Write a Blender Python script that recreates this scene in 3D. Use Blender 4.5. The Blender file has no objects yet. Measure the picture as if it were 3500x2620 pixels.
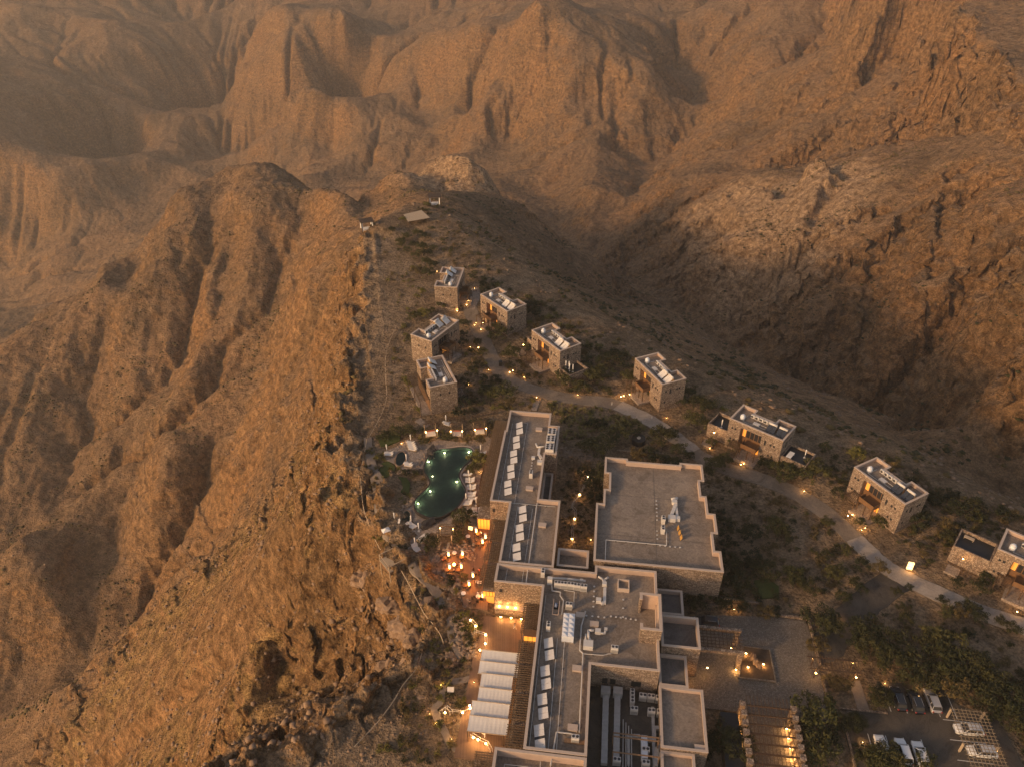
import bpy, bmesh, math, random
import numpy as np
from mathutils import Vector, Matrix, Euler

# ------------------------------------------------------------------ camera, sky, sun, exposure
scene = bpy.context.scene
scene.render.engine = 'CYCLES'
cam_data = bpy.data.cameras.new('camera')
cam_data.sensor_width = 36.0
cam_data.lens = 36.0 * 2650.0 / 3500.0
cam_data.clip_start = 1.0
cam_data.clip_end = 8000.0
cam = bpy.data.objects.new('camera', cam_data)
scene.collection.objects.link(cam)
cam.location = (0.0, 0.0, 125.0)
cam.rotation_euler = (math.radians(55.0), 0.0, 0.0)
scene.camera = cam

SUN_ELEV = math.radians(18.0)
SUN_DIR = Vector((-0.85, -0.50, 0.0)).normalized()          # horizontal direction towards the sun
world = bpy.data.worlds.new('World')
scene.world = world
world.use_nodes = True
wn = world.node_tree.nodes
wl = world.node_tree.links
sky = wn.new('ShaderNodeTexSky')
sky.sky_type = 'NISHITA'
sky.sun_disc = False
sky.sun_elevation = SUN_ELEV
sky.sun_rotation = math.atan2(SUN_DIR.x, SUN_DIR.y)
sky.altitude = 1900.0
sky.air_density = 1.0
sky.dust_density = 6.0
sky.ozone_density = 0.6
wl.new(sky.outputs[0], wn['Background'].inputs[0])
wn['Background'].inputs[1].default_value = 0.15

sun_data = bpy.data.lights.new('sun', 'SUN')
sun_data.energy = 2.05
sun_data.angle = math.radians(6.0)
sun_data.color = (1.0, 0.73, 0.45)
sun = bpy.data.objects.new('sun', sun_data)
scene.collection.objects.link(sun)
to_sun = Vector((SUN_DIR.x * math.cos(SUN_ELEV), SUN_DIR.y * math.cos(SUN_ELEV), math.sin(SUN_ELEV)))
sun.rotation_euler = to_sun.to_track_quat('Z', 'Y').to_euler()

vs = scene.view_settings
vs.view_transform = 'Standard'
vs.look = 'None'
vs.gamma = 1.0
vs.use_curve_mapping = False
vs.exposure = 0.33
vs.use_white_balance = True
vs.white_balance_temperature = 8700.0
vs.white_balance_tint = 20.0
scene.cycles.use_denoising = True
scene.cycles.use_adaptive_sampling = True
scene.cycles.adaptive_threshold = 0.015
scene.cycles.max_bounces = 4
scene.cycles.diffuse_bounces = 2
scene.cycles.glossy_bounces = 2
scene.cycles.transmission_bounces = 3
scene.cycles.volume_bounces = 0
scene.cycles.transparent_max_bounces = 6
scene.cycles.sample_clamp_indirect = 3.0

rng = random.Random(11)
COL = scene.collection.objects

# ------------------------------------------------------------------ terrain
def vnoise(x, y, seed=0):
    xi = np.floor(x).astype(np.int64); yi = np.floor(y).astype(np.int64)
    xf = x - xi; yf = y - yi
    def grad(ix, iy, dx, dy):
        h = (ix * 374761393 + iy * 668265263 + seed * 974634777) & 0x7fffffff
        h = ((h ^ (h >> 13)) * 1274126177) & 0x7fffffff
        h = h ^ (h >> 16)
        a = (h & 1023) * (2 * math.pi / 1024.0)
        return np.cos(a) * dx + np.sin(a) * dy
    u = xf * xf * xf * (xf * (xf * 6 - 15) + 10)
    v = yf * yf * yf * (yf * (yf * 6 - 15) + 10)
    n00 = grad(xi, yi, xf, yf); n10 = grad(xi + 1, yi, xf - 1, yf)
    n01 = grad(xi, yi + 1, xf, yf - 1); n11 = grad(xi + 1, yi + 1, xf - 1, yf - 1)
    return ((n00 * (1 - u) + n10 * u) * (1 - v) + (n01 * (1 - u) + n11 * u) * v) * 1.4

def fbm(x, y, scale, octs, seed, gain=0.5):
    s = np.zeros_like(x); a = 1.0; f = 1.0 / scale
    for o in range(octs):
        s += a * vnoise(x * f + 17.3 * o, y * f - 9.1 * o, seed + o); a *= gain; f *= 2.03
    return s

def ridged(x, y, scale, octs, seed, gain=0.5):
    s = np.zeros_like(x); a = 1.0; f = 1.0 / scale; w = np.ones_like(x)
    for o in range(octs):
        n = 1.0 - np.abs(vnoise(x * f + 31.7 * o, y * f + 11.9 * o, seed + o)) * 1.5
        n = np.clip(n, 0, 1) ** 2 * w
        w = np.clip(n * 1.6, 0, 1)
        s += a * n; a *= gain; f *= 2.1
    return s

def worley(x, y, cell, seed):
    """a random level per cell: blocky, jointed rock"""
    gx_, gy_ = x / cell, y / cell; ix, iy = np.floor(gx_).astype(np.int64), np.floor(gy_).astype(np.int64)
    best = np.full(x.shape, 1e9); val = np.zeros_like(x)
    for dx in (-1, 0, 1):
        for dy in (-1, 0, 1):
            cx, cy = ix + dx, iy + dy
            h = (cx * 73856093 ^ cy * 19349663 ^ seed * 83492791) & 0x7fffffff
            h = ((h ^ (h >> 13)) * 1274126177) & 0x7fffffff; h = h ^ (h >> 16)
            d = (gx_ - cx - (h & 255) / 255.0) ** 2 + (gy_ - cy - ((h >> 8) & 255) / 255.0) ** 2
            k = d < best; best = np.where(k, d, best); val = np.where(k, ((h >> 16) & 255) / 255.0 - 0.5, val)
    return val

def sstep(e0, e1, t):
    t = np.clip((t - e0) / (e1 - e0), 0, 1)
    return t * t * (3 - 2 * t)

# outline of the flat-topped spur that carries the resort
PLATEAU = [p[:2] for p in [
    (-57.13,288.05,0), (-58.24,273.28,0), (-54.60,242.73,0), (-49.26,214.00,0), (-47.61,187.43,0), (-46.23,169.32,0), (-46.32,155.32,0),
    (-41.62,146.23,0), (-34.36,136.17,0), (-31.05,125.48,0), (-26.45,115.77,0), (-21.49,106.90,0), (-16.44,98.22,0), (-13.55,92.33,0),
    (-19.27,86.80,0), (-25.45,82.52,0), (-33.42,76.71,0), (-41.52,70.87,0), (-49.96,63.58,0), (-54.79,51.46,0), (-60.33,35.08,0),
    (71.60,35.08,0), (121.96,51.46,0), (136.95,99.89,0), (116.02,126.94,0), (107.34,137.79,0), (92.87,151.60,0), (74.01,167.22,0),
    (56.03,182.67,0), (34.71,203.32,0), (14.57,229.31,0), (-8.07,271.21,0), (-23.00,301.15,0), (-34.58,314.16,0), (-46.28,310.06,0)]]
LEFT_SEGS = set(range(0, 20))

def poly_sd(x, y, poly, segs=None):
    d = np.full(x.shape, 1e18); inside = np.zeros(x.shape, bool)
    n = len(poly)
    for i in range(n):
        x0, y0 = poly[i]; x1, y1 = poly[(i + 1) % n]
        if segs is None or i in segs:
            ex, ey = x1 - x0, y1 - y0
            t = np.clip(((x - x0) * ex + (y - y0) * ey) / (ex * ex + ey * ey), 0, 1)
            d = np.minimum(d, (x - x0 - t * ex) ** 2 + (y - y0 - t * ey) ** 2)
        cond = (y0 > y) != (y1 > y)
        with np.errstate(divide='ignore', invalid='ignore'):
            xc = (x1 - x0) * (y - y0) / (y1 - y0 if y1 != y0 else 1e-9) + x0
        inside ^= cond & (x < xc)
    d = np.sqrt(d)
    return np.where(inside, d, -d)

def plateau_dist(x, y):
    dl = np.full(x.shape, 1e18); dr = np.full(x.shape, 1e18); inside = np.zeros(x.shape, bool)
    n = len(PLATEAU)
    for i in range(n):
        x0, y0 = PLATEAU[i]; x1, y1 = PLATEAU[(i + 1) % n]
        ex, ey = x1 - x0, y1 - y0
        t = np.clip(((x - x0) * ex + (y - y0) * ey) / (ex * ex + ey * ey), 0, 1)
        d = (x - x0 - t * ex) ** 2 + (y - y0 - t * ey) ** 2
        if i < 20: dl = np.minimum(dl, d)
        else: dr = np.minimum(dr, d)
        cond = (y0 > y) != (y1 > y)
        xc = (x1 - x0) * (y - y0) / (y1 - y0 if y1 != y0 else 1e-9) + x0
        inside ^= cond & (x < xc)
    dl = np.sqrt(dl); dr = np.sqrt(dr); d = np.minimum(dl, dr)
    return np.where(inside, d, -d), dl, dr

CTRL = [
    # plateau
    *[(p[0], p[1], 0.0) for p in PLATEAU[:20]], *[(p[0], p[1], -2.0) for p in PLATEAU[20:]],
    (-13.00,163.13,0), (9.93,128.43,0), (44.71,144.49,0), (68.56,114.45,0), (16.05,81.60,0), (73.95,81.60,0), (-32.58,235.88,0), (-8.77,81.60,0),
    # ridge crest behind the spur, running out to the left
    (-15.27,536.40,-78), (-26.84,581.41,-76), (-41.88,597.35,-76), (-61.89,576.84,-78), (-79.92,545.83,-76), (-108.52,558.61,-80), (-142.94,573.47,-84),
    (-189.39,616.12,-88), (-238.14,636.37,-95), (-265.84,617.77,-108), (-282.95,583.67,-120), (-313.24,545.54,-140), (-333.95,501.40,-158), (-367.78,466.31,-180), (-400.35,424.14,-200),
    # saddle between lookout and ridge
    (-75.73,439.85,-48), (-56.27,439.48,-45), (-37.96,416.06,-40), (-99.39,456.37,-62), (-69.71,561.34,-86), (-43.70,559.98,-88), (-20.87,551.92,-86),
    # face of that ridge down to the left canyon
    (-189.93,546.67,-110), (-141.67,491.91,-100), (-211.17,514.66,-125), (-231.94,486.14,-140), (-147.18,428.74,-112), (-102.18,372.40,-78), (-180.81,420.97,-145), (-229.78,421.86,-160),
    (-111.36,341.77,-100), (-277.73,416.69,-175), (-132.27,322.34,-122), (-87.58,263.54,-72), (-185.87,335.21,-165), (-234.98,337.70,-185), (-298.06,369.89,-195), (-259.19,285.43,-205), (-119.69,256.54,-105),
    (-87.09,218.16,-66),
    # floor of the left canyon
    (-146.48,285.86,-150), (-193.20,289.88,-188), (-210.28,266.29,-212), (-239.40,253.44,-222), (-264.13,239.69,-230), (-301.72,236.97,-238), (-313.89,294.08,-215), (-236.56,202.39,-222), (-212.33,176.96,-215), (-240.26,162.25,-225),
    # edge of the ochre slope below the cliffs
    (-56.91,175.35,-24), (-81.84,194.41,-56), (-106.99,197.59,-84), (-132.19,194.36,-108), (-157.96,182.51,-132), (-168.24,168.18,-146), (-165.30,151.61,-152), (-160.33,129.80,-155),
    # just outside that edge
    (-138.64,243.56,-135), (-169.66,241.08,-165), (-196.99,217.17,-186), (-204.39,193.43,-192), (-197.96,170.41,-195),
    # ochre slope
    (-73.88,158.32,-44), (-95.92,161.02,-72), (-100.93,145.95,-84), (-120.84,146.17,-104), (-126.89,134.33,-116), (-85.30,117.23,-76), (-65.73,106.78,-50), (-60.29,158.80,-26),
    # hollow in the cliffs, its rib and rim
    (-52.61,132.09,-16), (-41.79,125.44,-12), (-63.46,124.85,-33), (-65.20,117.23,-41), (-61.67,107.80,-42), (-60.13,139.86,-52), (-59.94,132.06,-62), (-43.48,117.59,-36), (-45.12,107.61,-38), (-35.88,119.31,-26), (-60.61,118.16,-56), (-25.26,102.98,-16), (-37.09,126.03,-8), (-31.89,117.16,-12),
    # foot of the upper cliffs on the left
    (-82.57,343.70,-52), (-77.40,304.01,-55), (-72.97,259.04,-50), (-70.06,228.76,-46), (-78.82,339.67,-40), (-72.09,298.49,-40), (-66.61,254.35,-36), (-63.04,220.84,-34),
    # far slope of the crest (hidden) and main canyon floor
    (-84.53,1241.33,-230), (-160.13,1124.66,-250), (-301.99,1237.17,-280), (-446.32,1373.69,-300), (-552.34,1334.59,-320), (-601.17,1206.37,-330), (-634.34,1027.54,-345), (-665.01,889.73,-360), (-720.92,782.00,-370),
    (-298.10,1442.91,-330), (-598.60,1601.47,-380), (-732.49,1388.94,-390), (-783.50,1080.78,-400), (-873.69,949.73,-400),
    # right valley floor, running away from the camera
    (219.68,216.16,-62), (198.42,233.05,-66), (180.34,259.70,-74), (166.23,306.27,-90), (146.34,343.37,-104), (124.16,389.00,-118), (114.42,460.65,-135), (97.70,537.83,-148), (74.29,625.27,-161), (58.54,717.08,-176), (32.25,887.31,-204), (-10.49,1084.73,-240),
    # right flank of the spur
    (14.33,511.77,-95), (-14.13,491.71,-70), (36.29,378.65,-70), (48.04,317.37,-48), (62.20,312.82,-46), (82.50,322.89,-58), (104.45,301.35,-62), (60.49,261.78,-30), (128.43,276.80,-62), (132.85,243.96,-48), (143.86,228.76,-46), (156.40,217.61,-48), (158.47,181.61,-34), (5.15,327.32,-34), (92.24,235.35,-34),
    # sunlit bluff on the right
    (146.05,427.30,-128), (161.65,407.03,-116), (166.37,397.84,-98),
    (162.31,587.09,-104), (154.83,485.35,-97), (142.70,462.15,-113), (161.19,438.44,-114), (175.90,433.77,-92), (136.63,529.07,-132), (150.54,389.64,-112), (131.82,449.45,-120), (167.42,390.75,-88), (194.97,435.06,-74), (183.55,394.39,-84), (203.96,470.32,-74),
    # back of the bluff: hollow then scree slope
    (242.91,685.88,-110), (218.98,734.78,-120), (240.22,726.21,-104), (276.94,688.15,-92),
    # right mountain
    (205.94,435.01,-62), (187.89,352.88,-62), (185.11,356.76,-92), (182.77,288.44,-60), (203.33,302.69,-40), (207.44,286.15,-14), (194.33,247.91,-34), (227.63,384.48,-30), (270.15,399.26,-18), (267.24,524.84,-50), (307.20,710.46,-66),
    (345.62,685.57,-44), (168.79,203.89,20), (350.57,760.81,-46), (298.06,523.25,-40), (404.14,792.72,-20), (433.70,710.72,-5), (465.70,1148.83,-62), (330.88,472.06,-10), (225.59,215.33,-40), (190.02,173.53,-40),
    (295.88,795.80,-80), (351.10,1050.93,-100), (264.65,828.72,-112), (197.47,830.75,-152), (131.11,713.61,-158), (159.18,641.85,-138),
    # lit crest running down to the bluff
    (302.90,892.04,-90), (255.76,874.28,-120), (210.75,778.96,-130), (178.35,665.83,-124),
    # side canyon with pale stream bed
    (95.68,727.77,-166), (143.54,843.96,-172), (168.12,957.71,-177), (229.38,1017.54,-166), (264.65,1110.94,-155), (245.69,1215.40,-132), (245.73,1276.49,-102), (317.56,1109.12,-95), (389.17,1210.00,-60),
    # far wall: three spurs with gullies between them
    (102.07,1072.18,-150), (81.94,1125.74,-122), (48.44,1186.35,-92), (15.89,1223.08,-62), (56.78,950.71,-192), (129.13,972.07,-170), (175.10,1075.00,-140), (154.70,1190.63,-105), (2.66,1152.94,-172), (-40.89,1310.77,-135),
    (-91.04,1081.39,-216), (-126.72,1206.69,-196), (-161.30,1359.20,-166), (-194.42,1578.87,-132),
    (-265.93,1237.94,-258), (-280.04,1264.69,-215), (-347.80,1321.93,-190), (-395.32,1443.08,-165), (-443.77,1591.39,-138), (-298.37,1444.77,-192), (-231.11,1308.22,-212), (-191.76,1219.74,-238), (-298.72,1579.62,-140), (-70.48,1140.19,-188),
    (-501.97,1374.08,-292), (-561.94,1535.48,-262), (-637.77,1674.74,-238), (-736.03,1907.46,-195), (-442.62,1394.88,-250), (-504.05,1583.39,-214), (-379.31,1320.54,-268),
    (-736.78,1635.81,-208), (-777.74,1409.15,-238), (-646.81,1243.81,-305), (-704.17,1132.13,-302), (-802.10,1214.58,-258), (-926.01,1498.26,-180), (-918.80,1758.44,-170), (-662.57,1409.75,-262), (-581.50,1341.43,-298), (-848.33,1896.75,-165), (-652.43,996.87,-345), (-1271.92,1798.65,-150), (-952.09,1220.92,-260), (-921.06,1059.66,-345), (330.21,1373.51,-85), (363.73,1109.81,-78),
    (0.0, 2700.0, 150.0), (-1300.0, 2600.0, 200.0), (1200.0, 1900.0, 250.0), (900.0, 900.0, 140.0), (600.0, 2500.0, 160.0), (700.0, 450.0, 90.0), (-1500.0, 1500.0, -150.0), (-900.0, 500.0, -260.0), (-600.0, 100.0, -240.0), (400.0, 60.0, -40.0), (-1500.0, 2200.0, 100.0), (-700.0, 2600.0, 150.0)]

def drop_behind(line, steps):
    """points on the far side of a crest, so that it breaks away sharply"""
    out = []
    for i, p in enumerate(line):
        a = line[max(i - 1, 0)]; b = line[min(i + 1, len(line) - 1)]
        d = Vector((b[0] - a[0], b[1] - a[1])).normalized(); n = Vector((d.y, -d.x))
        if n.dot(Vector((p[0], p[1]))) < 0: n = -n
        for off, dz in steps: out.append((p[0] + n.x * off, p[1] + n.y * off, p[2] - dz))
    return out
CTRL += drop_behind([ (-78.25,538.54,-74), (-108.52,558.61,-80), (-142.94,573.47,-84), (-189.39,616.12,-88), (-238.14,636.37,-95), (-265.84,617.77,-108), (-282.95,583.67,-120), (-313.24,545.54,-140), (-333.95,501.40,-158), (-367.78,466.31,-180)], ((32, 22), (85, 85)))

def rbf_fit(pts, c2):
    p = np.array(pts); n = len(p)
    d = np.sqrt((p[:, None, 0] - p[None, :, 0]) ** 2 + (p[:, None, 1] - p[None, :, 1]) ** 2 + c2)
    A = np.zeros((n + 1, n + 1)); A[:n, :n] = d - 0.6 * np.eye(n); A[:n, n] = 1; A[n, :n] = 1
    b = np.zeros(n + 1); b[:n] = p[:, 2]
    return p, np.linalg.solve(A, b)

GX0, GX1, GY0, GY1, GS = -1500.0, 1300.0, 20.0, 2700.0, 5.0
gx = np.arange(GX0, GX1 + 1, GS); gy = np.arange(GY0, GY1 + 1, GS)
XX, YY = np.meshgrid(gx, gy)
def build_base():
    p, w = rbf_fit(CTRL, 16.0)
    n = len(p)
    fx, fy = XX.ravel(), YY.ravel()
    # gentle domain warp gives crests and valleys an uneven course
    far = sstep(250, 700, np.hypot(fx, fy))
    wx = fx + far * 26 * fbm(fx, fy, 190, 3, 71); wy = fy + far * 26 * fbm(fx, fy, 190, 3, 81)
    z = np.zeros_like(fx)
    for i0 in range(0, len(fx), 40000):
        sl = slice(i0, i0 + 40000)
        d = np.sqrt((wx[sl, None] - p[None, :, 0]) ** 2 + (wy[sl, None] - p[None, :, 1]) ** 2 + 16.0)
        z[sl] = d @ w[:n] + w[n]
    return z.reshape(XX.shape)
BASE = build_base()

def erode(z, iters, K, keep):
    ny, nx = z.shape; N = ny * nx
    idx = np.arange(N).reshape(ny, nx)
    offs = [(-1, -1), (-1, 0), (-1, 1), (0, -1), (0, 1), (1, -1), (1, 0), (1, 1)]
    for it in range(iters):
        zp = np.pad(z, 1, mode='edge')
        best = np.zeros_like(z); rec = idx.copy()
        for dy, dx in offs:
            L = GS * (1.41421 if dx and dy else 1.0)
            s = (z - zp[1 + dy:ny + 1 + dy, 1 + dx:nx + 1 + dx]) / L
            ip = np.pad(idx, 1, mode='edge')[1 + dy:ny + 1 + dy, 1 + dx:nx + 1 + dx]
            m = s > best
            best = np.where(m, s, best); rec = np.where(m, ip, rec)
        order = np.argsort(-z.ravel(), kind='stable').tolist()
        r = rec.ravel().tolist(); acc = [1.0] * N
        for i in order:
            j = r[i]
            if j != i: acc[j] += acc[i]
        A = np.array(acc).reshape(ny, nx)
        cut = K * np.sqrt(np.minimum(A, 2500.0)) * np.minimum(best, 1.2)
        cut = np.minimum(cut, 7.0) * keep
        z = z - cut
        zp = np.pad(z, 1, mode='edge')
        lap = (zp[:-2, 1:-1] + zp[2:, 1:-1] + zp[1:-1, :-2] + zp[1:-1, 2:]) / 4 - z
        z = z + 0.13 * lap * keep
    return z

sd_grid = plateau_dist(XX, YY)[0]
keep = sstep(6, 45, -sd_grid)
dist_g = np.hypot(XX, YY)
rough_amp = (5 + 22 * sstep(350, 1200, dist_g)) * keep
z0 = BASE + rough_amp * (ridged(XX, YY, 430, 2, 5, 0.35) - 0.7) + rough_amp * 0.35 * fbm(XX, YY, 120, 3, 9)
lface = sstep(-400, -330, XX) * sstep(-40, -100, XX) * sstep(230, 300, YY) * sstep(620, 540, YY) * keep
z0 = z0 + lface * 13.0 * (ridged(XX + 0.25 * YY + 14 * fbm(XX, YY, 70, 2, 15), YY * 0.22, 62, 2, 13, 0.45) - 0.75)
RAVINES = [  # course, depth, half width
    ([(245.73,1276.49,-102), (245.69,1215.40,-132), (264.65,1110.94,-155), (229.38,1017.54,-166), (168.12,957.71,-177), (143.54,843.96,-172), (95.68,727.77,-166), (67.55,642.56,-160), (58.54,717.08,-176), (32.25,887.31,-204)], 24, 62),
    ([(198.42,233.05,-66), (180.34,259.70,-74), (166.23,306.27,-90), (146.34,343.37,-104), (124.16,389.00,-118), (114.42,460.65,-135), (97.70,537.83,-148), (67.55,642.56,-160)], 15, 42),
    ([(232.85,423.01,-40), (200.35,384.96,-62), (176.11,369.67,-88), (147.64,347.85,-104)], 15, 36),
    ([(227.56,323.35,-14), (213.97,330.11,-45), (180.25,297.80,-66), (169.57,290.29,-84)], 15, 36),
    ([(321.73,734.25,-56), (275.94,716.31,-84), (236.78,723.97,-112), (213.31,726.74,-124)], 13, 36),
    ([(-163.12,558.12,-100), (-161.82,487.89,-112), (-156.31,413.79,-120), (-168.42,352.36,-145), (-193.20,289.88,-188)], 14, 34),
    ([(-249.03,628.37,-112), (-228.00,546.56,-125), (-233.69,489.81,-142), (-234.78,387.59,-172), (-238.27,312.23,-197)], 15, 36),
    ([(-299.09,566.12,-150), (-294.03,494.63,-160), (-292.89,420.85,-178), (-287.26,333.92,-200)], 13, 34),
    ([(-146.48,285.86,-150), (-193.20,289.88,-188), (-210.28,266.29,-212), (-239.40,253.44,-222), (-264.13,239.69,-230)], 16, 40),
    ([(-161.30,1359.20,-166), (-126.72,1206.69,-196), (-91.04,1081.39,-216)], 24, 60), ([(-637.77,1674.74,-238), (-561.94,1535.48,-262), (-501.97,1374.08,-292)], 26, 70)]
def carve(z):
    wx = XX + 9 * fbm(XX, YY, 48, 3, 301); wy = YY + 9 * fbm(XX, YY, 48, 3, 305)
    for pts, dep, hw in RAVINES:
        d = np.full(XX.shape, 1e9)
        for (x0, y0, _), (x1, y1, _) in zip(pts[:-1], pts[1:]):
            ex, ey = x1 - x0, y1 - y0; t = np.clip(((wx - x0) * ex + (wy - y0) * ey) / (ex * ex + ey * ey), 0, 1)
            d = np.minimum(d, np.hypot(wx - x0 - t * ex, wy - y0 - t * ey))
        z = z - dep * np.clip(1 - d / hw, 0, 1) ** 1.2 * keep
    return z
z0 = carve(z0)
ERODED = erode(z0, 12, 0.22, keep * (0.45 + 0.55 * sstep(350, 800, dist_g)))

def grid_sample(G, x, y):
    fx = np.clip((x - GX0) / GS, 0, G.shape[1] - 1.001); fy = np.clip((y - GY0) / GS, 0, G.shape[0] - 1.001)
    ix = fx.astype(np.int64); iy = fy.astype(np.int64); tx = fx - ix; ty = fy - iy
    return (G[iy, ix] * (1 - tx) + G[iy, ix + 1] * tx) * (1 - ty) + (G[iy + 1, ix] * (1 - tx) + G[iy + 1, ix + 1] * tx) * ty

def mesa(poly3, slack):
    p = np.array(poly3); A = np.stack([p[:, 0], p[:, 1], np.ones(len(p))], 1)
    return [tuple(q_[:2]) for q_ in poly3], np.linalg.lstsq(A, p[:, 2], rcond=None)[0], slack
BLUFF = mesa([(164.63,589.95,-96), (176.81,562.49,-80), (189.54,518.67,-66), (211.93,525.26,-54), (212.26,492.86,-54), (186.09,457.33,-63), (175.10,446.72,-92), (159.70,463.19,-100), (152.83,507.28,-100)], 5.0)
CRAG_E = ([(339.92,798.15,-48)[:2], (377.75,820.36,-42)[:2], (385.16,776.67,-38)[:2], (353.78,684.59,-40)[:2], (326.71,602.09,-42)[:2], (310.06,526.85,-38)[:2], (295.60,440.71,-26)[:2], (339.70,427.03,-20)[:2], (760.0, 900.0), (640.0, 1250.0), (512.45,1400.83,-62)[:2], (396.89,1000.47,-58)[:2]], np.array([0.10, 0.0, -28.0]), 13.0)
KNOLL = ([(-64.60,549.37,-78)[:2], (-49.11,545.61,-78)[:2], (-32.29,545.61,-78)[:2], (-20.52,545.61,-78)[:2], (-18.0, 582.0), (-50.0, 588.0), (-80.0, 572.0)], np.array([0.20, 0.0, -50.0]), 13.0)

def plateau_top(x, y):
    # near-flat top with low swells
    return 0.10 * fbm(x, y, 30, 2, 41)

def height(x, y):
    x = np.atleast_1d(np.asarray(x, float)); y = np.atleast_1d(np.asarray(y, float))
    z = grid_sample(ERODED, x, y)
    for poly, pl_, slack in (BLUFF, CRAG_E):
        px, py = np.array(poly)[:, 0], np.array(poly)[:, 1]
        k = (x > px.min() - 60) & (x < px.max() + 60) & (y > py.min() - 60) & (y < py.max() + 60)
        if not k.any(): continue
        xk, yk = x[k], y[k]
        sdm = poly_sd(xk, yk, poly) + slack * 0.8 * (ridged(xk, yk, 55, 3, 33) - 0.6) + 2.0 * fbm(xk, yk, 9, 2, 35)
        mk = sstep(-slack, slack, sdm - slack * 0.3)
        top = np.maximum(pl_[0] * xk + pl_[1] * yk + pl_[2] + 3.0 * fbm(xk, yk, 45, 3, 37), z[k])
        z[k] = z[k] * (1 - mk) + top * mk
    z = z + 20.0 * np.exp(-((x + 44) / 36.0) ** 2 - ((y - 566) / 20.0) ** 2) * (1 + 0.12 * fbm(x, y, 22, 2, 39))
    m = np.zeros_like(x); sd = np.full_like(x, -999.0); left = np.zeros_like(x)
    k = (y < 430) & (x > -220) & (x < 330)
    xk, yk = x[k], y[k]
    sdk, sdl, sdr = plateau_dist(xk, yk)
    lf = sstep(0.6, 1.4, sdr / (sdl + 4.0))
    warp = lf * (6.0 * (ridged(xk, yk, 21, 3, 21) - 0.6) + 1.2 * fbm(xk, yk, 5, 2, 23)) + (1 - lf) * 5 * fbm(xk, yk, 40, 3, 25)
    wid = 3.8 * lf + 30.0 * (1 - lf)
    mk = sstep(-1.0, 1.0, (sdk + warp) / wid - 0.15)
    z[k] = z[k] * (1 - mk) + plateau_top(xk, yk) * mk
    m[k] = mk; sd[k] = sdk; left[k] = lf
    return z, m, sd, left

def ground(x, y):
    z, m, sd, left = height([x], [y])
    return float(z[0])

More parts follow.
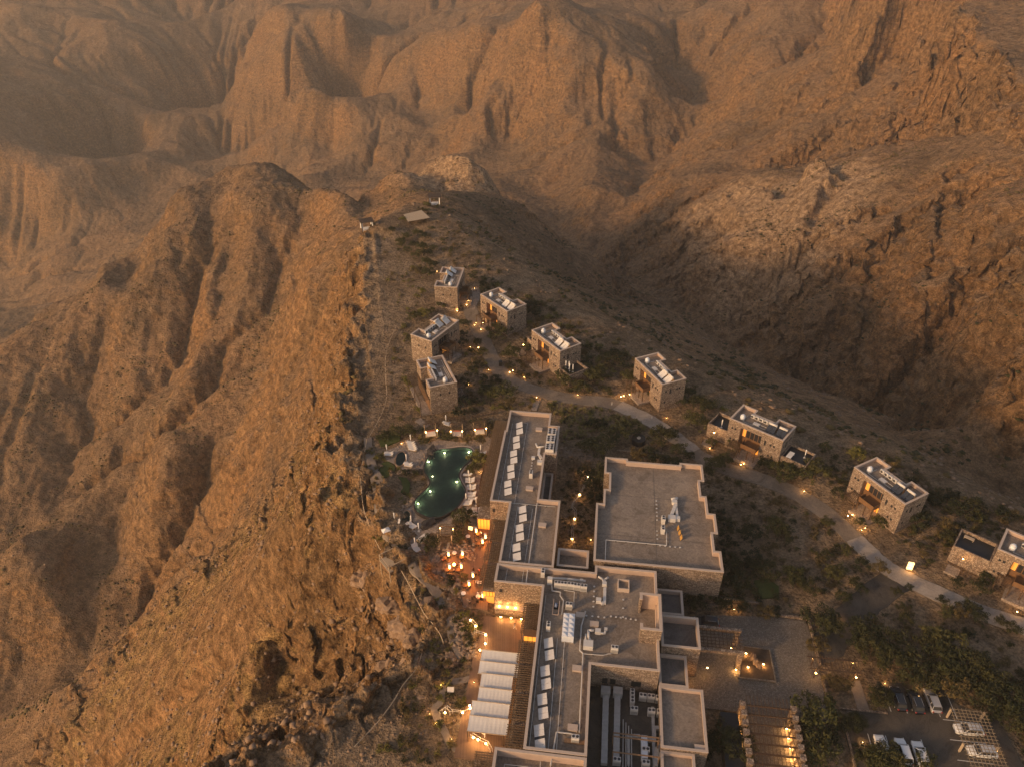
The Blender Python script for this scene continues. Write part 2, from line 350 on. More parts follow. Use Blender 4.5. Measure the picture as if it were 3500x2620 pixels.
OCHRE = [p[:2] for p in [(-56.91,175.35,-24), (-81.84,194.41,-56), (-106.99,197.59,-84), (-132.19,194.36,-108), (-157.96,182.51,-132), (-168.24,168.18,-146), (-165.30,151.61,-152), (-160.33,129.80,-155), (-78.70,101.49,-70), (-65.83,118.08,-46), (-52.61,132.09,-16)]]
def terrain_rows():
    NR, NA = 1390, 850
    r0, r1 = 34.0, 2600.0
    t = np.linspace(0, 1, NR)
    r = r0 * (r1 / r0) ** t
    amax = np.radians(56.0 - 17.0 * sstep(math.log(360), math.log(1250), np.log(r)))
    a = np.linspace(-1, 1, NA)[None, :] * amax[:, None]
    X = np.sin(a) * r[:, None]; Y = np.cos(a) * r[:, None]
    return X, Y
TX, TY = terrain_rows()
def build_terrain():
    shp = TX.shape
    x, y = TX.ravel(), TY.ravel()
    z, m, sd, left = height(x, y)
    Z = z.reshape(shp)
    # slope estimate from the smooth surface
    rr = np.hypot(TX, TY); aa = np.arctan2(TX, TY)
    dr_ = np.gradient(Z, axis=0) / np.gradient(rr, axis=0)
    da_ = np.gradient(Z, axis=1) / (np.gradient(aa, axis=1) * rr)
    slope = np.hypot(dr_, da_)
    for _ in range(2):
        sp = np.pad(slope, 2, mode='edge')
        slope = (slope + sp[:-4, 2:-2] + sp[4:, 2:-2] + sp[2:-2, :-4] + sp[2:-2, 4:]) / 5
    slope = slope.ravel()
    out = 1 - m
    dist = np.hypot(x, y)
    fine = np.clip(dist / 160.0, 0.5, 6.0)
    smooth_ = sstep(10, -14, -poly_sd(x, y, OCHRE) + 6)
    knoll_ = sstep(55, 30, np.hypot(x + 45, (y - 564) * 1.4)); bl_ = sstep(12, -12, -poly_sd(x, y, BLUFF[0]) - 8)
    crag = sstep(0.7, 1.3, slope) * np.clip(out + 0.0, 0, 1) * (1 - 0.93 * smooth_) * (1 - 0.95 * knoll_) * (1 - 0.45 * bl_) * (1 - 0.6 * sstep(650, 1000, dist)) * (1 - 0.75 * sstep(-60, -110, x) * sstep(200, 240, y) * sstep(10, 30, np.abs(sd)))
    # blocks on cliffs, rills on slopes, pebbly unevenness
    blk = ridged(x, y, 9.0, 4, 55) - 0.7
    z = z + crag * blk * 2.0
    ks = np.flatnonzero((crag > 0.05) | ((np.abs(sd) < 12) & (left > 0.5)))
    jag = np.maximum(crag[ks], 0.75 * sstep(10.0, 2.0, np.abs(sd[ks])) * left[ks])
    for cs, amp, sd_ in ((6.0, 4.2, 1), (2.4, 1.7, 2)):
        f_ = np.clip(dist[ks] / 190.0, 1.0, 4.0)
        z[ks] += jag * worley(x[ks] / f_ + 0.3 * z[ks] / f_, y[ks] / f_, cs, sd_) * amp * f_ ** 0.7
    z = z + out * (1 - 0.8 * smooth_) * sstep(0.25, 0.9, slope) * (1 - 0.5 * sstep(-60, -110, x) * sstep(200, 240, y)) * (ridged(x, y, 40.0, 4, 57) - 0.7) * 2.2 * np.clip(dist / 350.0, 0.35, 1.2)
    z = z + out * sstep(0.3, 0.9, slope) * (ridged(x + 0.4 * z, y, 95.0, 5, 77, 0.55) - 0.8) * 2.6 * np.clip((dist - 180.0) / 400.0, 0.0, 1.5)
    z = z + out * fbm(x, y, 6.0, 4, 59) * 0.45 * np.clip(dist / 250.0, 0.6, 3.0)
    edge = sstep(9.0, 0.0, np.abs(sd)) * left
    z = z + edge * (ridged(x, y, 6.0, 4, 61) - 0.6) * 1.3
    # bedding: steep faces break into ledges
    ph = z / 5.5 + 0.5 * fbm(x, y, 60, 2, 63)
    led = (ph - np.floor(ph)); led = sstep(0.25, 0.95, led) - led
    z = z + crag * led * 3.2
    # shove cliff faces sideways so they are not pure drapes
    lat = crag * np.clip(dist / 200.0, 0.7, 3.0)
    px = x + lat * 1.6 * fbm(z * 1.3 + x * 0.3, y + z * 0.8, 7.0, 3, 65)
    py = y + lat * 1.6 * fbm(x - z * 1.1, z * 1.2 + y * 0.3, 7.0, 3, 67)
    co = np.stack([px, py, z], 1)
    NR, NA = shp
    i = np.arange(NR * NA).reshape(NR, NA)
    quads = np.stack([i[:-1, :-1], i[:-1, 1:], i[1:, 1:], i[1:, :-1]], -1).reshape(-1, 4)
    me = bpy.data.meshes.new('mountain_terrain')
    me.vertices.add(len(co)); me.vertices.foreach_set('co', co.ravel())
    nq = len(quads)
    me.loops.add(nq * 4); me.loops.foreach_set('vertex_index', quads.ravel().astype(np.int32))
    me.polygons.add(nq)
    me.polygons.foreach_set('loop_start', np.arange(0, nq * 4, 4, dtype=np.int32))
    me.polygons.foreach_set('loop_total', np.full(nq, 4, dtype=np.int32))
    me.polygons.foreach_set('use_smooth', np.ones(nq, bool))
    me.update()
    at = me.attributes.new('plateau', 'FLOAT', 'POINT'); at.data.foreach_set('value', m.astype(np.float32))
    # which rock: ochre slope below the cliffs
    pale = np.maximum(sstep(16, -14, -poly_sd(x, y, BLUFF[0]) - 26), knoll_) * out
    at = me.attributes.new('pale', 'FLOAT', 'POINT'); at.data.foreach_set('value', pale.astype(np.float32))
    och = sstep(40, 0, poly_sd(x, y, OCHRE) * -1) * out
    at = me.attributes.new('ochre', 'FLOAT', 'POINT'); at.data.foreach_set('value', och.astype(np.float32))
    o = bpy.data.objects.new('mountain_terrain', me); COL.link(o)
    o['kind'] = 'structure'; o['label'] = 'bare brown mountain ridges, cliffs and canyons around the resort'
    return o, co, slope, m, sd, left
terrain, T_CO, T_SLOPE, T_PLAT, T_EDGE, T_LEFT = build_terrain()


# ------------------------------------------------------------------ materials
def new_mat(name):
    m = bpy.data.materials.new(name); m.use_nodes = True
    nt = m.node_tree
    return m, nt, nt.nodes['Principled BSDF']
def nd(nt, t, **kw):
    n = nt.nodes.new(t)
    for k, v in kw.items():
        if k in ('operation', 'data_type', 'blend_type', 'feature', 'attribute_name', 'noise_dimensions', 'wave_type', 'bands_direction', 'clamp', 'voronoi_dimensions', 'distance', 'noise_type'):
            setattr(n, k, v)
        else:
            n.inputs[k].default_value = v
    return n
def ramp(nt, fac, stops):
    r = nt.nodes.new('ShaderNodeValToRGB')
    el = r.color_ramp.elements
    while len(el) < len(stops): el.new(0.5)
    for e, (p, c) in zip(el, stops): e.position = p; e.color = (*c, 1)
    nt.links.new(fac, r.inputs[0])
    return r.outputs[0]
def mixc(nt, fac, a, b, blend='MIX'):
    n = nt.nodes.new('ShaderNodeMix'); n.data_type = 'RGBA'; n.blend_type = blend
    for s, v in ((n.inputs[0], fac), (n.inputs[6], a), (n.inputs[7], b)):
        if hasattr(v, 'links'): nt.links.new(v, s)
        elif isinstance(v, tuple): s.default_value = (*v, 1)
        else: s.default_value = v
    return n.outputs[2]
def math_(nt, op, a, b=0.0, clamp=False):
    n = nt.nodes.new('ShaderNodeMath'); n.operation = op; n.use_clamp = clamp
    for s, v in ((n.inputs[0], a), (n.inputs[1], b)):
        if hasattr(v, 'links'): nt.links.new(v, s)
        else: s.default_value = v
    return n.outputs[0]
def coords(nt):
    return nt.nodes.new('ShaderNodeTexCoord').outputs['Object']
def noise(nt, vec, scale, detail=4, rough=0.6, dist=0.0):
    n = nt.nodes.new('ShaderNodeTexNoise')
    n.inputs['Scale'].default_value = scale; n.inputs['Detail'].default_value = detail; n.inputs['Roughness'].default_value = rough; n.inputs['Distortion'].default_value = dist
    nt.links.new(vec, n.inputs['Vector'])
    return n.outputs['Fac']
def mapping(nt, vec, scale=(1, 1, 1), rot=(0, 0, 0)):
    n = nt.nodes.new('ShaderNodeMapping'); n.inputs['Scale'].default_value = scale; n.inputs['Rotation'].default_value = rot
    nt.links.new(vec, n.inputs['Vector']); return n.outputs[0]
def bump(nt, bs, h, strength, dist):
    b = nt.nodes.new('ShaderNodeBump'); b.inputs['Strength'].default_value = strength; b.inputs['Distance'].default_value = dist
    nt.links.new(h, b.inputs['Height']); nt.links.new(b.outputs[0], bs.inputs['Normal'])

def terrain_material():
    m, nt, bs = new_mat('rock_and_scree')
    v = coords(nt)
    geo = nt.nodes.new('ShaderNodeNewGeometry')
    sep = nt.nodes.new('ShaderNodeSeparateXYZ'); nt.links.new(geo.outputs['Normal'], sep.inputs[0])
    steep = math_(nt, 'SUBTRACT', 1.0, sep.outputs[2])
    n_big = noise(nt, v, 0.012, 5, 0.6)
    n_mid = noise(nt, v, 0.09, 6, 0.65)
    n_fine = noise(nt, v, 0.9, 5, 0.7)
    n_grain = noise(nt, v, 3.5, 3, 0.7)
    n_sm = noise(nt, v, 0.28, 5, 0.7)
    fleck = noise(nt, v, 1.6, 4, 0.75)
    scree = ramp(nt, n_mid, [(0.3, (0.20, 0.128, 0.075)), (0.5, (0.29, 0.19, 0.115)), (0.7, (0.37, 0.255, 0.16))])
    # bedded rock on steep faces
    lv = mapping(nt, v, (0.018, 0.018, 0.30), (0.10, 0.06, 0))
    strata = noise(nt, lv, 1.0, 6, 0.65, 0.5)
    rock = ramp(nt, strata, [(0.28, (0.13, 0.073, 0.038)), (0.42, (0.33, 0.19, 0.092)), (0.52, (0.22, 0.135, 0.074)), (0.60, (0.40, 0.25, 0.135)), (0.72, (0.28, 0.172, 0.096))])
    rock = mixc(nt, 0.4, rock, ramp(nt, n_sm, [(0.35, (0.17, 0.10, 0.052)), (0.65, (0.42, 0.272, 0.155))]))
    sm = math_(nt, 'ADD', steep, math_(nt, 'MULTIPLY', math_(nt, 'SUBTRACT', n_mid, 0.5), 0.45))
    rk = nt.nodes.new('ShaderNodeMapRange'); nt.links.new(sm, rk.inputs[0]); rk.inputs[1].default_value = 0.20; rk.inputs[2].default_value = 0.36
    col = mixc(nt, rk.outputs[0], scree, rock)
    # tracts of darker, greyer and redder country rock
    col = mixc(nt, 0.75, col, ramp(nt, n_big, [(0.32, (0.62, 0.60, 0.56)), (0.5, (1.0, 0.92, 0.84)), (0.66, (1.14, 0.98, 0.84))]), 'MULTIPLY')
    at = nt.nodes.new('ShaderNodeAttribute'); at.attribute_name = 'ochre'
    och = ramp(nt, n_sm, [(0.35, (0.24, 0.140, 0.055)), (0.65, (0.40, 0.255, 0.115))])
    col = mixc(nt, math_(nt, 'MULTIPLY', at.outputs['Fac'], math_(nt, 'SUBTRACT', 1.0, rk.outputs[0], True)), col, och)
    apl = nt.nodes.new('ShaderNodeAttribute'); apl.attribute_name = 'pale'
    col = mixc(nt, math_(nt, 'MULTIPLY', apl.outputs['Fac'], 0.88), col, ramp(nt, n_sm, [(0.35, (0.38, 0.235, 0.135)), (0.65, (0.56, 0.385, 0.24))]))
    # grey-brown gravelly soil on the plateau
    ap = nt.nodes.new('ShaderNodeAttribute'); ap.attribute_name = 'plateau'
    soil = ramp(nt, n_mid, [(0.3, (0.20, 0.136, 0.084)), (0.5, (0.29, 0.205, 0.132)), (0.7, (0.37, 0.27, 0.182))])
    col = mixc(nt, ap.outputs['Fac'], col, mixc(nt, rk.outputs[0], soil, rock))
    # stones, cracks and dust at several sizes
    col = mixc(nt, 0.9, col, ramp(nt, n_sm, [(0.36, (0.55, 0.53, 0.52)), (0.5, (1.0, 1.0, 1.0)), (0.64, (1.32, 1.30, 1.28))]), 'MULTIPLY')
    col = mixc(nt, 0.9, col, ramp(nt, fleck, [(0.36, (0.50, 0.48, 0.46)), (0.5, (1.0, 1.0, 1.0)), (0.64, (1.45, 1.42, 1.38))]), 'MULTIPLY')
    # low scrub, too far to count, thicker where the ground holds water
    sc = noise(nt, v, 0.42, 3, 0.85)
    spot = nt.nodes.new('ShaderNodeMapRange'); nt.links.new(math_(nt, 'ADD', sc, math_(nt, 'MULTIPLY', math_(nt, 'SUBTRACT', n_big, 0.5), 0.25)), spot.inputs[0]); spot.inputs[1].default_value = 0.60; spot.inputs[2].default_value = 0.66
    col = mixc(nt, math_(nt, 'MULTIPLY', spot.outputs[0], 0.6), col, (0.07, 0.058, 0.03))
    col = mixc(nt, 1.0, col, (0.90, 0.88, 0.86), 'MULTIPLY')
    nt.links.new(col, bs.inputs['Base Color'])
    bs.inputs['Roughness'].default_value = 0.95; bs.inputs['Specular IOR Level'].default_value = 0.1
    vor = nt.nodes.new('ShaderNodeTexVoronoi'); vor.inputs['Scale'].default_value = 0.22; nt.links.new(v, vor.inputs['Vector'])
    h = math_(nt, 'ADD', math_(nt, 'MULTIPLY', n_fine, 0.9), math_(nt, 'MULTIPLY', n_mid, 3.0))
    h = math_(nt, 'ADD', h, math_(nt, 'MULTIPLY', n_grain, 0.25))
    h = math_(nt, 'ADD', h, math_(nt, 'MULTIPLY', n_sm, 2.2))
    h = math_(nt, 'ADD', h, math_(nt, 'MULTIPLY', math_(nt, 'MULTIPLY', strata, rk.outputs[0]), 2.0))
    bump(nt, bs, h, 1.0, 1.2)
    return m
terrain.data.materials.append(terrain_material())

# ------------------------------------------------------------------ surface materials
def flat(name, col, rough=0.8, metal=0.0, spec=0.3, var=0.12, vscale=2.0, bumps=0.0):
    m, nt, bs = new_mat(name)
    v = coords(nt)
    n = noise(nt, v, vscale, 5, 0.65)
    lo = tuple(c * (1 - var) for c in col); hi = tuple(min(1, c * (1 + var)) for c in col)
    nt.links.new(ramp(nt, n, [(0.3, lo), (0.7, hi)]), bs.inputs['Base Color'])
    bs.inputs['Roughness'].default_value = rough; bs.inputs['Metallic'].default_value = metal; bs.inputs['Specular IOR Level'].default_value = spec
    if bumps: bump(nt, bs, noise(nt, v, vscale * 6, 3, 0.6), bumps, 0.05)
    return m
def emit(name, col, strength):
    m, nt, bs = new_mat(name)
    bs.inputs['Base Color'].default_value = (*col, 1)
    bs.inputs['Emission Color'].default_value = (*col, 1); bs.inputs['Emission Strength'].default_value = strength
    return m
def stone_mat(name, scale, cols, joint=(0.10, 0.075, 0.055)):
    m, nt, bs = new_mat(name)
    v = mapping(nt, coords(nt), (1, 1, 1.35))
    vo = nt.nodes.new('ShaderNodeTexVoronoi'); vo.inputs['Scale'].default_value = scale; nt.links.new(v, vo.inputs['Vector'])
    ve = nt.nodes.new('ShaderNodeTexVoronoi'); ve.feature = 'DISTANCE_TO_EDGE'; ve.inputs['Scale'].default_value = scale; nt.links.new(v, ve.inputs['Vector'])
    sep = nt.nodes.new('ShaderNodeSeparateColor'); nt.links.new(vo.outputs['Color'], sep.inputs[0])
    c = ramp(nt, sep.outputs[0], [(i / (len(cols) - 1), k) for i, k in enumerate(cols)])
    c = mixc(nt, 0.35, c, ramp(nt, noise(nt, v, 6.0, 4), [(0.3, tuple(x * 0.6 for x in cols[0])), (0.7, cols[-1])]))
    ed = nt.nodes.new('ShaderNodeMapRange'); nt.links.new(ve.outputs['Distance'], ed.inputs[0]); ed.inputs[1].default_value = 0.02; ed.inputs[2].default_value = 0.09
    c = mixc(nt, ed.outputs[0], joint, c)
    nt.links.new(c, bs.inputs['Base Color']); bs.inputs['Roughness'].default_value = 0.92; bs.inputs['Specular IOR Level'].default_value = 0.15
    h = math_(nt, 'ADD', math_(nt, 'MULTIPLY', ed.outputs[0], 0.5), math_(nt, 'MULTIPLY', sep.outputs[1], 0.6))
    bump(nt, bs, h, 0.9, 0.12)
    return m
def speckle(name, cols, s1, s2, rough=0.95, bumps=0.5, stain=0.0):
    m, nt, bs = new_mat(name)
    v = coords(nt)
    c = ramp(nt, noise(nt, v, s1, 3, 0.8), [(0.32, cols[0]), (0.5, cols[1]), (0.68, cols[2])])
    c = mixc(nt, 0.5, c, ramp(nt, noise(nt, v, s2, 5, 0.6), [(0.3, cols[0]), (0.52, cols[1]), (0.72, cols[2])]))
    if stain:  # tide marks and dust left by drying puddles
        st_ = noise(nt, v, 0.22, 6, 0.7, 1.2)
        c = mixc(nt, stain, c, ramp(nt, st_, [(0.36, (0.62, 0.60, 0.58)), (0.44, (1.0, 1.0, 1.0)), (0.50, (0.80, 0.79, 0.78)), (0.53, (1.05, 1.03, 1.0)), (0.68, (1.22, 1.19, 1.14))]), 'MULTIPLY')
    nt.links.new(c, bs.inputs['Base Color']); bs.inputs['Roughness'].default_value = rough; bs.inputs['Specular IOR Level'].default_value = 0.15
    if bumps: bump(nt, bs, noise(nt, v, s1, 3, 0.8), bumps, 0.08)
    return m
def planks(name, cols, width, axis=0):
    m, nt, bs = new_mat(name)
    v = coords(nt)
    sep = nt.nodes.new('ShaderNodeSeparateXYZ'); nt.links.new(v, sep.inputs[0])
    t = math_(nt, 'DIVIDE', sep.outputs[axis], width)
    cell = math_(nt, 'FLOOR', t); fr = math_(nt, 'FRACT', t)
    wn_ = nt.nodes.new('ShaderNodeTexWhiteNoise'); wn_.noise_dimensions = '1D'; nt.links.new(cell, wn_.inputs['W'])
    c = ramp(nt, wn_.outputs['Value'], [(0, cols[0]), (1, cols[1])])
    c = mixc(nt, 0.3, c, ramp(nt, noise(nt, v, 1.2, 5), [(0.3, tuple(x * 0.5 for x in cols[0])), (0.7, cols[1])]))
    gap = math_(nt, 'LESS_THAN', fr, 0.12)
    c = mixc(nt, gap, c, tuple(x * 0.25 for x in cols[0]))
    nt.links.new(c, bs.inputs['Base Color']); bs.inputs['Roughness'].default_value = 0.7
    return m
def leaf_mat(name, lo, hi):
    m, nt, bs = new_mat(name)
    oi = nt.nodes.new('ShaderNodeObjectInfo')
    n = noise(nt, coords(nt), 1.6, 3, 0.6)
    c = ramp(nt, n, [(0.3, lo), (0.7, hi)])
    c = mixc(nt, math_(nt, 'MULTIPLY', oi.outputs['Random'], 0.5), c, tuple((a * 0.6 + b * 0.5) for a, b in zip(hi, (0.10, 0.07, 0.02))))
    nt.links.new(c, bs.inputs['Base Color']); bs.inputs['Roughness'].default_value = 0.8; bs.inputs['Specular IOR Level'].default_value = 0.12
    bs.inputs['Subsurface Weight'].default_value = 0.0
    return m

M = {
    'stone': stone_mat('rubble_stone_wall', 2.3, [(0.17, 0.11, 0.075), (0.30, 0.20, 0.145), (0.40, 0.29, 0.21), (0.48, 0.37, 0.28)]),
    'paving': stone_mat('stone_paving', 1.6, [(0.26, 0.20, 0.16), (0.34, 0.27, 0.215), (0.42, 0.34, 0.28)], (0.2, 0.155, 0.12)),
    'cobble': stone_mat('cobbled_forecourt', 4.0, [(0.13, 0.105, 0.085), (0.21, 0.17, 0.135), (0.30, 0.25, 0.20)], (0.10, 0.08, 0.065)),
    'plaster': flat('pink_plaster', (0.47, 0.34, 0.265), 0.9, var=0.08, vscale=0.6),
    'coping': flat('coping_stone', (0.50, 0.39, 0.31), 0.85, var=0.08),
    'gravel': speckle('gravel_roof', [(0.155, 0.12, 0.094), (0.255, 0.204, 0.162), (0.36, 0.295, 0.24)], 2.6, 0.14, stain=0.8),
    'gravel_dark': speckle('dark_gravel_roof', [(0.09, 0.08, 0.075), (0.14, 0.125, 0.115), (0.19, 0.17, 0.155)], 3.2, 0.35, stain=0.8),
    'timber': flat('dark_timber', (0.085, 0.048, 0.027), 0.75, var=0.3, vscale=3),
    'lattice': flat('weathered_lattice_timber', (0.13, 0.085, 0.052), 0.8, var=0.3, vscale=3),
    'timber_mid': flat('brown_timber_panel', (0.17, 0.085, 0.04), 0.7, var=0.25, vscale=3),
    'shade_slat': flat('weathered_shade_slat', (0.26, 0.19, 0.12), 0.8, var=0.2), 'timber_pale': flat('pale_timber', (0.48, 0.36, 0.24), 0.7, var=0.15, vscale=3),
    'deck': planks('deck_boards', [(0.16, 0.09, 0.055), (0.24, 0.14, 0.09)], 0.16),
    'white_metal': flat('white_painted_metal', (0.58, 0.54, 0.49), 0.5, spec=0.4, var=0.06),
    'duct': flat('galvanised_duct', (0.42, 0.40, 0.37), 0.55, metal=0.3, var=0.15, vscale=1.2),
    'pipe': flat('grey_pipe_lagging', (0.50, 0.47, 0.43), 0.6, var=0.08),
    'rust': flat('rusty_steel', (0.20, 0.12, 0.07), 0.8, var=0.3),
    'collector': flat('white_collector_pane', (0.64, 0.60, 0.545), 0.35, spec=0.5, var=0.04),
    'solar': flat('dark_solar_glass', (0.035, 0.04, 0.05), 0.15, spec=0.6, var=0.15),
    'black': flat('black_plastic', (0.02, 0.02, 0.02), 0.5, var=0.2),
    'fan': flat('dark_fan_grille', (0.05, 0.05, 0.052), 0.5, var=0.2),
    'tank': flat('white_tank_panel', (0.62, 0.64, 0.66), 0.45, var=0.05),
    'awning': flat('white_awning_cloth', (0.70, 0.66, 0.60), 0.85, var=0.07, vscale=0.9),
    'cushion': flat('cream_cushion', (0.66, 0.60, 0.53), 0.9, var=0.05),
    'white_cloth': flat('white_cloth', (0.75, 0.72, 0.67), 0.9, var=0.04),
    'glass': flat('dark_window_glass', (0.03, 0.03, 0.032), 0.08, spec=0.6, var=0.2),
    'car_white': flat('white_car_paint', (0.70, 0.69, 0.66), 0.3, spec=0.5, var=0.02),
    'car_silver': flat('silver_car_paint', (0.46, 0.43, 0.40), 0.3, metal=0.4, var=0.02),
    'car_dark': flat('dark_car_paint', (0.025, 0.027, 0.03), 0.25, spec=0.5, var=0.05),
    'tyre': flat('tyre_rubber', (0.02, 0.02, 0.02), 0.9),
    'rim': flat('alloy_rim', (0.4, 0.4, 0.4), 0.4, metal=0.7),
    'asphalt': speckle('asphalt', [(0.06, 0.05, 0.042), (0.085, 0.072, 0.06), (0.115, 0.098, 0.082)], 5.0, 0.25, stain=1.0),
    'road': speckle('gravel_asphalt_road', [(0.14, 0.108, 0.082), (0.205, 0.162, 0.125), (0.275, 0.222, 0.175)], 4.0, 0.2, stain=0.9),
    'concrete': speckle('pale_concrete_road', [(0.27, 0.225, 0.185), (0.34, 0.285, 0.235), (0.40, 0.34, 0.285)], 2.0, 0.25, stain=0.7),
    'path': speckle('dirt_path', [(0.17, 0.13, 0.10), (0.23, 0.18, 0.14), (0.30, 0.24, 0.19)], 3.0, 0.4),
    'lawn': speckle('lawn_grass', [(0.035, 0.045, 0.012), (0.06, 0.075, 0.022), (0.095, 0.10, 0.035)], 2.2, 0.5),
    'planter_soil': speckle('dark_planter_soil', [(0.05, 0.034, 0.022), (0.08, 0.052, 0.034), (0.11, 0.075, 0.05)], 3.0, 0.6),
    'paint': flat('white_line_paint', (0.6, 0.58, 0.54), 0.8),
    'rock': speckle('grey_brown_rock', [(0.13, 0.082, 0.052), (0.25, 0.165, 0.11), (0.36, 0.255, 0.178)], 1.4, 0.4, bumps=0.8),
    'rubble': speckle('rubble_rock', [(0.16, 0.11, 0.076), (0.28, 0.20, 0.145), (0.40, 0.30, 0.22)], 2.0, 0.6, bumps=0.6),
    'pool_tile': speckle('green_pool_tile', [(0.038, 0.070, 0.062), (0.060, 0.105, 0.092), (0.088, 0.145, 0.125)], 1.5, 0.3, 0.4, 0.1),
    'pool_wall': flat('black_pool_wall', (0.035, 0.028, 0.024), 0.6),
    'lamp': emit('lit_lamp', (1.0, 0.66, 0.28), 26.0),
    'lamp_pool': emit('lit_pool_lamp', (1.0, 0.95, 0.70), 10.0),
    'flame': emit('heater_flame', (1.0, 0.42, 0.12), 26.0),
    'lit_window': emit('lit_window', (1.0, 0.42, 0.08), 0.5),
    'lit_soft': emit('dim_lit_window', (1.0, 0.40, 0.09), 0.35),
    'lit_wall': emit('lit_sign_panel', (1.0, 0.72, 0.36), 1.6),
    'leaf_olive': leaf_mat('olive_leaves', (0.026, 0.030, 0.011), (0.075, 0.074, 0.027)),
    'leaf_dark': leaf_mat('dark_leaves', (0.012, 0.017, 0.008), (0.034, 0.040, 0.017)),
    'leaf_yellow': leaf_mat('yellow_green_leaves', (0.085, 0.082, 0.018), (0.19, 0.165, 0.045)),
    'leaf_dry': leaf_mat('dry_brown_leaves', (0.06, 0.042, 0.018), (0.135, 0.095, 0.04)),
    'straw': leaf_mat('straw_grass', (0.17, 0.13, 0.045), (0.34, 0.27, 0.11)),
    'bark': flat('bark', (0.08, 0.055, 0.038), 0.9, var=0.3),
    'skin': flat('skin', (0.42, 0.25, 0.17), 0.6, var=0.05),
    'shirt_white': flat('white_shirt', (0.65, 0.63, 0.6), 0.9), 'shirt_dark': flat('dark_clothes', (0.03, 0.03, 0.035), 0.9), 'shirt_blue': flat('blue_shirt', (0.22, 0.27, 0.36), 0.9), 'shirt_red': flat('red_shirt', (0.35, 0.07, 0.05), 0.9), 'hair': flat('dark_hair', (0.02, 0.015, 0.012), 0.8),
    'red_cushion': flat('red_cushion', (0.40, 0.09, 0.05), 0.9), 'orange_sheet': flat('orange_sheet', (0.50, 0.26, 0.07), 0.6), 'tail_red': flat('tail_light', (0.35, 0.03, 0.02), 0.3),
}

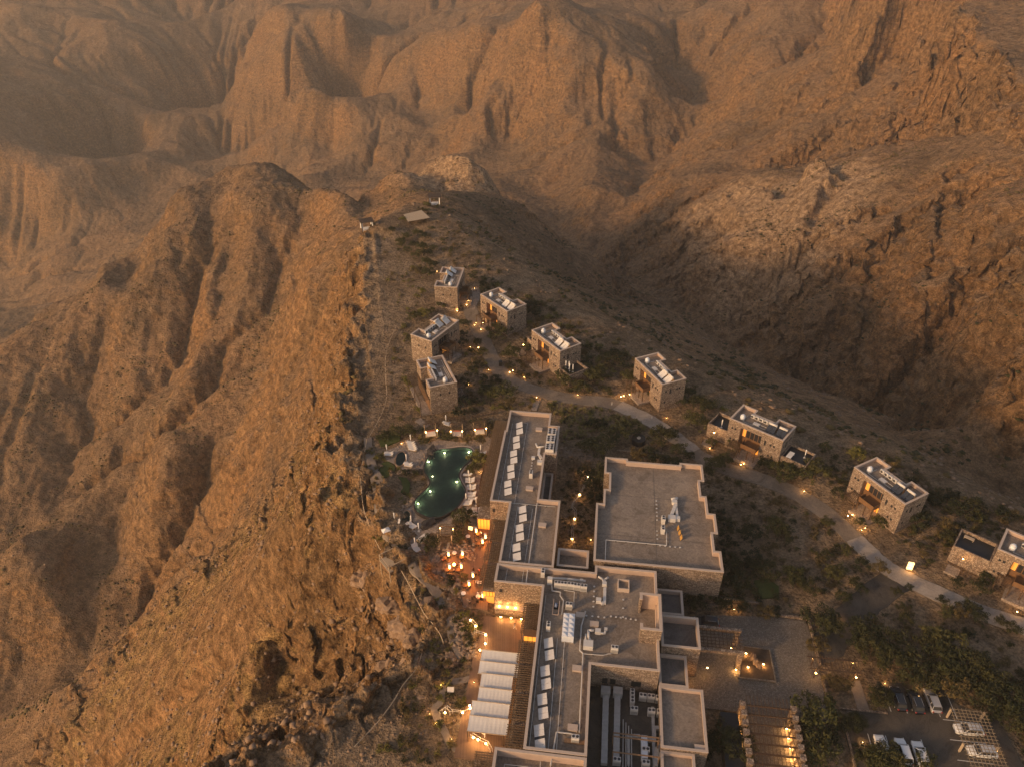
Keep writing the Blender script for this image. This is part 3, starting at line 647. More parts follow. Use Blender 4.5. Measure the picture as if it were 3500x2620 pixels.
# ------------------------------------------------------------------ mesh helpers
class MB:
    def __init__(s): s.v = []; s.f = []
    def add(s, vs, fs):
        o = len(s.v); s.v += [tuple(p) for p in vs]; s.f += [tuple(i + o for i in f) for f in fs]; return s
    def box(s, x0, x1, y0, y1, z0, z1):
        return s.add([(x0, y0, z0), (x1, y0, z0), (x1, y1, z0), (x0, y1, z0), (x0, y0, z1), (x1, y0, z1), (x1, y1, z1), (x0, y1, z1)],
                     [(3, 2, 1, 0), (4, 5, 6, 7), (0, 1, 5, 4), (1, 2, 6, 5), (2, 3, 7, 6), (3, 0, 4, 7)])
    def obox(s, c, size, rotz=0.0, rx=0.0, ry=0.0):
        R = Euler((rx, ry, rotz)).to_matrix(); hx, hy, hz = size[0] / 2, size[1] / 2, size[2] / 2
        vs = [Vector(c) + R @ Vector((sx * hx, sy * hy, sz * hz)) for sz in (-1, 1) for sx, sy in ((-1, -1), (1, -1), (1, 1), (-1, 1))]
        return s.add(vs, [(3, 2, 1, 0), (4, 5, 6, 7), (0, 1, 5, 4), (1, 2, 6, 5), (2, 3, 7, 6), (3, 0, 4, 7)])
    def bar(s, p0, p1, w, h=None):
        p0 = Vector(p0); p1 = Vector(p1); d = p1 - p0; L = d.length
        if L < 1e-6: return s
        h = h or w; d.normalize()
        up = Vector((0, 0, 1)) if abs(d.z) < 0.95 else Vector((1, 0, 0))
        r = d.cross(up).normalized() * (w / 2); u = r.normalized().cross(d).normalized() * (h / 2)
        vs = [p + a * r + b * u for p in (p0, p1) for a, b in ((-1, -1), (1, -1), (1, 1), (-1, 1))]
        return s.add(vs, [(3, 2, 1, 0), (4, 5, 6, 7), (0, 1, 5, 4), (1, 2, 6, 5), (2, 3, 7, 6), (3, 0, 4, 7)])
    def cyl(s, p0, p1, r0, r1=None, n=8):
        p0 = Vector(p0); p1 = Vector(p1); r1 = r0 if r1 is None else r1
        d = (p1 - p0).normalized(); up = Vector((0, 0, 1)) if abs(d.z) < 0.95 else Vector((1, 0, 0))
        a = d.cross(up).normalized(); b = a.cross(d)
        vs = [p + (a * math.cos(2 * math.pi * k / n) + b * math.sin(2 * math.pi * k / n)) * r for p, r in ((p0, r0), (p1, r1)) for k in range(n)]
        fs = [(k, n + k, n + (k + 1) % n, (k + 1) % n) for k in range(n)] + [tuple(range(n)), tuple(range(2 * n - 1, n - 1, -1))]
        return s.add(vs, fs)
    def pipe(s, pts, r, n=6):
        for a, b in zip(pts[:-1], pts[1:]): s.cyl(a, b, r, r, n)
        return s
    def prism(s, poly, z0, z1):
        n = len(poly)
        vs = [(p[0], p[1], z0) for p in poly] + [(p[0], p[1], z1) for p in poly]
        return s.add(vs, [tuple(range(n - 1, -1, -1)), tuple(range(n, 2 * n))] + [(i, (i + 1) % n, n + (i + 1) % n, n + i) for i in range(n)])
    def ball(s, c, r, seed=0, jag=0.0, seg=6, ring=4, sq=(1, 1, 1)):
        rr = random.Random(seed); vs = []; fs = []
        vs.append((c[0], c[1], c[2] - r * sq[2]))
        for i in range(1, ring):
            ph = -math.pi / 2 + math.pi * i / ring
            for k in range(seg):
                th = 2 * math.pi * k / seg; q_ = r * (1 + jag * rr.uniform(-1, 1))
                vs.append((c[0] + q_ * math.cos(ph) * math.cos(th) * sq[0], c[1] + q_ * math.cos(ph) * math.sin(th) * sq[1], c[2] + q_ * math.sin(ph) * sq[2]))
        vs.append((c[0], c[1], c[2] + r * sq[2]))
        for k in range(seg): fs.append((0, 1 + (k + 1) % seg, 1 + k))
        for i in range(ring - 2):
            for k in range(seg):
                a = 1 + i * seg + k; b = 1 + i * seg + (k + 1) % seg; fs.append((a, b, b + seg, a + seg))
        t = len(vs) - 1; o = 1 + (ring - 2) * seg
        for k in range(seg): fs.append((o + k, o + (k + 1) % seg, t))
        return s.add(vs, fs)
    def mesh(s, name, mat, smooth=False):
        me = bpy.data.meshes.new(name); me.from_pydata(s.v, [], s.f); me.update()
        if smooth: me.polygons.foreach_set('use_smooth', [True] * len(me.polygons))
        me.materials.append(M[mat] if isinstance(mat, str) else mat)
        return me
    def build(s, name, mat, parent=None, smooth=False):
        return link(name, s.mesh(name, mat, smooth), parent)
def link(name, me, parent=None, loc=None, rotz=None):
    o = bpy.data.objects.new(name, me); COL.link(o)
    if parent: o.parent = parent
    if loc is not None: o.location = loc
    if rotz is not None: o.rotation_euler = (0, 0, rotz)
    return o
def tag(o, label, cat, group=None):
    o['label'] = label; o['category'] = cat
    if group: o['group'] = group
    return o
def thing(name, label, cat, loc=(0, 0, 0), rotz=0.0, group=None):
    return tag(link(name, None, None, loc, rotz), label, cat, group)
def struct(name, me, label=None):
    o = link(name, me); o['kind'] = 'structure'
    if label: o['label'] = label
    return o
def copy_tree(o, loc, rotz, label=None, parent=None):
    c = o.copy(); COL.link(c)
    if parent is None:
        c.location = loc; c.rotation_euler = (0, 0, rotz)
        if label: c['label'] = label
    else: c.parent = parent
    for ch in list(o.children): copy_tree(ch, None, None, None, c)
    return c
class Stamp:
    """first call places the original, later calls copy it with its parts"""
    def __init__(s, root): s.root = root; s.used = False
    def at(s, loc, rotz, label, group=None, scale=None):
        if not s.used: s.used = True; o = s.root; o.location = loc; o.rotation_euler = (0, 0, rotz); o['label'] = label
        else: o = copy_tree(s.root, loc, rotz, label)
        if group: o['group'] = group
        if scale: o.scale = (scale,) * 3 if not isinstance(scale, tuple) else scale
        return o
HR = -math.radians(7.05)
HO = Vector((-3.39, 99.42, 0.0))
def LW(a, b, z=0.0):
    return (HO.x + a * math.cos(HR) - b * math.sin(HR), HO.y + a * math.sin(HR) + b * math.cos(HR), z)
def to_loc(p):
    dx, dy = p[0] - HO.x, p[1] - HO.y
    return (dx * math.cos(HR) + dy * math.sin(HR), -dx * math.sin(HR) + dy * math.cos(HR))
ORD = ['first', 'second', 'third', 'fourth', 'fifth', 'sixth', 'seventh', 'eighth', 'ninth', 'tenth', 'eleventh', 'twelfth', 'thirteenth', 'fourteenth']
def inset(poly, d):
    n = len(poly); out = []
    for i in range(n):
        p0, p1, p2 = poly[i - 1], poly[i], poly[(i + 1) % n]
        e0 = Vector((p1[0] - p0[0], p1[1] - p0[1])).normalized(); e1 = Vector((p2[0] - p1[0], p2[1] - p1[1])).normalized()
        n0 = Vector((-e0.y, e0.x)); n1 = Vector((-e1.y, e1.x))
        k = 1.0 + n0.dot(n1)
        q_ = Vector(p1) + (n0 + n1) * (d / max(k, 0.2))
        out.append((q_.x, q_.y))
    return out

# ------------------------------------------------------------------ hotel
def ring(mb, outer, inner, z):
    n = len(outer); o = len(mb.v)
    mb.v += [(p[0], p[1], z) for p in outer] + [(p[0], p[1], z) for p in inner]
    mb.f += [(o + i, o + (i + 1) % n, o + n + (i + 1) % n, o + n + i) for i in range(n)]
def walls(mb, poly, z0, z1, flip=False):
    n = len(poly)
    for i in range(n):
        a, b = poly[i], poly[(i + 1) % n]
        if flip: a, b = b, a
        mb.add([(a[0], a[1], z0), (b[0], b[1], z0), (b[0], b[1], z1), (a[0], a[1], z1)], [(0, 1, 2, 3)])
def block(parent, name, poly, zr, zt, zb=-1.5, roofmat='gravel', t=0.35, wallmat='stone'):
    mb = MB(); walls(mb, poly, zb, zt - 0.10)
    w = mb.build(name + '_wall', wallmat, parent)
    i1 = inset(poly, t)
    r = MB(); r.add([(p[0], p[1], zr) for p in i1], [tuple(range(len(i1)))]); r.build('roof', roofmat, w)
    p = MB(); walls(p, i1, zr - 0.2, zt - 0.10, True); p.build('parapet', 'plaster', w)
    c = MB(); oo = inset(poly, -0.06); ii = inset(poly, t + 0.05)
    ring(c, oo, ii, zt); walls(c, oo, zt - 0.12, zt); walls(c, ii, zt - 0.12, zt, True)
    o2 = len(c.v); ring(c, oo, ii, zt - 0.12); c.f[-len(poly):] = [tuple(reversed(f)) for f in c.f[-len(poly):]]
    c.build('coping', 'coping', w)
    return w
hotel = thing('hotel_building', 'long flat-roofed stone hotel with stepped wings beside the pool and cliff', 'building', HO, HR)
NWP = [(-4, 21.7), (0.2, 21.7), (0.2, 4.9), (10.9, 4.9), (10.9, 23.5), (6.3, 23.5), (6.3, 38.6), (8.9, 38.6), (8.9, 49.2), (6.5, 49.2), (6.5, 54), (-3.7, 54), (-3.7, 46), (-4, 46)]
block(hotel, 'north_wing', NWP, 8.4, 9.5)
MP = [(0, 0), (9.2, 0), (9.2, -32.3), (19, -32.3), (19, -15.9), (30.7, -15.9), (30.7, 6.3), (19, 6.3), (19, 4.55), (0, 4.55)]
block(hotel, 'main_block', MP, 8.2, 9.5)
block(hotel, 'south_block', [(4.8, -48), (19, -48), (19, -32.6), (4.8, -32.6)], 7.6, 9.4)
block(hotel, 'stair_annex', [(11.5, 6.2), (17.6, 6.2), (17.6, 10.8), (11.5, 10.8)], 7.0, 8.6)
block(hotel, 'side_annex', [(31.0, -0.8), (36, -0.8), (36, 5.1), (31.0, 5.1)], 5.0, 6.0, roofmat='gravel_dark')
block(hotel, 'entrance_block', [(31.4, -9.5), (38.2, -9.5), (38.2, -2.65), (31.4, -2.65)], 6.2, 8.0, roofmat='gravel_dark')
block(hotel, 'porch_block', [(31.0, -16.1), (35.9, -16.1), (35.9, -9.75), (31.0, -9.75)], 5.3, 6.0, roofmat='gravel_dark')
block(hotel, 'kitchen_wing', [(30.9, -27.4), (38.3, -27.4), (38.3, -16.25), (30.9, -16.25)], 5.2, 6.0)
block(hotel, 'kitchen_wing_end', [(30.9, -48), (36.2, -48), (36.2, -27.6), (30.9, -27.6)], 4.6, 5.4)
yard = MB(); yard.box(19.02, 30.88, -48, -15.92, -1.5, 3.2); yard.build('kitchen_yard_floor', 'asphalt', hotel)
# open-topped lift housing on the roof
tw = MB()
tw.box(27.3, 31.0, -1.9, -1.55, 8.2, 12); tw.box(30.65, 31.0, -9.6, -1.9, 8.2, 12); tw.box(27.3, 30.65, -9.6, -9.25, 8.2, 12); tw.box(27.3, 27.65, -3.0, -1.9, 8.2, 12); tw.box(27.3, 27.65, -9.25, -8.4, 8.2, 12)
t_ = tw.build('lift_housing', 'stone', hotel)
tp = MB(); tp.box(27.66, 30.64, -1.92, -1.905, 8.2, 11.95); tp.box(30.635, 30.645, -9.24, -1.93, 8.2, 11.95); tp.build('inner_plaster', 'plaster', t_)
tc = MB(); tc.box(27.2, 31.1, -1.98, -1.45, 12.0, 12.1); tc.box(30.56, 31.1, -9.7, -1.98, 12.003, 12.103); tc.box(27.2, 30.56, -9.7, -9.17, 12.0, 12.1); tc.box(27.2, 27.74, -3.1, -1.98, 12.003, 12.103); tc.box(27.2, 27.74, -9.17, -8.3, 12.003, 12.103); tc.build('coping', 'coping', t_)
# walls of the lower court between wing and hall
block(hotel, 'court_annex', [(6.35, 24), (8.4, 24), (8.4, 38.4), (6.35, 38.4)], 3.0, 3.8, roofmat='gravel_dark')

def pane_row(parent, x0, x1, y, z0, z1, n, axis='x', mat='lit_window', out=0.04):
    """a timber-framed glazed bay with n panes"""
    f = MB()
    if axis == 'x': f.box(x0, x1, y - 0.08, y, z0, z1)
    else: f.box(y - 0.08, y, x0, x1, z0, z1)
    w = f.build('window', 'timber_mid', parent)
    dx = (x1 - x0) / n
    for k in range(n):
        p = MB(); a, b = x0 + k * dx + 0.06, x0 + (k + 1) * dx - 0.06
        if axis == 'x': p.box(a, b, y - 0.10, y - 0.085, z0 + 0.08, z1 - 0.08)
        else: p.box(y - 0.10, y - 0.085, a, b, z0 + 0.08, z1 - 0.08)
        p.build('pane', mat, w)
    return w
# glazed bays below the lattices (west walls and south walls)
bay = MB(); bay.box(-7.0, -4.02, 22.2, 53.5, -1.0, 3.6); bay.build('ground_floor_bay', 'stone', hotel)
pane_row(hotel, -6.9, -4.2, 22.15, 0.2, 3.4, 4)
for b0 in (26, 31, 36, 41, 46): pane_row(hotel, b0, b0 + 3.0, -7.03, 0.3, 3.0, 3, 'y', 'lit_soft')
bay = MB(); bay.box(-2.8, 0.18, 2.6, 21.4, -1.0, 3.6); bay.build('ground_floor_bay', 'stone', hotel)
pane_row(hotel, -2.7, -0.1, 2.55, 2.0, 3.4, 4)
for b0 in (4, 9.2, 14.5): pane_row(hotel, b0, b0 + 4.2, -2.83, 0.3, 3.2, 4, 'y')
dr = MB(); dr.box(-2.0, -0.5, 2.44, 2.54, 0.0, 1.9); dr.build('door', 'lit_soft', hotel)
bay = MB(); bay.box(6.3, 9.18, -29.6, -0.05, -1.0, 3.6); bay.build('ground_floor_bay', 'stone', hotel)
for b0 in (-6, -12, -18, -24): pane_row(hotel, b0, b0 + 4.4, 6.27, 0.3, 3.2, 4, 'y')
cn = MB(); cn.box(0.05, 6.2, -1.0, -0.03, 2.7, 2.95); cn.build('wall_canopy', 'plaster', hotel)
up = MB(); up.box(6.6, 9.15, -8.6, -7.2, 3.6, 5.6); w_ = up.build('glazed_box', 'timber_mid', hotel)
for k in range(3):
    p = MB(); p.box(6.7 + k * 0.8, 7.4 + k * 0.8, -8.64, -8.62, 3.8, 5.4); p.build('pane', 'lit_window', w_)
for (a, b, z) in ((1.0, -0.03, 6.6), (-3.5, 21.67, 6.3), (-3.2, 21.67, 2.6)):
    p = MB(); p.box(a, a + 0.55, b - 0.06, b, z, z + 0.9); p.build('window', 'glass', hotel)
for a in (21.2, 22.6, 26.2, 27.0):
    p = MB(); p.box(a, a + 0.9, -16.0, -15.93, 4.6, 5.9); p.build('window', 'black', hotel)
# lattice shades: stout beams with close battens
def lattice(name, label, a0, a1, b0, b1, z, pitch_a=0.42, pitch_b=0.42, parent=None, posts=True, group='timber lattice shades along the hotel wall', cat='lattice shade', mat='lattice', w=0.13):
    t = thing(name, label, cat, LW(a0, b0, 0), HR, group)
    L, D = a1 - a0, b1 - b0
    mb = MB(); n = max(2, int(D / pitch_b))
    for k in range(n + 1): mb.box(-0.25, L, D * k / n - w / 2, D * k / n + w / 2, z, z + 0.12)
    o = mb.build('batten', mat, t); o['kind'] = 'stuff'
    mb = MB(); n = max(2, int(L / pitch_a))
    for k in range(n + 1): mb.box(L * k / n - w / 2, L * k / n + w / 2, -0.25, D + 0.25, z - 0.125, z - 0.005)
    o = mb.build('cross_batten', mat, t); o['kind'] = 'stuff'
    if posts:
        for y in (0.15, D - 0.15):
            p = MB(); p.box(0.0, 0.16, y - 0.08, y + 0.08, -0.5, z - 0.13); p.build('post', 'timber', t)
    return t
lattice('lattice_shade', 'long dark timber lattice along the north wing beside the pool', -7.6, -4.05, 25.8, 56.5, 4.0)
for k, (b0, b1, dsc) in enumerate([(20.6, 23.9, 'short lattice at the corner of the north wing'), (15.6, 20.2, 'lattice beside the uppermost fire heaters'), (10.0, 14.6, 'lattice beside the middle of the dining terrace'), (3.2, 8.9, 'lattice at the lower end of the dining terrace')]):
    lattice('lattice_shade', 'dark timber ' + dsc, -3.6, -0.05 if b1 < 21.5 else -0.05, b0, b1, 4.0 - 0.02 * k)
for k, (b0, b1, dsc) in enumerate([(-6.8, 2.4, 'lattice over the lamp-lit stone wall corner'), (-13.1, -8.7, 'lattice beside the first white awning'), (-18.7, -14.0, 'lattice beside the third white awning'), (-24.3, -19.7, 'lattice beside the fifth white awning'), (-29.2, -25.5, 'lattice below the last white awning')]):
    lattice('lattice_shade', 'dark timber ' + dsc, 6.0, 9.1, b0, b1, 4.05 + 0.02 * k)
lattice('lattice_shade', 'dark timber lattice at the lower left corner of the south block', 1.4, 4.7, -40, -30.7, 4.0)

hall = thing('hall_building', 'big flat gravel-roofed stone hall with notched parapet right of the hotel wing', 'building', HO, HR)
HP = [(18.6, 7.6), (43.6, 7.6), (43.6, 13), (42.4, 13), (42.4, 17.8), (43.4, 17.8), (43.4, 23.5), (42, 23.5), (42, 28.7), (40.9, 28.7), (40.9, 33.5), (41.9, 33.5), (41.9, 39.1), (36.9, 39.1), (36.9, 38.3), (25.2, 38.3), (25.2, 39.1), (20.1, 39.1), (20.1, 33.6), (21.2, 33.6), (21.2, 28.4), (20.1, 28.4), (20.1, 23.8), (18.6, 23.8)]
block(hall, 'hall', HP, 8.3, 9.5)
sm = MB()
for (x0, x1, y0, y1) in ((31.0, 31.08, 8.2, 37.8), (21.5, 31.0, 28.0, 28.08), (31.1, 40.6, 28.0, 28.08), (19.2, 31.0, 16.0, 16.08), (31.1, 42.0, 16.0, 16.08)): sm.box(x0, x1, y0, y1, 8.302, 8.325)
sm.build('roof_seam', 'gravel_dark', hall)

# ------------------------------------------------------------------ villas
VN = [(0, 0), (13.8, 0), (13.8, 7.4), (9.45, 7.4), (9.45, 5.55), (3.95, 5.55), (3.95, 7.4), (0, 7.4)]
def build_villa(solar):
    t = thing('villa', '', 'villa', (0, 0, 0), 0, 'stone villas along the road')
    T, R0 = 8.6, 7.7
    # walls with a tall glazed recess in the front face
    mb = MB()
    X0, X1, ZR = 3.2, 8.6, 7.2
    n = len(VN)
    for i in range(1, n):
        a, b = VN[i], VN[(i + 1) % n]
        mb.add([(a[0], a[1], -3), (b[0], b[1], -3), (b[0], b[1], T - 0.1), (a[0], a[1], T - 0.1)], [(0, 1, 2, 3)])
    for x0, x1, z0, z1 in ((0, X0, -3, T - 0.1), (X1, 13.8, -3, T - 0.1), (X0, X1, ZR, T - 0.1)):
        mb.add([(x0, 0, z0), (x1, 0, z0), (x1, 0, z1), (x0, 0, z1)], [(0, 1, 2, 3)])
    mb.add([(X0, 0, -3), (X0, 1.4, -3), (X0, 1.4, ZR), (X0, 0, ZR)], [(0, 1, 2, 3)])
    mb.add([(X1, 0, -3), (X1, 1.4, -3), (X1, 1.4, ZR), (X1, 0, ZR)], [(3, 2, 1, 0)])
    mb.add([(X0, 0, ZR), (X1, 0, ZR), (X1, 1.4, ZR), (X0, 1.4, ZR)], [(0, 3, 2, 1)])
    w = mb.build('wall', 'stone', t)
    i1 = inset(VN, 0.32)
    r = MB(); r.add([(p[0], p[1], R0) for p in i1], [tuple(range(n))]); rf = r.build('roof', 'gravel', t)
    p = MB(); walls(p, i1, R0 - 0.2, T - 0.1, True); p.build('parapet', 'plaster', rf)
    c = MB(); oo = inset(VN, -0.06); ii = inset(VN, 0.38); ring(c, oo, ii, T); walls(c, oo, T - 0.12, T); walls(c, ii, T - 0.12, T, True); c.build('coping', 'coping', rf)
    # recess: dark timber back with lit glazing
    b = MB(); b.box(X0 + 0.02, X1 - 0.02, 1.3, 1.38, -1, ZR - 0.02); bk = b.build('timber_screen', 'timber_mid', t)
    for k, (x, z, m_) in enumerate([(3.4, 4.2, 'lit_soft'), (4.45, 4.2, 'glass'), (5.5, 4.2, 'glass'), (6.55, 4.2, 'glass'), (7.6, 4.2, 'glass'), (5.5, 0.4, 'glass'), (6.55, 0.4, 'lit_soft'), (7.6, 0.4, 'lit_window')]):
        q_ = MB(); q_.box(x, x + 0.85, 1.25, 1.29, z, z + 2.3); q_.build('pane', m_, bk)
    # balcony on posts
    bl = MB(); bl.box(X0 + 1.6, X1 + 0.1, -2.2, 1.25, 3.3, 3.5); bo = bl.build('balcony', 'timber_mid', t)
    pn = MB(); pn.box(X0 + 1.6, X1 + 0.1, -2.26, -2.2, 3.3, 4.5); pn.build('balustrade', 'timber_mid', bo)
    pn = MB(); pn.box(X0 + 1.6, X0 + 1.66, -2.2, 0, 3.5, 4.5); pn.build('balustrade', 'timber_mid', bo)
    pn = MB(); pn.box(X1 + 0.04, X1 + 0.1, -2.2, 0, 3.5, 4.5); pn.build('balustrade', 'timber_mid', bo)
    for x in (X0 + 1.7, X0 + 3.6, X1): 
        q_ = MB(); q_.box(x - 0.09, x + 0.09, -2.18, -2.0, -1.0, 3.3); q_.build('post', 'timber', t)
    # timber shade frame beside the balcony
    fr = MB()
    for x in (2.0, 4.6): fr.box(x, x + 0.14, -3.2, -3.06, -1.0, 3.0)
    for k in range(8): fr.box(1.8, 4.9, -3.3 + k * 0.42, -3.18 + k * 0.42, 3.0, 3.12)
    fr.box(2.0, 2.14, -3.4, 0, 2.88, 3.0); fr.box(4.6, 4.74, -3.4, 0, 2.88, 3.0)
    fr.build('shade_frame', 'timber', t)
    q_ = MB(); q_.box(X0 + 1.0, X1 + 0.8, -3.6, 1.2, -1.2, 0.35); q_.build('terrace_slab', 'paving', t)
    # small square windows in pairs
    for x, z in ((0.9, 5.9), (1.7, 5.9), (0.9, 2.6), (1.7, 2.6), (9.5, 5.2), (10.9, 5.6), (11.8, 5.6), (10.9, 2.4), (11.8, 2.4)):
        q_ = MB(); hh = 1.3 if x == 9.5 else 0.55; q_.box(x, x + 0.45, -0.05, 0.1, z, z + hh); q_.build('window', 'glass', t)
    for y, z in ((1.2, 5.7), (2.6, 5.0), (4.6, 5.7), (1.2, 2.2), (5.4, 5.7)):
        q_ = MB(); hh = 1.4 if y == 2.6 else 0.55; q_.box(13.75, 13.85, y, y + 0.45, z, z + hh); q_.build('window', 'glass', t)
    for y, z in ((2.0, 5.4), (4.4, 5.4)):
        q_ = MB(); q_.box(-0.05, 0.05, y, y + 0.45, z, z + 0.6); q_.build('window', 'glass', t)
    # rear timber veranda
    q_ = MB(); q_.box(4.1, 9.3, 5.56, 5.62, 0.2, 6.4); q_.build('rear_screen', 'timber', t)
    return t
villa_stamp = Stamp(build_villa(False))
VILLAS = [  # front-left corner, direction of the front face, base height, phrase
    ((-17.4, 218.8), (1.55, 13.4), 0.3, 'farthest villa below the tree-lined lookout path', 'V1'),
    ((-9.9, 214.4), (8.25, -10.6), 0.3, 'villa facing the head of the road', 'V2'),
    ((-22.8, 186.5), (7.2, 11.9), 0.3, 'villa on the cliff side of the road bend', 'V3'),
    ((-14.4, 166.5), (-4.7, 12.8), 0.3, 'villa nearest the pool, with terraces towards the cliff', 'V4'),
    ((5.7, 192.8), (7.7, -11.5), 0.3, 'villa with dark roof terrace in the middle of the row', 'V5'),
    ((33.7, 177.9), (5.4, -12.5), 0.3, 'villa standing right at the outer road curve', 'V6'),
    ((53.5, 151.1), (11.1, -9.3), 0.3, 'wide villa with black terraces at both ends', 'V7'),
    ((77.5, 133.0), (6.7, -12.4), 0.3, 'villa on its own below the wide one, with lit garden lamps', 'V8'),
    ((97.3, 108.2), (10.6, -8.85), 0.3, 'villa cut off by the right edge', 'V9')]
VPHR = {}
VM = {}
for (ox, oy), (dx, dy), dz, ph, key in VILLAS:
    rz = math.atan2(dy, dx)
    o = villa_stamp.at((ox, oy, dz), rz, 'two-storey rubble stone ' + ph)
    VM[key] = (Vector((ox, oy, dz)), rz); VPHR[key] = ph
def VL(key, x, y, z):
    o, rz = VM[key]
    return (o.x + x * math.cos(rz) - y * math.sin(rz), o.y + x * math.sin(rz) + y * math.cos(rz), o.z + z)
# walled side terraces with dark floors
def side_terrace(key, label, x0, x1, y0, y1, zt, zf):
    o, rz = VM[key]
    t = thing('walled_terrace', label, 'terrace', (o.x, o.y, o.z), rz, 'walled terraces beside villas')
    P_ = [(x0, y0), (x1, y0), (x1, y1), (x0, y1)]
    mb = MB(); walls(mb, P_, -3, zt); i1 = inset(P_, 0.3); walls(mb, i1, zf - 0.1, zt, True); ring(mb, P_, i1, zt); mb.build('wall', 'stone', t)
    f = MB(); f.add([(p[0], p[1], zf) for p in i1], [(0, 1, 2, 3)]); f.build('floor', 'black', t)
    return t
side_terrace('V5', 'black-floored stone terrace beside the middle villa', 13.85, 19.0, -0.4, 6.2, 3.6, 2.8)
side_terrace('V5', 'narrow walled terrace left of the middle villa', -3.6, -0.05, 1.0, 6.5, 3.8, 1.5)
side_terrace('V7', 'black roof terrace with white table right of the wide villa', 13.85, 20.2, 0.6, 6.6, 3.8, 3.2)
side_terrace('V7', 'dark roof terrace with one parasol left of the wide villa', -5.6, -0.05, 0.8, 7.0, 3.8, 2.9)
side_terrace('V9', 'dark roof terrace with wooden furniture at the right edge', -7.2, -0.05, 0.4, 6.8, 4.4, 3.6)
def villa_lattice(key, label, x0, x1, y0, y1, z):
    o, rz = VM[key]; t = thing('villa_lattice', label, 'lattice shade', VL(key, x0, y0, 0), rz, 'lattice shades on villas'); L, D = x1 - x0, y1 - y0
    for k in range(int(L / 0.5) + 1): MB().box(k * 0.5, k * 0.5 + 0.1, -0.2, D + 0.2, z, z + 0.12).build('slat', 'lattice', t)
    for y in (0.1, D / 2, D - 0.1): MB().box(-0.2, L + 0.2, y - 0.07, y + 0.07, z - 0.16, z - 0.003).build('beam', 'timber', t)
    for x in (0.1, L / 2, L - 0.1): MB().box(x - 0.08, x + 0.08, D - 0.16, D, -2, z - 0.17).build('post', 'timber', t)
    MB().box(0.0, L, -0.02, D - 0.2, -2, 0.4).build('terrace_slab', 'paving', t)
    MB().box(0.3, L - 0.3, 0.0, 0.06, 0.5, z - 0.4).build('timber_screen', 'timber_mid', t)
villa_lattice('V4', 'dark timber lattice terrace down the cliff side of the pool villa', 0.4, 13.4, 7.46, 10.2, 4.6)
villa_lattice('V3', 'timber lattice terrace on the cliff side of the bend villa', 9.6, 13.6, 7.46, 9.4, 4.6)
def parasol(mat='white_cloth'):
    t = thing('closed_parasol', '', 'parasol')
    MB().cyl((0, 0, 0), (0, 0, 2.6), 0.04, 0.04, 6).build('pole', 'white_metal', t)
    MB().cyl((0, 0, 0.9), (0, 0, 2.3), 0.09, 0.16, 8).cyl((0, 0, 2.3), (0, 0, 2.62), 0.16, 0.03, 8).build('folded_cloth', mat, t)
    MB().cyl((0, 0, 0), (0, 0, 0.08), 0.3, 0.3, 10).build('base', 'pipe', t)
    return t
PARASOL = Stamp(parasol())
for k, x in enumerate((14.6, 15.4, 16.3, 17.2)):
    PARASOL.at(VL('V5', x, 1.6 + 0.5 * (k % 2), 2.8), 0, 'closed white parasol, %s from the wall on the middle villa terrace' % ORD[k], 'closed white parasols')
PARASOL.at(VL('V7', 18.4, 4.2, 3.2), 0, 'closed white parasol on black terrace right of the wide villa', 'closed white parasols')
PARASOL.at(VL('V7', -2.6, 2.4, 2.9), 0, 'closed white parasol on the dark terrace left of the wide villa', 'closed white parasols')
def box_thing(name, label, cat, mat, loc, rz, size, group=None, legs=True):
    t = thing(name, label, cat, loc, rz, group)
    MB().box(-size[0] / 2, size[0] / 2, -size[1] / 2, size[1] / 2, size[2] - 0.06, size[2]).build('table_top', mat, t)
    if legs:
        for sx in (-1, 1):
            for sy in (-1, 1): MB().box(sx * (size[0] / 2 - 0.12) - 0.04, sx * (size[0] / 2 - 0.12) + 0.04, sy * (size[1] / 2 - 0.12) - 0.04, sy * (size[1] / 2 - 0.12) + 0.04, 0, size[2] - 0.06).build('leg', mat, t)
    return t
box_thing('terrace_table', 'long white table on black terrace right of the wide villa', 'table', 'white_cloth', VL('V7', 15.6, 2.2, 3.2), VM['V7'][1], (1.2, 2.6, 0.75))
box_thing('terrace_table', 'low wooden table on the roof terrace at the right edge', 'table', 'timber_pale', VL('V9', -5.2, 5.2, 3.6), VM['V9'][1], (2.0, 0.9, 0.5))

# rooftop plant on villas
def condenser(n=1, w=0.95, d=0.42, h=1.0):
    t = thing('air_conditioner', '', 'air conditioner')
    MB().box(-w / 2, w / 2, -d / 2, d / 2, 0.08, h).build('casing', 'white_metal', t)
    MB().cyl((-0.12, -d / 2 - 0.012, h * 0.55), (-0.12, -d / 2 + 0.01, h * 0.55), 0.33, 0.33, 14).build('fan_grille', 'fan', t)
    for x in (-w / 2 + 0.1, w / 2 - 0.1): MB().box(x - 0.05, x + 0.05, -d / 2, d / 2, 0, 0.08).build('foot', 'black', t)
    return t
AC1 = Stamp(condenser())
def water_tank():
    t = thing('water_tank', '', 'water tank')
    MB().cyl((0, 0, 0.15), (0, 0, 1.25), 0.62, 0.6, 16).cyl((0, 0, 1.25), (0, 0, 1.5), 0.6, 0.25, 16).build('drum', 'tank', t, True)
    MB().cyl((0, 0, 1.5), (0, 0, 1.6), 0.25, 0.25, 12).build('lid', 'tank', t)
    MB().box(-0.6, 0.6, -0.6, 0.6, 0, 0.15).build('plinth', 'concrete', t)
    return t
TANK1 = Stamp(water_tank())
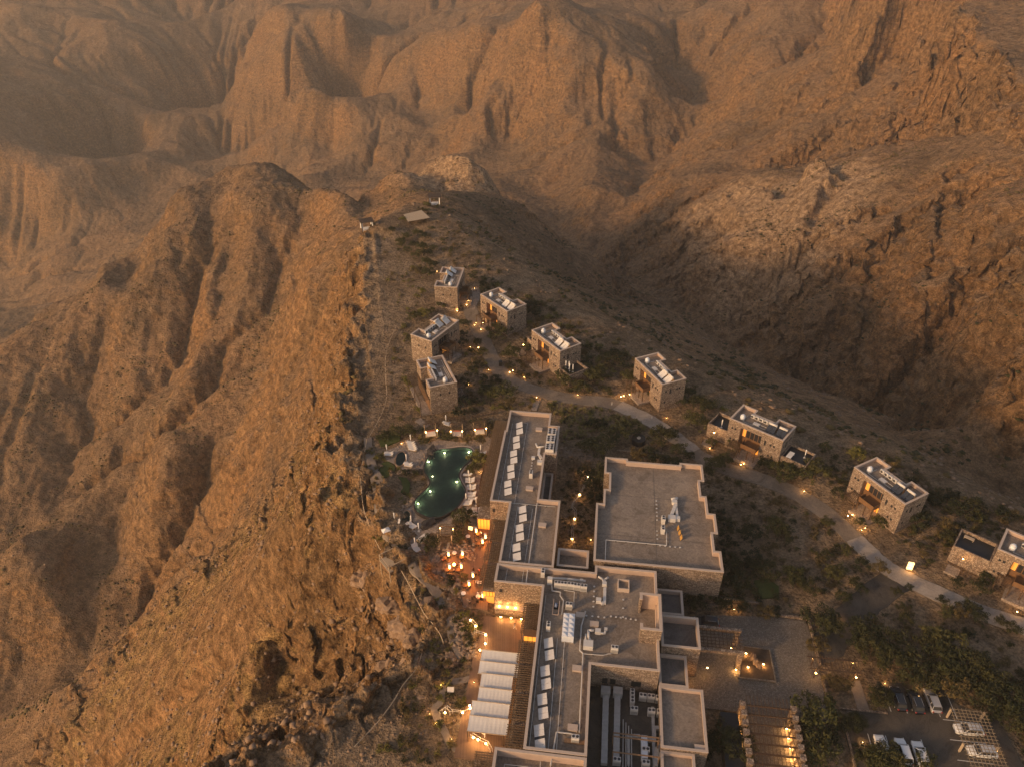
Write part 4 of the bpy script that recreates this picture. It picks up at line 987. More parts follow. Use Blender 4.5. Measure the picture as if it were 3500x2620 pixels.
def heater(dark=False):
    t = thing('solar_water_heater', '', 'solar heater')
    c30 = math.radians(34)
    for x in (-0.55, 0.55):
        MB().obox((x, 0, 0.75), (1.02, 2.0, 0.08), 0, c30, 0).build('collector_pane', 'solar' if dark else 'collector', t)
    MB().cyl((-1.0, 1.0, 1.55), (1.0, 1.0, 1.55), 0.3, 0.3, 12).build('tank', 'white_metal', t, True)
    MB().box(-1.1, 1.1, 0.72, 1.3, 0.0, 1.25).build('stand', 'orange_sheet' if not dark else 'rust', t)
    for x in (-1.0, 1.0): MB().bar((x, -0.8, 0.0), (x, -0.8, 0.2), 0.06).build('leg', 'pipe', t)
    return t
HEAT = Stamp(heater()); HEATD = Stamp(heater(True))
VSH = {'V1': 'the farthest villa', 'V2': 'the villa facing the road head', 'V3': 'the cliff-side villa at the bend', 'V4': 'the villa nearest the pool', 'V5': 'the middle villa', 'V6': 'the villa at the outer curve', 'V7': 'the wide villa', 'V8': 'the lone villa below the wide one', 'V9': 'the villa at the right edge'}
def villa_pipes(key):
    o, rz = VM[key]
    t = thing('roof_pipework', 'looping pipes on ' + VSH[key], 'pipes', (o.x, o.y, o.z), rz, 'villa roof pipework')
    for zz, pts in ((7.86, [(2.0, 1.2), (9.5, 1.2), (9.5, 3.2), (6.2, 3.2), (6.2, 2.2), (8.4, 2.2)]), (7.93, [(2.6, 4.6), (2.6, 1.8), (5.4, 1.8), (5.4, 4.2)]), (7.9, [(1.4, 0.8), (12.6, 0.8)]), (7.97, [(4.4, 4.4), (9.8, 4.4)])):
        MB().pipe([(x, y, zz) for x, y in pts], 0.055).build('pipe', 'pipe', t)
    MB().box(5.0, 6.6, 2.3, 3.3, 7.7, 8.05).build('pump_box', 'white_metal', t)
PLANT = {'V1': (0, 0), 'V2': (1, 0), 'V3': (0, 0), 'V4': (0, 0), 'V5': (1, 0), 'V6': (1, 0), 'V7': (1, 1), 'V8': (1, 1), 'V9': (1, 1)}
for key in VM:
    short = VSH[key]; rz = VM[key][1]
    villa_pipes(key)
    TANK1.at(VL(key, 2.2, 2.6, 7.7), rz, 'round white water tank on ' + short, 'villa water tanks')
    for k in range(5):
        AC1.at(VL(key, 3.9 + k * 1.15, 4.75 - 0.02 * k, 7.7), rz, '%s air conditioner from the tank on %s' % (ORD[k], short), 'villa roof air conditioners')
    st = HEATD if PLANT[key][1] else HEAT
    for k, (x, y) in enumerate(((9.6, 2.6), (12.2, 2.6)) if key not in ('V1', 'V3', 'V4') else ((9.4, 4.0), (11.8, 3.2))):
        st.at(VL(key, x, y, 7.7), rz, '%s solar water heater on %s' % (('inner', 'outer')[k], short), 'villa solar water heaters')

# ------------------------------------------------------------------ plant on the hotel roofs
def rack():
    t = thing('solar_collector_rack', '', 'solar collector')
    tilt = math.radians(-19)
    for k, y in enumerate((1.76, 0.74, -0.74, -1.76)):
        MB().obox((0, y, 0.52), (1.66, 0.98, 0.07), 0, 0, tilt).build('collector_pane', 'collector', t)
    MB().obox((0, 0, 0.46), (1.6, 4.55, 0.05), 0, 0, tilt).build('backing_frame', 'fan', t)
    for y in (-2.0, 0, 2.0):
        MB().bar((0.62, y, 0), (0.62, y, 0.66), 0.05).build('leg', 'pipe', t)
        MB().bar((-0.66, y, 0), (-0.66, y, 0.24), 0.05).build('leg', 'pipe', t)
    return t
RACK = Stamp(rack())
for where, zr, lst in (('north wing', 8.4, [(-0.70,47.90,8.9), (-0.80,42.50,8.9), (-0.80,37.20,8.9), (-0.80,32.10,8.9), (-0.80,26.80,8.9)]),
                       ('lower wing', 8.4, [(3.30,19.20,8.9), (3.30,13.80,8.9), (3.30,8.40,8.9)]),
                       ('main block', 8.2, [(11.60,-13.20,8.7), (11.50,-18.90,8.7), (11.50,-24.30,8.7), (11.50,-29.80,8.7)])):
    for k, (a, b, _) in enumerate(lst):
        RACK.at(LW(a, b, zr), HR + math.radians(9.0), '%s white solar collector rack from the top on the %s roof' % (ORD[k], where), 'solar collector racks on the hotel roof')
def roof_pipe(label, pts, r=0.09, z=8.45, mat='pipe', posts=True):
    t = thing('roof_pipe', label, 'pipe', LW(pts[0][0], pts[0][1], 0), HR, 'pipe runs on the hotel roof')
    q_ = [(p[0] - pts[0][0], p[1] - pts[0][1], p[2] if len(p) > 2 and p[2] > 20 else z) for p in pts]
    MB().pipe(q_, r).build('pipe', mat, t)
    L = 0
    if posts:
        for p, s_ in zip(q_[:-1], q_[1:]):
            n = int((Vector(s_) - Vector(p)).length / 2.2)
            for k in range(1, n + 1):
                c_ = Vector(p).lerp(Vector(s_), k / (n + 1)); MB().box(c_.x - 0.13, c_.x + 0.13, c_.y - 0.13, c_.y + 0.13, z - 0.27, z - r).build('support_block', 'fan', t)
    return t
roof_pipe('long thin pipe left of the white racks on the north wing', [(-2.4, 22.5), (-2.6, 50)], 0.05, 8.6)
roof_pipe('long thin pipe right of the white racks on the north wing', [(1.2, 22.2), (1.0, 50.5), (0.2, 50.5)], 0.05, 8.6)
roof_pipe('pipe crossing between the two wing roofs', [(-3.4, 22.4), (10.0, 22.4)], 0.06, 8.65)
roof_pipe('left pipe along the lower wing roof', [(2.0, 0.6), (2.0, 21.5)], 0.05, 8.62)
roof_pipe('middle pipe along the lower wing roof', [(5.2, 0.6), (5.2, 21.2)], 0.05, 8.62)
roof_pipe('thick grey pipe along the middle of the lower wing roof', [(6.0, 0.6), (6.0, 21.8), (6.0, 23)], 0.12, 8.68)
roof_pipe('leftmost long pipe along the main block roof', [(10.0, -1.2), (10.0, -31.6)], 0.06, 8.45)
roof_pipe('second long pipe along the main block roof', [(12.9, -10.5), (13.0, -31.4)], 0.06, 8.45)
roof_pipe('third long pipe along the main block roof', [(14.2, -10.3), (14.3, -31.4)], 0.06, 8.45)
roof_pipe('fat lagged pipe beside the kitchen yard parapet', [(17.60,-4.10,8.5), (17.00,-7.50,8.5), (17.00,-12.70,8.5), (17.60,-13.30,8.5), (17.70,-28.00,8.5)], 0.13, 8.5)
roof_pipe('bent pipe from the tank to the lone condenser', [(17.60,-13.30,8.5), (21.10,-13.20,8.5), (21.90,-12.80,8.5), (22.50,-12.70,8.5)], 0.08, 8.5)
roof_pipe('bent lagged pipe under the condenser row', [(10.90,1.40,8.5), (11.10,-0.10,8.5), (12.70,-0.20,8.5), (12.70,-1.10,8.5), (13.40,-2.10,8.5), (13.30,-5.40,8.5)], 0.12, 8.5)
roof_pipe('square loop of pipe beside the small condenser', [(13.30,0.30,8.5), (15.30,0.20,8.5), (15.40,-3.60,8.5), (14.30,-3.80,8.5)], 0.07, 8.5)
roof_pipe('pipe across the hall roof by its front parapet', [(20.90,8.00,8.6), (20.90,14.20,8.6), (33.10,14.20,8.6), (33.20,18.10,8.6)], 0.09, 8.6)
roof_pipe('lower left loop of pipe on the south block roof', [(6.5, -46), (6.5, -34.3), (12, -34.3), (12, -33.2)], 0.06, 7.9)
roof_pipe('lower right loop of pipe on the south block roof', [(10.0, -46), (10.0, -35.6), (13.6, -35.6), (13.6, -33.2)], 0.06, 7.9)
roof_pipe('short fat pipe beside the brown tray on the main block', [(13.60,-33.90,8.5), (14.10,-28.40,8.5), (16.50,-28.40,8.5)], 0.13, 8.5)
def big_condenser():
    t = thing('cooling_unit', '', 'cooling unit')
    MB().box(-1.0, 1.0, -1.15, 1.15, 0.15, 1.9).build('casing', 'white_metal', t)
    for x in (-0.5, 0.5):
        for y in (-0.72, 0, 0.72): MB().cyl((x, y, 1.9), (x, y, 1.96), 0.31, 0.31, 14).build('fan_grille', 'fan', t)
    MB().box(-0.95, 0.95, -1.1, 1.1, 0, 0.15).build('base', 'black', t)
    return t
BIGC = Stamp(big_condenser())
for k, p in enumerate(((7.30,46.10,10.2), (7.20,43.30,10.2), (7.20,40.30,10.2))):
    BIGC.at(LW(p[0], p[1], 8.4), HR, '%s six-fan cooling unit from the top on the north wing' % ORD[k], 'six-fan cooling units')
def twin():
    t = thing('twin_fan_condenser', '', 'condenser')
    MB().box(-0.62, 0.62, -0.38, 0.38, 0.1, 1.55).build('casing', 'white_metal', t)
    for x in (-0.31, 0.31): MB().cyl((x, 0, 1.55), (x, 0, 1.6), 0.24, 0.24, 14).build('fan_grille', 'fan', t)
    MB().box(-0.58, 0.58, -0.36, 0.36, 0, 0.1).build('base', 'black', t)
    MB().box(-0.55, 0.55, -0.395, -0.381, 0.2, 1.0).build('louvre', 'duct', t)
    return t
TWIN = Stamp(twin())
for k, p in enumerate(((12.00,1.10,9.8), (13.20,1.10,9.8), (14.50,1.10,9.8), (15.70,1.00,9.8), (17.00,0.90,9.8))):
    TWIN.at(LW(p[0], p[1], 8.2), HR, '%s twin-fan condenser of the row below the long white duct' % ORD[k], 'twin-fan condensers')
for p, rz, lab, zr in (((9.00,3.60,9.8), 90, 'upright condenser beside the corner between wing and main block', 8.2), ((11.10,-8.70,9.8), 90, 'big-fan condenser at the left edge of the main block roof', 8.2), ((14.50,-3.70,9.4), 0, 'small condenser above the white sectional tank', 8.2), ((23.00,-12.10,9.8), 0, 'lone condenser above the kitchen yard corner', 8.2), ((17.10,-29.50,9.8), 0, 'condenser by the brown tray on the main block', 8.2),
                   ((32.60,20.80,9.8), 90, 'upper condenser beside the hall roof ducts', 8.3), ((32.40,17.90,9.8), 90, 'lower condenser beside the hall roof ducts', 8.3), ((3.80,31.40,9.8), 90, 'condenser under the bent duct on the north wing', 8.4)):
    TWIN.at(LW(p[0], p[1], zr), HR + math.radians(rz), lab, 'twin-fan condensers')
for k, p in enumerate(((28.30,-17.50,4.8), (29.70,-17.50,4.8), (31.10,-17.60,4.8))):
    TWIN.at(LW(p[0], p[1], 3.2), HR, '%s condenser of the upper row in the kitchen yard' % ORD[k], 'twin-fan condensers')
for k, p in enumerate(((26.80,-20.20,4.8), (29.70,-20.20,4.8), (31.20,-20.20,4.8))):
    TWIN.at(LW(p[0], p[1], 3.2), HR, '%s condenser of the lower row in the kitchen yard' % ORD[k], 'twin-fan condensers')
for k, p in enumerate(((26.50,-17.10,4.8), (26.50,-18.50,4.8))):
    TWIN.at(LW(p[0], p[1], 3.2), HR + math.radians(90), '%s condenser standing sideways by the yard ducts' % ('upper', 'lower')[k], 'twin-fan condensers')
# white round and square ducts
def duct(label, parts, z0, mat='white_metal', name='ventilation_duct', rz=0.0):
    a0, b0 = parts[0][1][0][:2]
    t = thing(name, label, 'duct', LW(a0, b0, 0), HR, 'ventilation ducts on the roofs')
    for kind, pts, w, h in parts:
        q_ = [(p[0] - a0, p[1] - b0, z0 + h / 2 + 0.15) for p in pts]
        mb = MB()
        if kind == 'run':
            for s_, e_ in zip(q_[:-1], q_[1:]): mb.bar(s_, e_, w, h)
            for c_ in q_[1:-1]: mb.obox(c_, (w * 1.02, w * 1.02, h * 1.02))
            mb.build('duct_run', mat, t)
            for s_, e_ in zip(q_[:-1], q_[1:]):
                for k in range(max(1, int((Vector(e_) - Vector(s_)).length / 1.5))):
                    c_ = Vector(s_).lerp(Vector(e_), (k + 0.5) / max(1, int((Vector(e_) - Vector(s_)).length / 1.5)))
                    dv = (Vector(e_) - Vector(s_)).normalized()
                    MB().bar(c_ - dv * 0.04, c_ + dv * 0.04, w + 0.07, h + 0.07).build('flange', mat, t)
        elif kind == 'tube':
            mb.pipe(q_, w / 2, 10)
            for c_ in q_[1:-1]: mb.ball(c_, w / 2, seg=10, ring=6)
            mb.build('duct_tube', mat, t, True)
        else:
            c_ = q_[0]; mb.obox((c_[0], c_[1], z0 + h / 2 + 0.15), (w, w * 0.85, h)); mb.build('fan_box', mat, t)
    return t
duct('long white round duct above the condenser row', [('box', [(10.50,1.70,9)], 0.95, 1.6), ('tube', [(10.50,2.80,9), (13.80,3.00,9), (16.20,2.90,9), (17.30,2.90,9)], 0.5, 0.6), ('box', [(16.50,2.90,9)], 0.6, 0.6)], 8.2)
duct('forked white duct at the back parapet of the main block', [('box', [(19.90,-1.60,9)], 0.95, 0.9), ('tube', [(19.70,4.30,9), (20.50,3.80,9), (20.90,2.70,9)], 0.42, 0.6), ('tube', [(21.60,4.40,9), (21.00,3.80,9), (20.90,2.70,9)], 0.42, 0.6), ('box', [(20.90,2.50,9)], 0.85, 0.8), ('run', [(21.00,1.70,9), (21.00,-1.80,9), (20.40,-2.10,9)], 0.55, 0.5)], 8.2)
duct('white swan-neck duct in the middle of the main block', [('box', [(18.40,-11.70,9)], 1.7, 1.1), ('tube', [(18.80,-10.70,9), (18.40,-9.90,9), (18.30,-8.50,9), (19.30,-8.30,9)], 0.5, 0.7), ('tube', [(17.90,-10.80,9), (17.90,-9.30,9)], 0.36, 0.7), ('box', [(20.00,-8.50,9)], 1.0, 0.8), ('tube', [(20.50,-8.70,9), (21.20,-8.70,9), (21.40,-7.70,9)], 0.42, 0.6), ('box', [(21.40,-7.80,9)], 0.55, 0.6)], 8.2)
duct('twin white ducts in the middle of the hall roof', [('box', [(34.40,21.60,9)], 1.5, 1.0), ('box', [(35.60,21.70,9)], 1.0, 0.9), ('run', [(34.40,22.70,9), (35.40,25.90,9), (35.30,26.70,9)], 0.7, 0.6), ('run', [(35.60,22.60,9), (35.50,25.30,9)], 0.5, 0.5), ('box', [(35.20,26.70,9)], 1.1, 0.8), ('tube', [(34.60,27.50,9), (35.90,28.00,9)], 0.6, 0.9)], 8.3)
duct('bent white duct beside the cooling units', [('tube', [(3.80,42.70,9.2), (4.30,41.40,9.2), (6.40,42.10,9.2)], 0.4, 0.6), ('run', [(4.80,41.00,9.2), (4.80,38.90,9.2), (5.70,37.30,9.2)], 0.55, 0.5), ('box', [(5.40,36.00,9.2)], 1.2, 0.8), ('box', [(3.70,37.50,9.2)], 0.8, 0.6)], 8.4)
duct('first long grey duct down the left of the kitchen yard', [('box', [(21.90,-17.30,5)], 1.6, 1.5), ('run', [(22.00,-17.30,4.5), (22.00,-30.10,4.5)], 1.0, 0.8)], 3.2, 'duct')
duct('second long grey duct down the left of the kitchen yard', [('box', [(24.00,-17.20,5)], 1.6, 1.5), ('run', [(24.00,-17.30,4.5), (23.90,-29.70,4.5)], 1.0, 0.8)], 3.2, 'duct')
duct('bent grey duct in the middle of the kitchen yard', [('box', [(32.30,-16.70,5)], 0.95, 1.2), ('run', [(32.40,-17.20,4.6), (32.20,-22.60,4.6), (30.10,-22.90,4.6), (30.10,-24.90,4.6), (29.10,-25.10,4.6)], 0.6, 0.7)], 3.2, 'duct')
duct('outer grey duct with branching boxes in the kitchen yard', [('box', [(33.70,-16.70,5)], 1.1, 1.2), ('run', [(33.80,-17.20,4.8), (33.50,-23.50,4.8), (31.60,-24.00,4.8), (31.50,-25.60,4.8), (30.40,-26.70,4.8), (30.20,-29.50,4.8)], 0.65, 0.8), ('box', [(31.20,-27.60,4.8)], 1.0, 0.9), ('box', [(32.20,-27.60,4.8)], 1.0, 0.9)], 3.2, 'duct')
duct('hooked grey duct around the white tank in the kitchen yard', [('run', [(25.90,-29.70,4.4), (25.90,-24.70,4.4), (27.80,-24.50,4.4)], 0.5, 0.5)], 3.2, 'duct')
duct('lower cross duct of the kitchen yard', [('run', [(20.2, -38.5), (24.5, -38.5), (30.2, -38.8)], 1.1, 0.9), ('box', [(27.0, -36.6)], 1.3, 1.1)], 3.2, 'duct')
duct('low grey duct beside the right wall of the kitchen yard', [('run', [(30.0, -19.0), (30.0, -33.5), (28.2, -33.5)], 0.5, 0.5), ('box', [(28.3, -34.6)], 1.0, 1.2)], 3.2, 'duct')
for k in range(4):
    roof_pipe('%s thin pipe from the left down the kitchen yard' % ORD[k], [(25.0 + 0.45 * k, -22.0 - 0.6 * k), (25.0 + 0.45 * k, -33.0 - 0.7 * k), (28.0, -33.0 - 0.7 * k)], 0.07, 3.9 + 0.12 * k, 'pipe', False)
for k, (a, b) in enumerate(((24.0, -29.5), (28.6, -27.2), (28.6, -29.4), (24.2, -35.6))):
    TWIN.at(LW(a, b, 3.2), HR, '%s condenser standing among the lower yard ducts' % ORD[k], 'twin-fan condensers')
tk = thing('long_tank', 'long white box tank in the kitchen yard', 'tank', LW(*(28.40,-26.80,4.6)[:2], 3.2), HR)
MB().box(-0.5, 0.5, -1.9, 1.9, 0.2, 1.5).build('shell', 'tank', tk); MB().box(-0.45, 0.45, -1.85, 1.85, 0, 0.2).build('base', 'black', tk); MB().box(-0.2, 0.2, 0.4, 0.8, 1.5, 1.6).build('lid', 'tank', tk)
for k, y in enumerate((1045, 1090, 1290, 1530)):
    p0 = (19.6 + 3.6, -16.0 - (y - 300) / 75.0); t = thing('yard_beam', '%s rusty beam from the top across the kitchen yard' % ORD[k], 'beam', LW(p0[0], p0[1], 0), HR, 'steel beams over the kitchen yard')
    MB().box(0, 7.4, -0.09, 0.09, 6.0, 6.18).build('beam', 'rust', t); MB().box(0.0, 0.14, -0.07, 0.07, 3.2, 6.0).build('post', 'rust', t); MB().box(7.26, 7.4, -0.07, 0.07, 3.2, 6.0).build('post', 'rust', t)
# sectional water tank
st = thing('sectional_water_tank', 'white sectional water tank of square bulging panels on the main block', 'water tank', LW(*(14.70,-8.60,9.8)[:2], 8.2), HR)
MB().box(-1.05, 1.05, -2.55, 2.55, 0.2, 1.7).build('shell', 'tank', st); MB().box(-1.15, 1.15, -2.7, 2.7, 0, 0.2).build('base', 'concrete', st)
for i in range(2):
    for j in range(5):
        x0, y0 = -1.02 + i * 1.03, -2.52 + j * 1.01
        MB().add([(x0, y0, 1.702), (x0 + 1.0, y0, 1.702), (x0 + 1.0, y0 + 0.98, 1.702), (x0, y0 + 0.98, 1.702), (x0 + 0.5, y0 + 0.49, 1.9)], [(0, 1, 4), (1, 2, 4), (2, 3, 4), (3, 0, 4)]).build('panel', 'tank', st)
pk = thing('pump_set', 'blue pump with orange-pink valves on the main block roof', 'pump', LW(*(12.10,-3.50,8.8)[:2], 8.2), HR)
MB().cyl((0, -0.4, 0.45), (0, 0.4, 0.45), 0.26, 0.26, 10).build('motor', 'shirt_blue', pk, True); MB().box(-0.4, 0.4, -0.6, 0.6, 0, 0.18).build('base', 'black', pk); MB().pipe([(-0.5, 1.4, 0.5), (-0.5, -2.2, 0.5), (0.6, -2.2, 0.5)], 0.07).build('pipe', 'plaster', pk); MB().pipe([(0.6, 1.0, 0.55), (0.6, -2.2, 0.55)], 0.07).build('pipe', 'plaster', pk)
sk = thing('roof_lantern', 'pink plaster box with sunken glazed top on the main block', 'skylight', LW(*(24.50,2.60,9)[:2], 8.2), HR)
MB().box(-1.1, 1.1, -1.2, -1.0, 0, 1.0).box(-1.1, 1.1, 1.0, 1.2, 0, 1.0).box(-1.1, -0.9, -1.0, 1.0, 0, 1.0).box(0.9, 1.1, -1.0, 1.0, 0, 1.0).build('kerb', 'coping', sk); MB().box(-0.9, 0.9, -1.0, 1.0, 0.4, 0.5).build('pane', 'gravel', sk)
def hatch():
    t = thing('roof_hatch', '', 'roof hatch'); MB().box(-0.75, 0.75, -0.5, 0.5, 0, 0.45).build('kerb', 'coping', t); MB().box(-0.82, 0.82, -0.57, 0.57, 0.45, 0.52).build('lid', 'coping', t); return t
HATCH = Stamp(hatch())
for p, zr, lab in (((4.00,48.30,8.9), 8.4, 'white roof hatch beside the cooling units on the north wing'), ((3.90,27.30,8.9), 8.4, 'white roof hatch below the duct on the north wing'), ((7.70,16.60,8.9), 8.4, 'white roof hatch on the lower wing roof'), ((7.80,5.50,8.9), 8.2, 'pale roof hatch at the corner of wing and main block'), ((16.70,-16.40,8.9), 8.2, 'pale roof hatch left of the kitchen yard parapet'), ((16.60,-27.40,8.9), 8.2, 'pale roof hatch above the brown tray'), ((16.70,-5.10,8.9), 8.2, 'cream box beside the sectional tank'), ((19.30,-6.80,8.9), 8.2, 'small white box right of the sectional tank'), ((37.10,-26.60,5.6), 5.2, 'white box at the corner of the kitchen wing roof')):
    HATCH.at(LW(p[0], p[1], zr), HR, lab, 'roof hatches')
def vent():
    t = thing('roof_vent', '', 'roof vent'); MB().cyl((0, 0, 0), (0, 0, 0.2), 0.13, 0.13, 8).build('pipe', 'fan', t); MB().cyl((0, 0, 0.2), (0, 0, 0.26), 0.2, 0.2, 8).build('cap', 'pipe', t); return t
VENT = Stamp(vent())
VN_ = ORD + ['fifteenth', 'sixteenth', 'seventeenth', 'eighteenth', 'nineteenth', 'twentieth', 'twenty-first', 'twenty-second', 'twenty-third', 'twenty-fourth']
for lst, zr, lab in (([(14.5 + 1.1 * k, -5.0) for k in range(7)] + [(22.3 + 0.9 * k, -4.6 - 0.05 * k) for k in range(6)] + [(24.5, 3.5 - 2.0 * k) for k in range(5)] + [(19.0, 2 - 1.2 * k) for k in range(5)], 8.2, 'small dark vent among rows on the main block roof'), ([(31.4, 27 - 1.15 * k) for k in range(6)] + [(31.8 + 1.0 * k, 14.0) for k in range(5)] + [(31.3, 18 - 1.1 * k) for k in range(3)], 8.3, 'small vent in the dotted rows on the hall roof'), ([(3.6, 37 - 1.0 * k) for k in range(7)], 8.4, 'small dark block in the row on the north wing roof')):
    for k, (a, b) in enumerate(sorted(lst, key=lambda q_: (-round(q_[1], 1), q_[0]))): VENT.at(LW(a, b, zr), HR, '%s, %s from the top' % (lab, VN_[k]), lab.replace('small ', '') + 's')
for k, (x, y) in enumerate(((1385, 1300), (1400, 1360), (1395, 1400))):
    p = (35.6 + 0.25 * k, 19.2 - 1.3 * k); t = thing('yellow_sheet', '%s small yellow sheet leaning on the hall roof' % ORD[k], 'sheet', LW(p[0], p[1], 8.3), HR + 0.1, 'yellow sheets on the hall roof')
    MB().obox((0, 0, 0.45), (0.06, 1.0, 0.9), 0, 0, 0.35).build('sheet', 'orange_sheet', t); MB().bar((0.25, 0, 0), (0.05, 0, 0.8), 0.04).build('prop', 'rust', t)
ty = thing('cable_tray', 'rusty brown cable tray against the kitchen yard parapet', 'tray', LW(*(17.30,-29.60,8.6)[:2], 8.2), HR)
MB().box(-1.9, 1.9, -0.35, 0.35, 0.15, 0.35).build('tray', 'rust', ty)
for x in (-1.6, 0, 1.6): MB().box(x - 0.06, x + 0.06, -0.3, 0.3, 0, 0.15).build('foot', 'fan', ty)

# ------------------------------------------------------------------ roads, paths, paving
def hz(pts):
    a = np.array([(p[0], p[1]) for p in pts]); return height(a[:, 0], a[:, 1])[0]
def smooth_line(pts, n=6):
    P_ = [Vector((p[0], p[1])) for p in pts]; out = []
    for i in range(len(P_) - 1):
        p0, p1, p2, p3 = P_[max(i - 1, 0)], P_[i], P_[i + 1], P_[min(i + 2, len(P_) - 1)]
        for k in range(n):
            t = k / n
            out.append(0.5 * ((2 * p1) + (p2 - p0) * t + (2 * p0 - 5 * p1 + 4 * p2 - p3) * t * t + (3 * p1 - p0 - 3 * p2 + p3) * t ** 3))
    out.append(P_[-1]); return out
def strip(pts, width, off, mat, name, label, n=6, seed=1, kerb=False, jit=0.06):
    c = smooth_line(pts, n); rr = random.Random(seed); mb = MB(); rows = []
    for i, p in enumerate(c):
        d = (c[min(i + 1, len(c) - 1)] - c[max(i - 1, 0)]).normalized(); nn = Vector((-d.y, d.x))
        w = width / 2 * (1 + jit * rr.uniform(-1, 1))
        rows.append([p + nn * w * s_ for s_ in (-1, -0.5, 0, 0.5, 1)])
    flat_ = [q_ for r in rows for q_ in r]; zs = hz(flat_)
    mb.v = [(q_.x, q_.y, z + off) for q_, z in zip(flat_, zs)]
    for i in range(len(rows) - 1):
        for k in range(4): a = i * 5 + k; mb.f.append((a + 1, a, a + 5, a + 6))
    # edges down into the ground
    for i in range(len(rows) - 1):
        for k, fl in ((0, 1), (4, 0)):
            a = i * 5 + k; v0 = mb.v[a]; v1 = mb.v[a + 5]; o = len(mb.v)
            mb.v += [(v0[0], v0[1], v0[2] - 0.5), (v1[0], v1[1], v1[2] - 0.5)]
            mb.f.append((a, a + 5, o + 1, o) if not fl else (a + 5, a, o, o + 1))
    return struct(name, mb.mesh(name, mat), label)
ROAD = [(-15.19,229.31,0), (-12.39,214.00,0), (-8.46,200.63,0), (-5.42,189.38,0), (-2.11,182.20,0), (3.11,177.16,0), (10.07,173.18,0), (18.18,170.59,0), (25.63,169.32,0), (30.55,166.39,0), (36.06,161.53,0), (41.85,154.20,0), (46.40,147.28,0), (52.19,142.44,0), (60.12,138.44,0), (66.42,133.63,0), (71.65,126.65,0), (75.05,118.72,0), (78.31,111.61,0), (82.37,107.38,0), (88.01,103.10,0), (92.84,99.66,0), (99.47,96.36,0), (107.67,92.33,0)]
strip(ROAD, 4.5, 0.10, 'road', 'road', 'grey road curving past the villas')
strip([(28.63,168.06,0), (30.55,166.39,0), (36.06,161.53,0), (41.85,154.20,0), (45.33,148.88,0)], 4.5, 0.125, 'concrete', 'concrete_road_section', 'pale concrete stretch of the road')
strip([(74.80,119.41,0), (76.46,115.50,0), (78.31,111.61,0), (82.37,107.38,0), (88.01,103.10,0), (92.84,99.66,0), (99.47,96.36,0), (107.67,92.33,0)], 4.5, 0.125, 'concrete', 'concrete_road_section', 'pale concrete stretch of the road at lower right')
strip([(81.12,108.98,0), (74.01,104.27,0), (68.20,99.89,0), (62.21,94.42,0), (58.95,91.30,0), (56.33,91.30,0)], 6.0, 0.08, 'asphalt', 'side_road', 'dark side road leading to the forecourt')
strip([(-34.72,148.71,0), (-34.13,144.66,0), (-32.20,139.91,0), (-29.78,136.80,0), (-27.36,134.09,0), (-25.94,131.28,0), (-26.08,128.85,0), (-27.04,125.59,0), (-25.99,122.15,0), (-23.73,118.54,0)], 1.3, 0.16, 'path', 'path', 'narrow path round the lawns')
strip([(-36.86,154.40,0), (-35.19,146.40,0), (-32.63,138.26,0), (-31.33,133.77,0), (-30.26,127.66,0), (-28.98,123.00,0), (-26.73,119.92,0), (-24.34,116.92,0), (-21.62,114.01,0), (-20.18,110.07,0), (-16.53,106.14,0), (-13.85,102.10,0), (-12.11,98.22,0), (-11.21,93.77,0), (-9.15,89.30,0)], 2.0, 0.14, 'path', 'path', 'dirt path along the cliff top')
strip([(-6.19,90.10,0), (-6.91,85.81,0), (-8.21,84.60,0), (-10.88,84.06,0), (-12.24,82.99,0), (-12.69,80.05,0), (-13.62,78.82,0), (-12.80,76.62,0), (-11.55,74.67,0), (-10.51,72.57,0), (-8.82,71.26,0), (-6.12,70.34,0), (-5.70,68.53,0)], 1.2, 0.2, 'path', 'path', 'winding path below the awnings')
strip([(6.85,170.33,0), (5.77,165.75,0)], 1.6, 0.15, 'paving', 'path', 'short stepped path behind the north wing')
strip([(-24.80,161.84,0), (-23.40,160.31,0), (-21.70,158.80,0)], 1.8, 0.15, 'paving', 'path', 'paved way into the pool garden')
strip([(-12.54,234.17,0), (-11.88,227.47,0), (-13.55,220.27,0)], 2.6, 0.12, 'paving', 'path', 'stone path beside the farthest villa')
strip([(62.14,84.40,0), (61.53,77.57,0), (59.68,68.10,0)], 2.0, 0.12, 'path', 'path', 'walkway beside the car park')

def sheet(name, poly, z, mat, label, zb=-1.2):
    return struct(name, MB().prism([(p[0], p[1]) for p in poly], zb, z).mesh(name, mat), label)
def loc_poly(pts): return [LW(a, b)[:2] for a, b in pts]
def ccw(poly):
    a = sum(poly[i][0] * poly[(i + 1) % len(poly)][1] - poly[(i + 1) % len(poly)][0] * poly[i][1] for i in range(len(poly)))
    return poly if a > 0 else poly[::-1]
DECK = [(-31.86,146.40,0), (-31.39,148.89,0), (-28.83,150.70,0), (-26.76,153.09,0), (-24.29,151.98,0), (-21.46,151.80,0), (-18.99,153.28,0), (-12.56,152.17,0), (-6.04,154.40,0), (-5.07,153.28,0), (-6.07,146.40,0), (-7.45,139.58,0), (-8.02,130.67,0), (-7.19,125.30,0), (-7.08,121.87,0), (-9.96,122.15,0), (-12.02,122.15,0), (-13.94,120.19,0), (-17.88,121.03,0), (-19.01,117.73,0), (-18.54,114.79,0), (-20.64,114.01,0), (-22.71,116.65,0), (-21.33,120.75,0), (-24.11,121.87,0), (-26.88,122.72,0), (-27.22,125.30,0), (-24.91,128.85,0), (-22.47,131.90,0), (-19.79,135.67,0), (-21.05,142.26,0), (-22.85,142.26,0), (-26.42,141.92,0), (-28.47,143.97,0), (-30.42,145.01,0)]
sheet('pool_terrace', ccw([p[:2] for p in DECK]), 0.32, 'paving', 'pale stone paving around the pool')
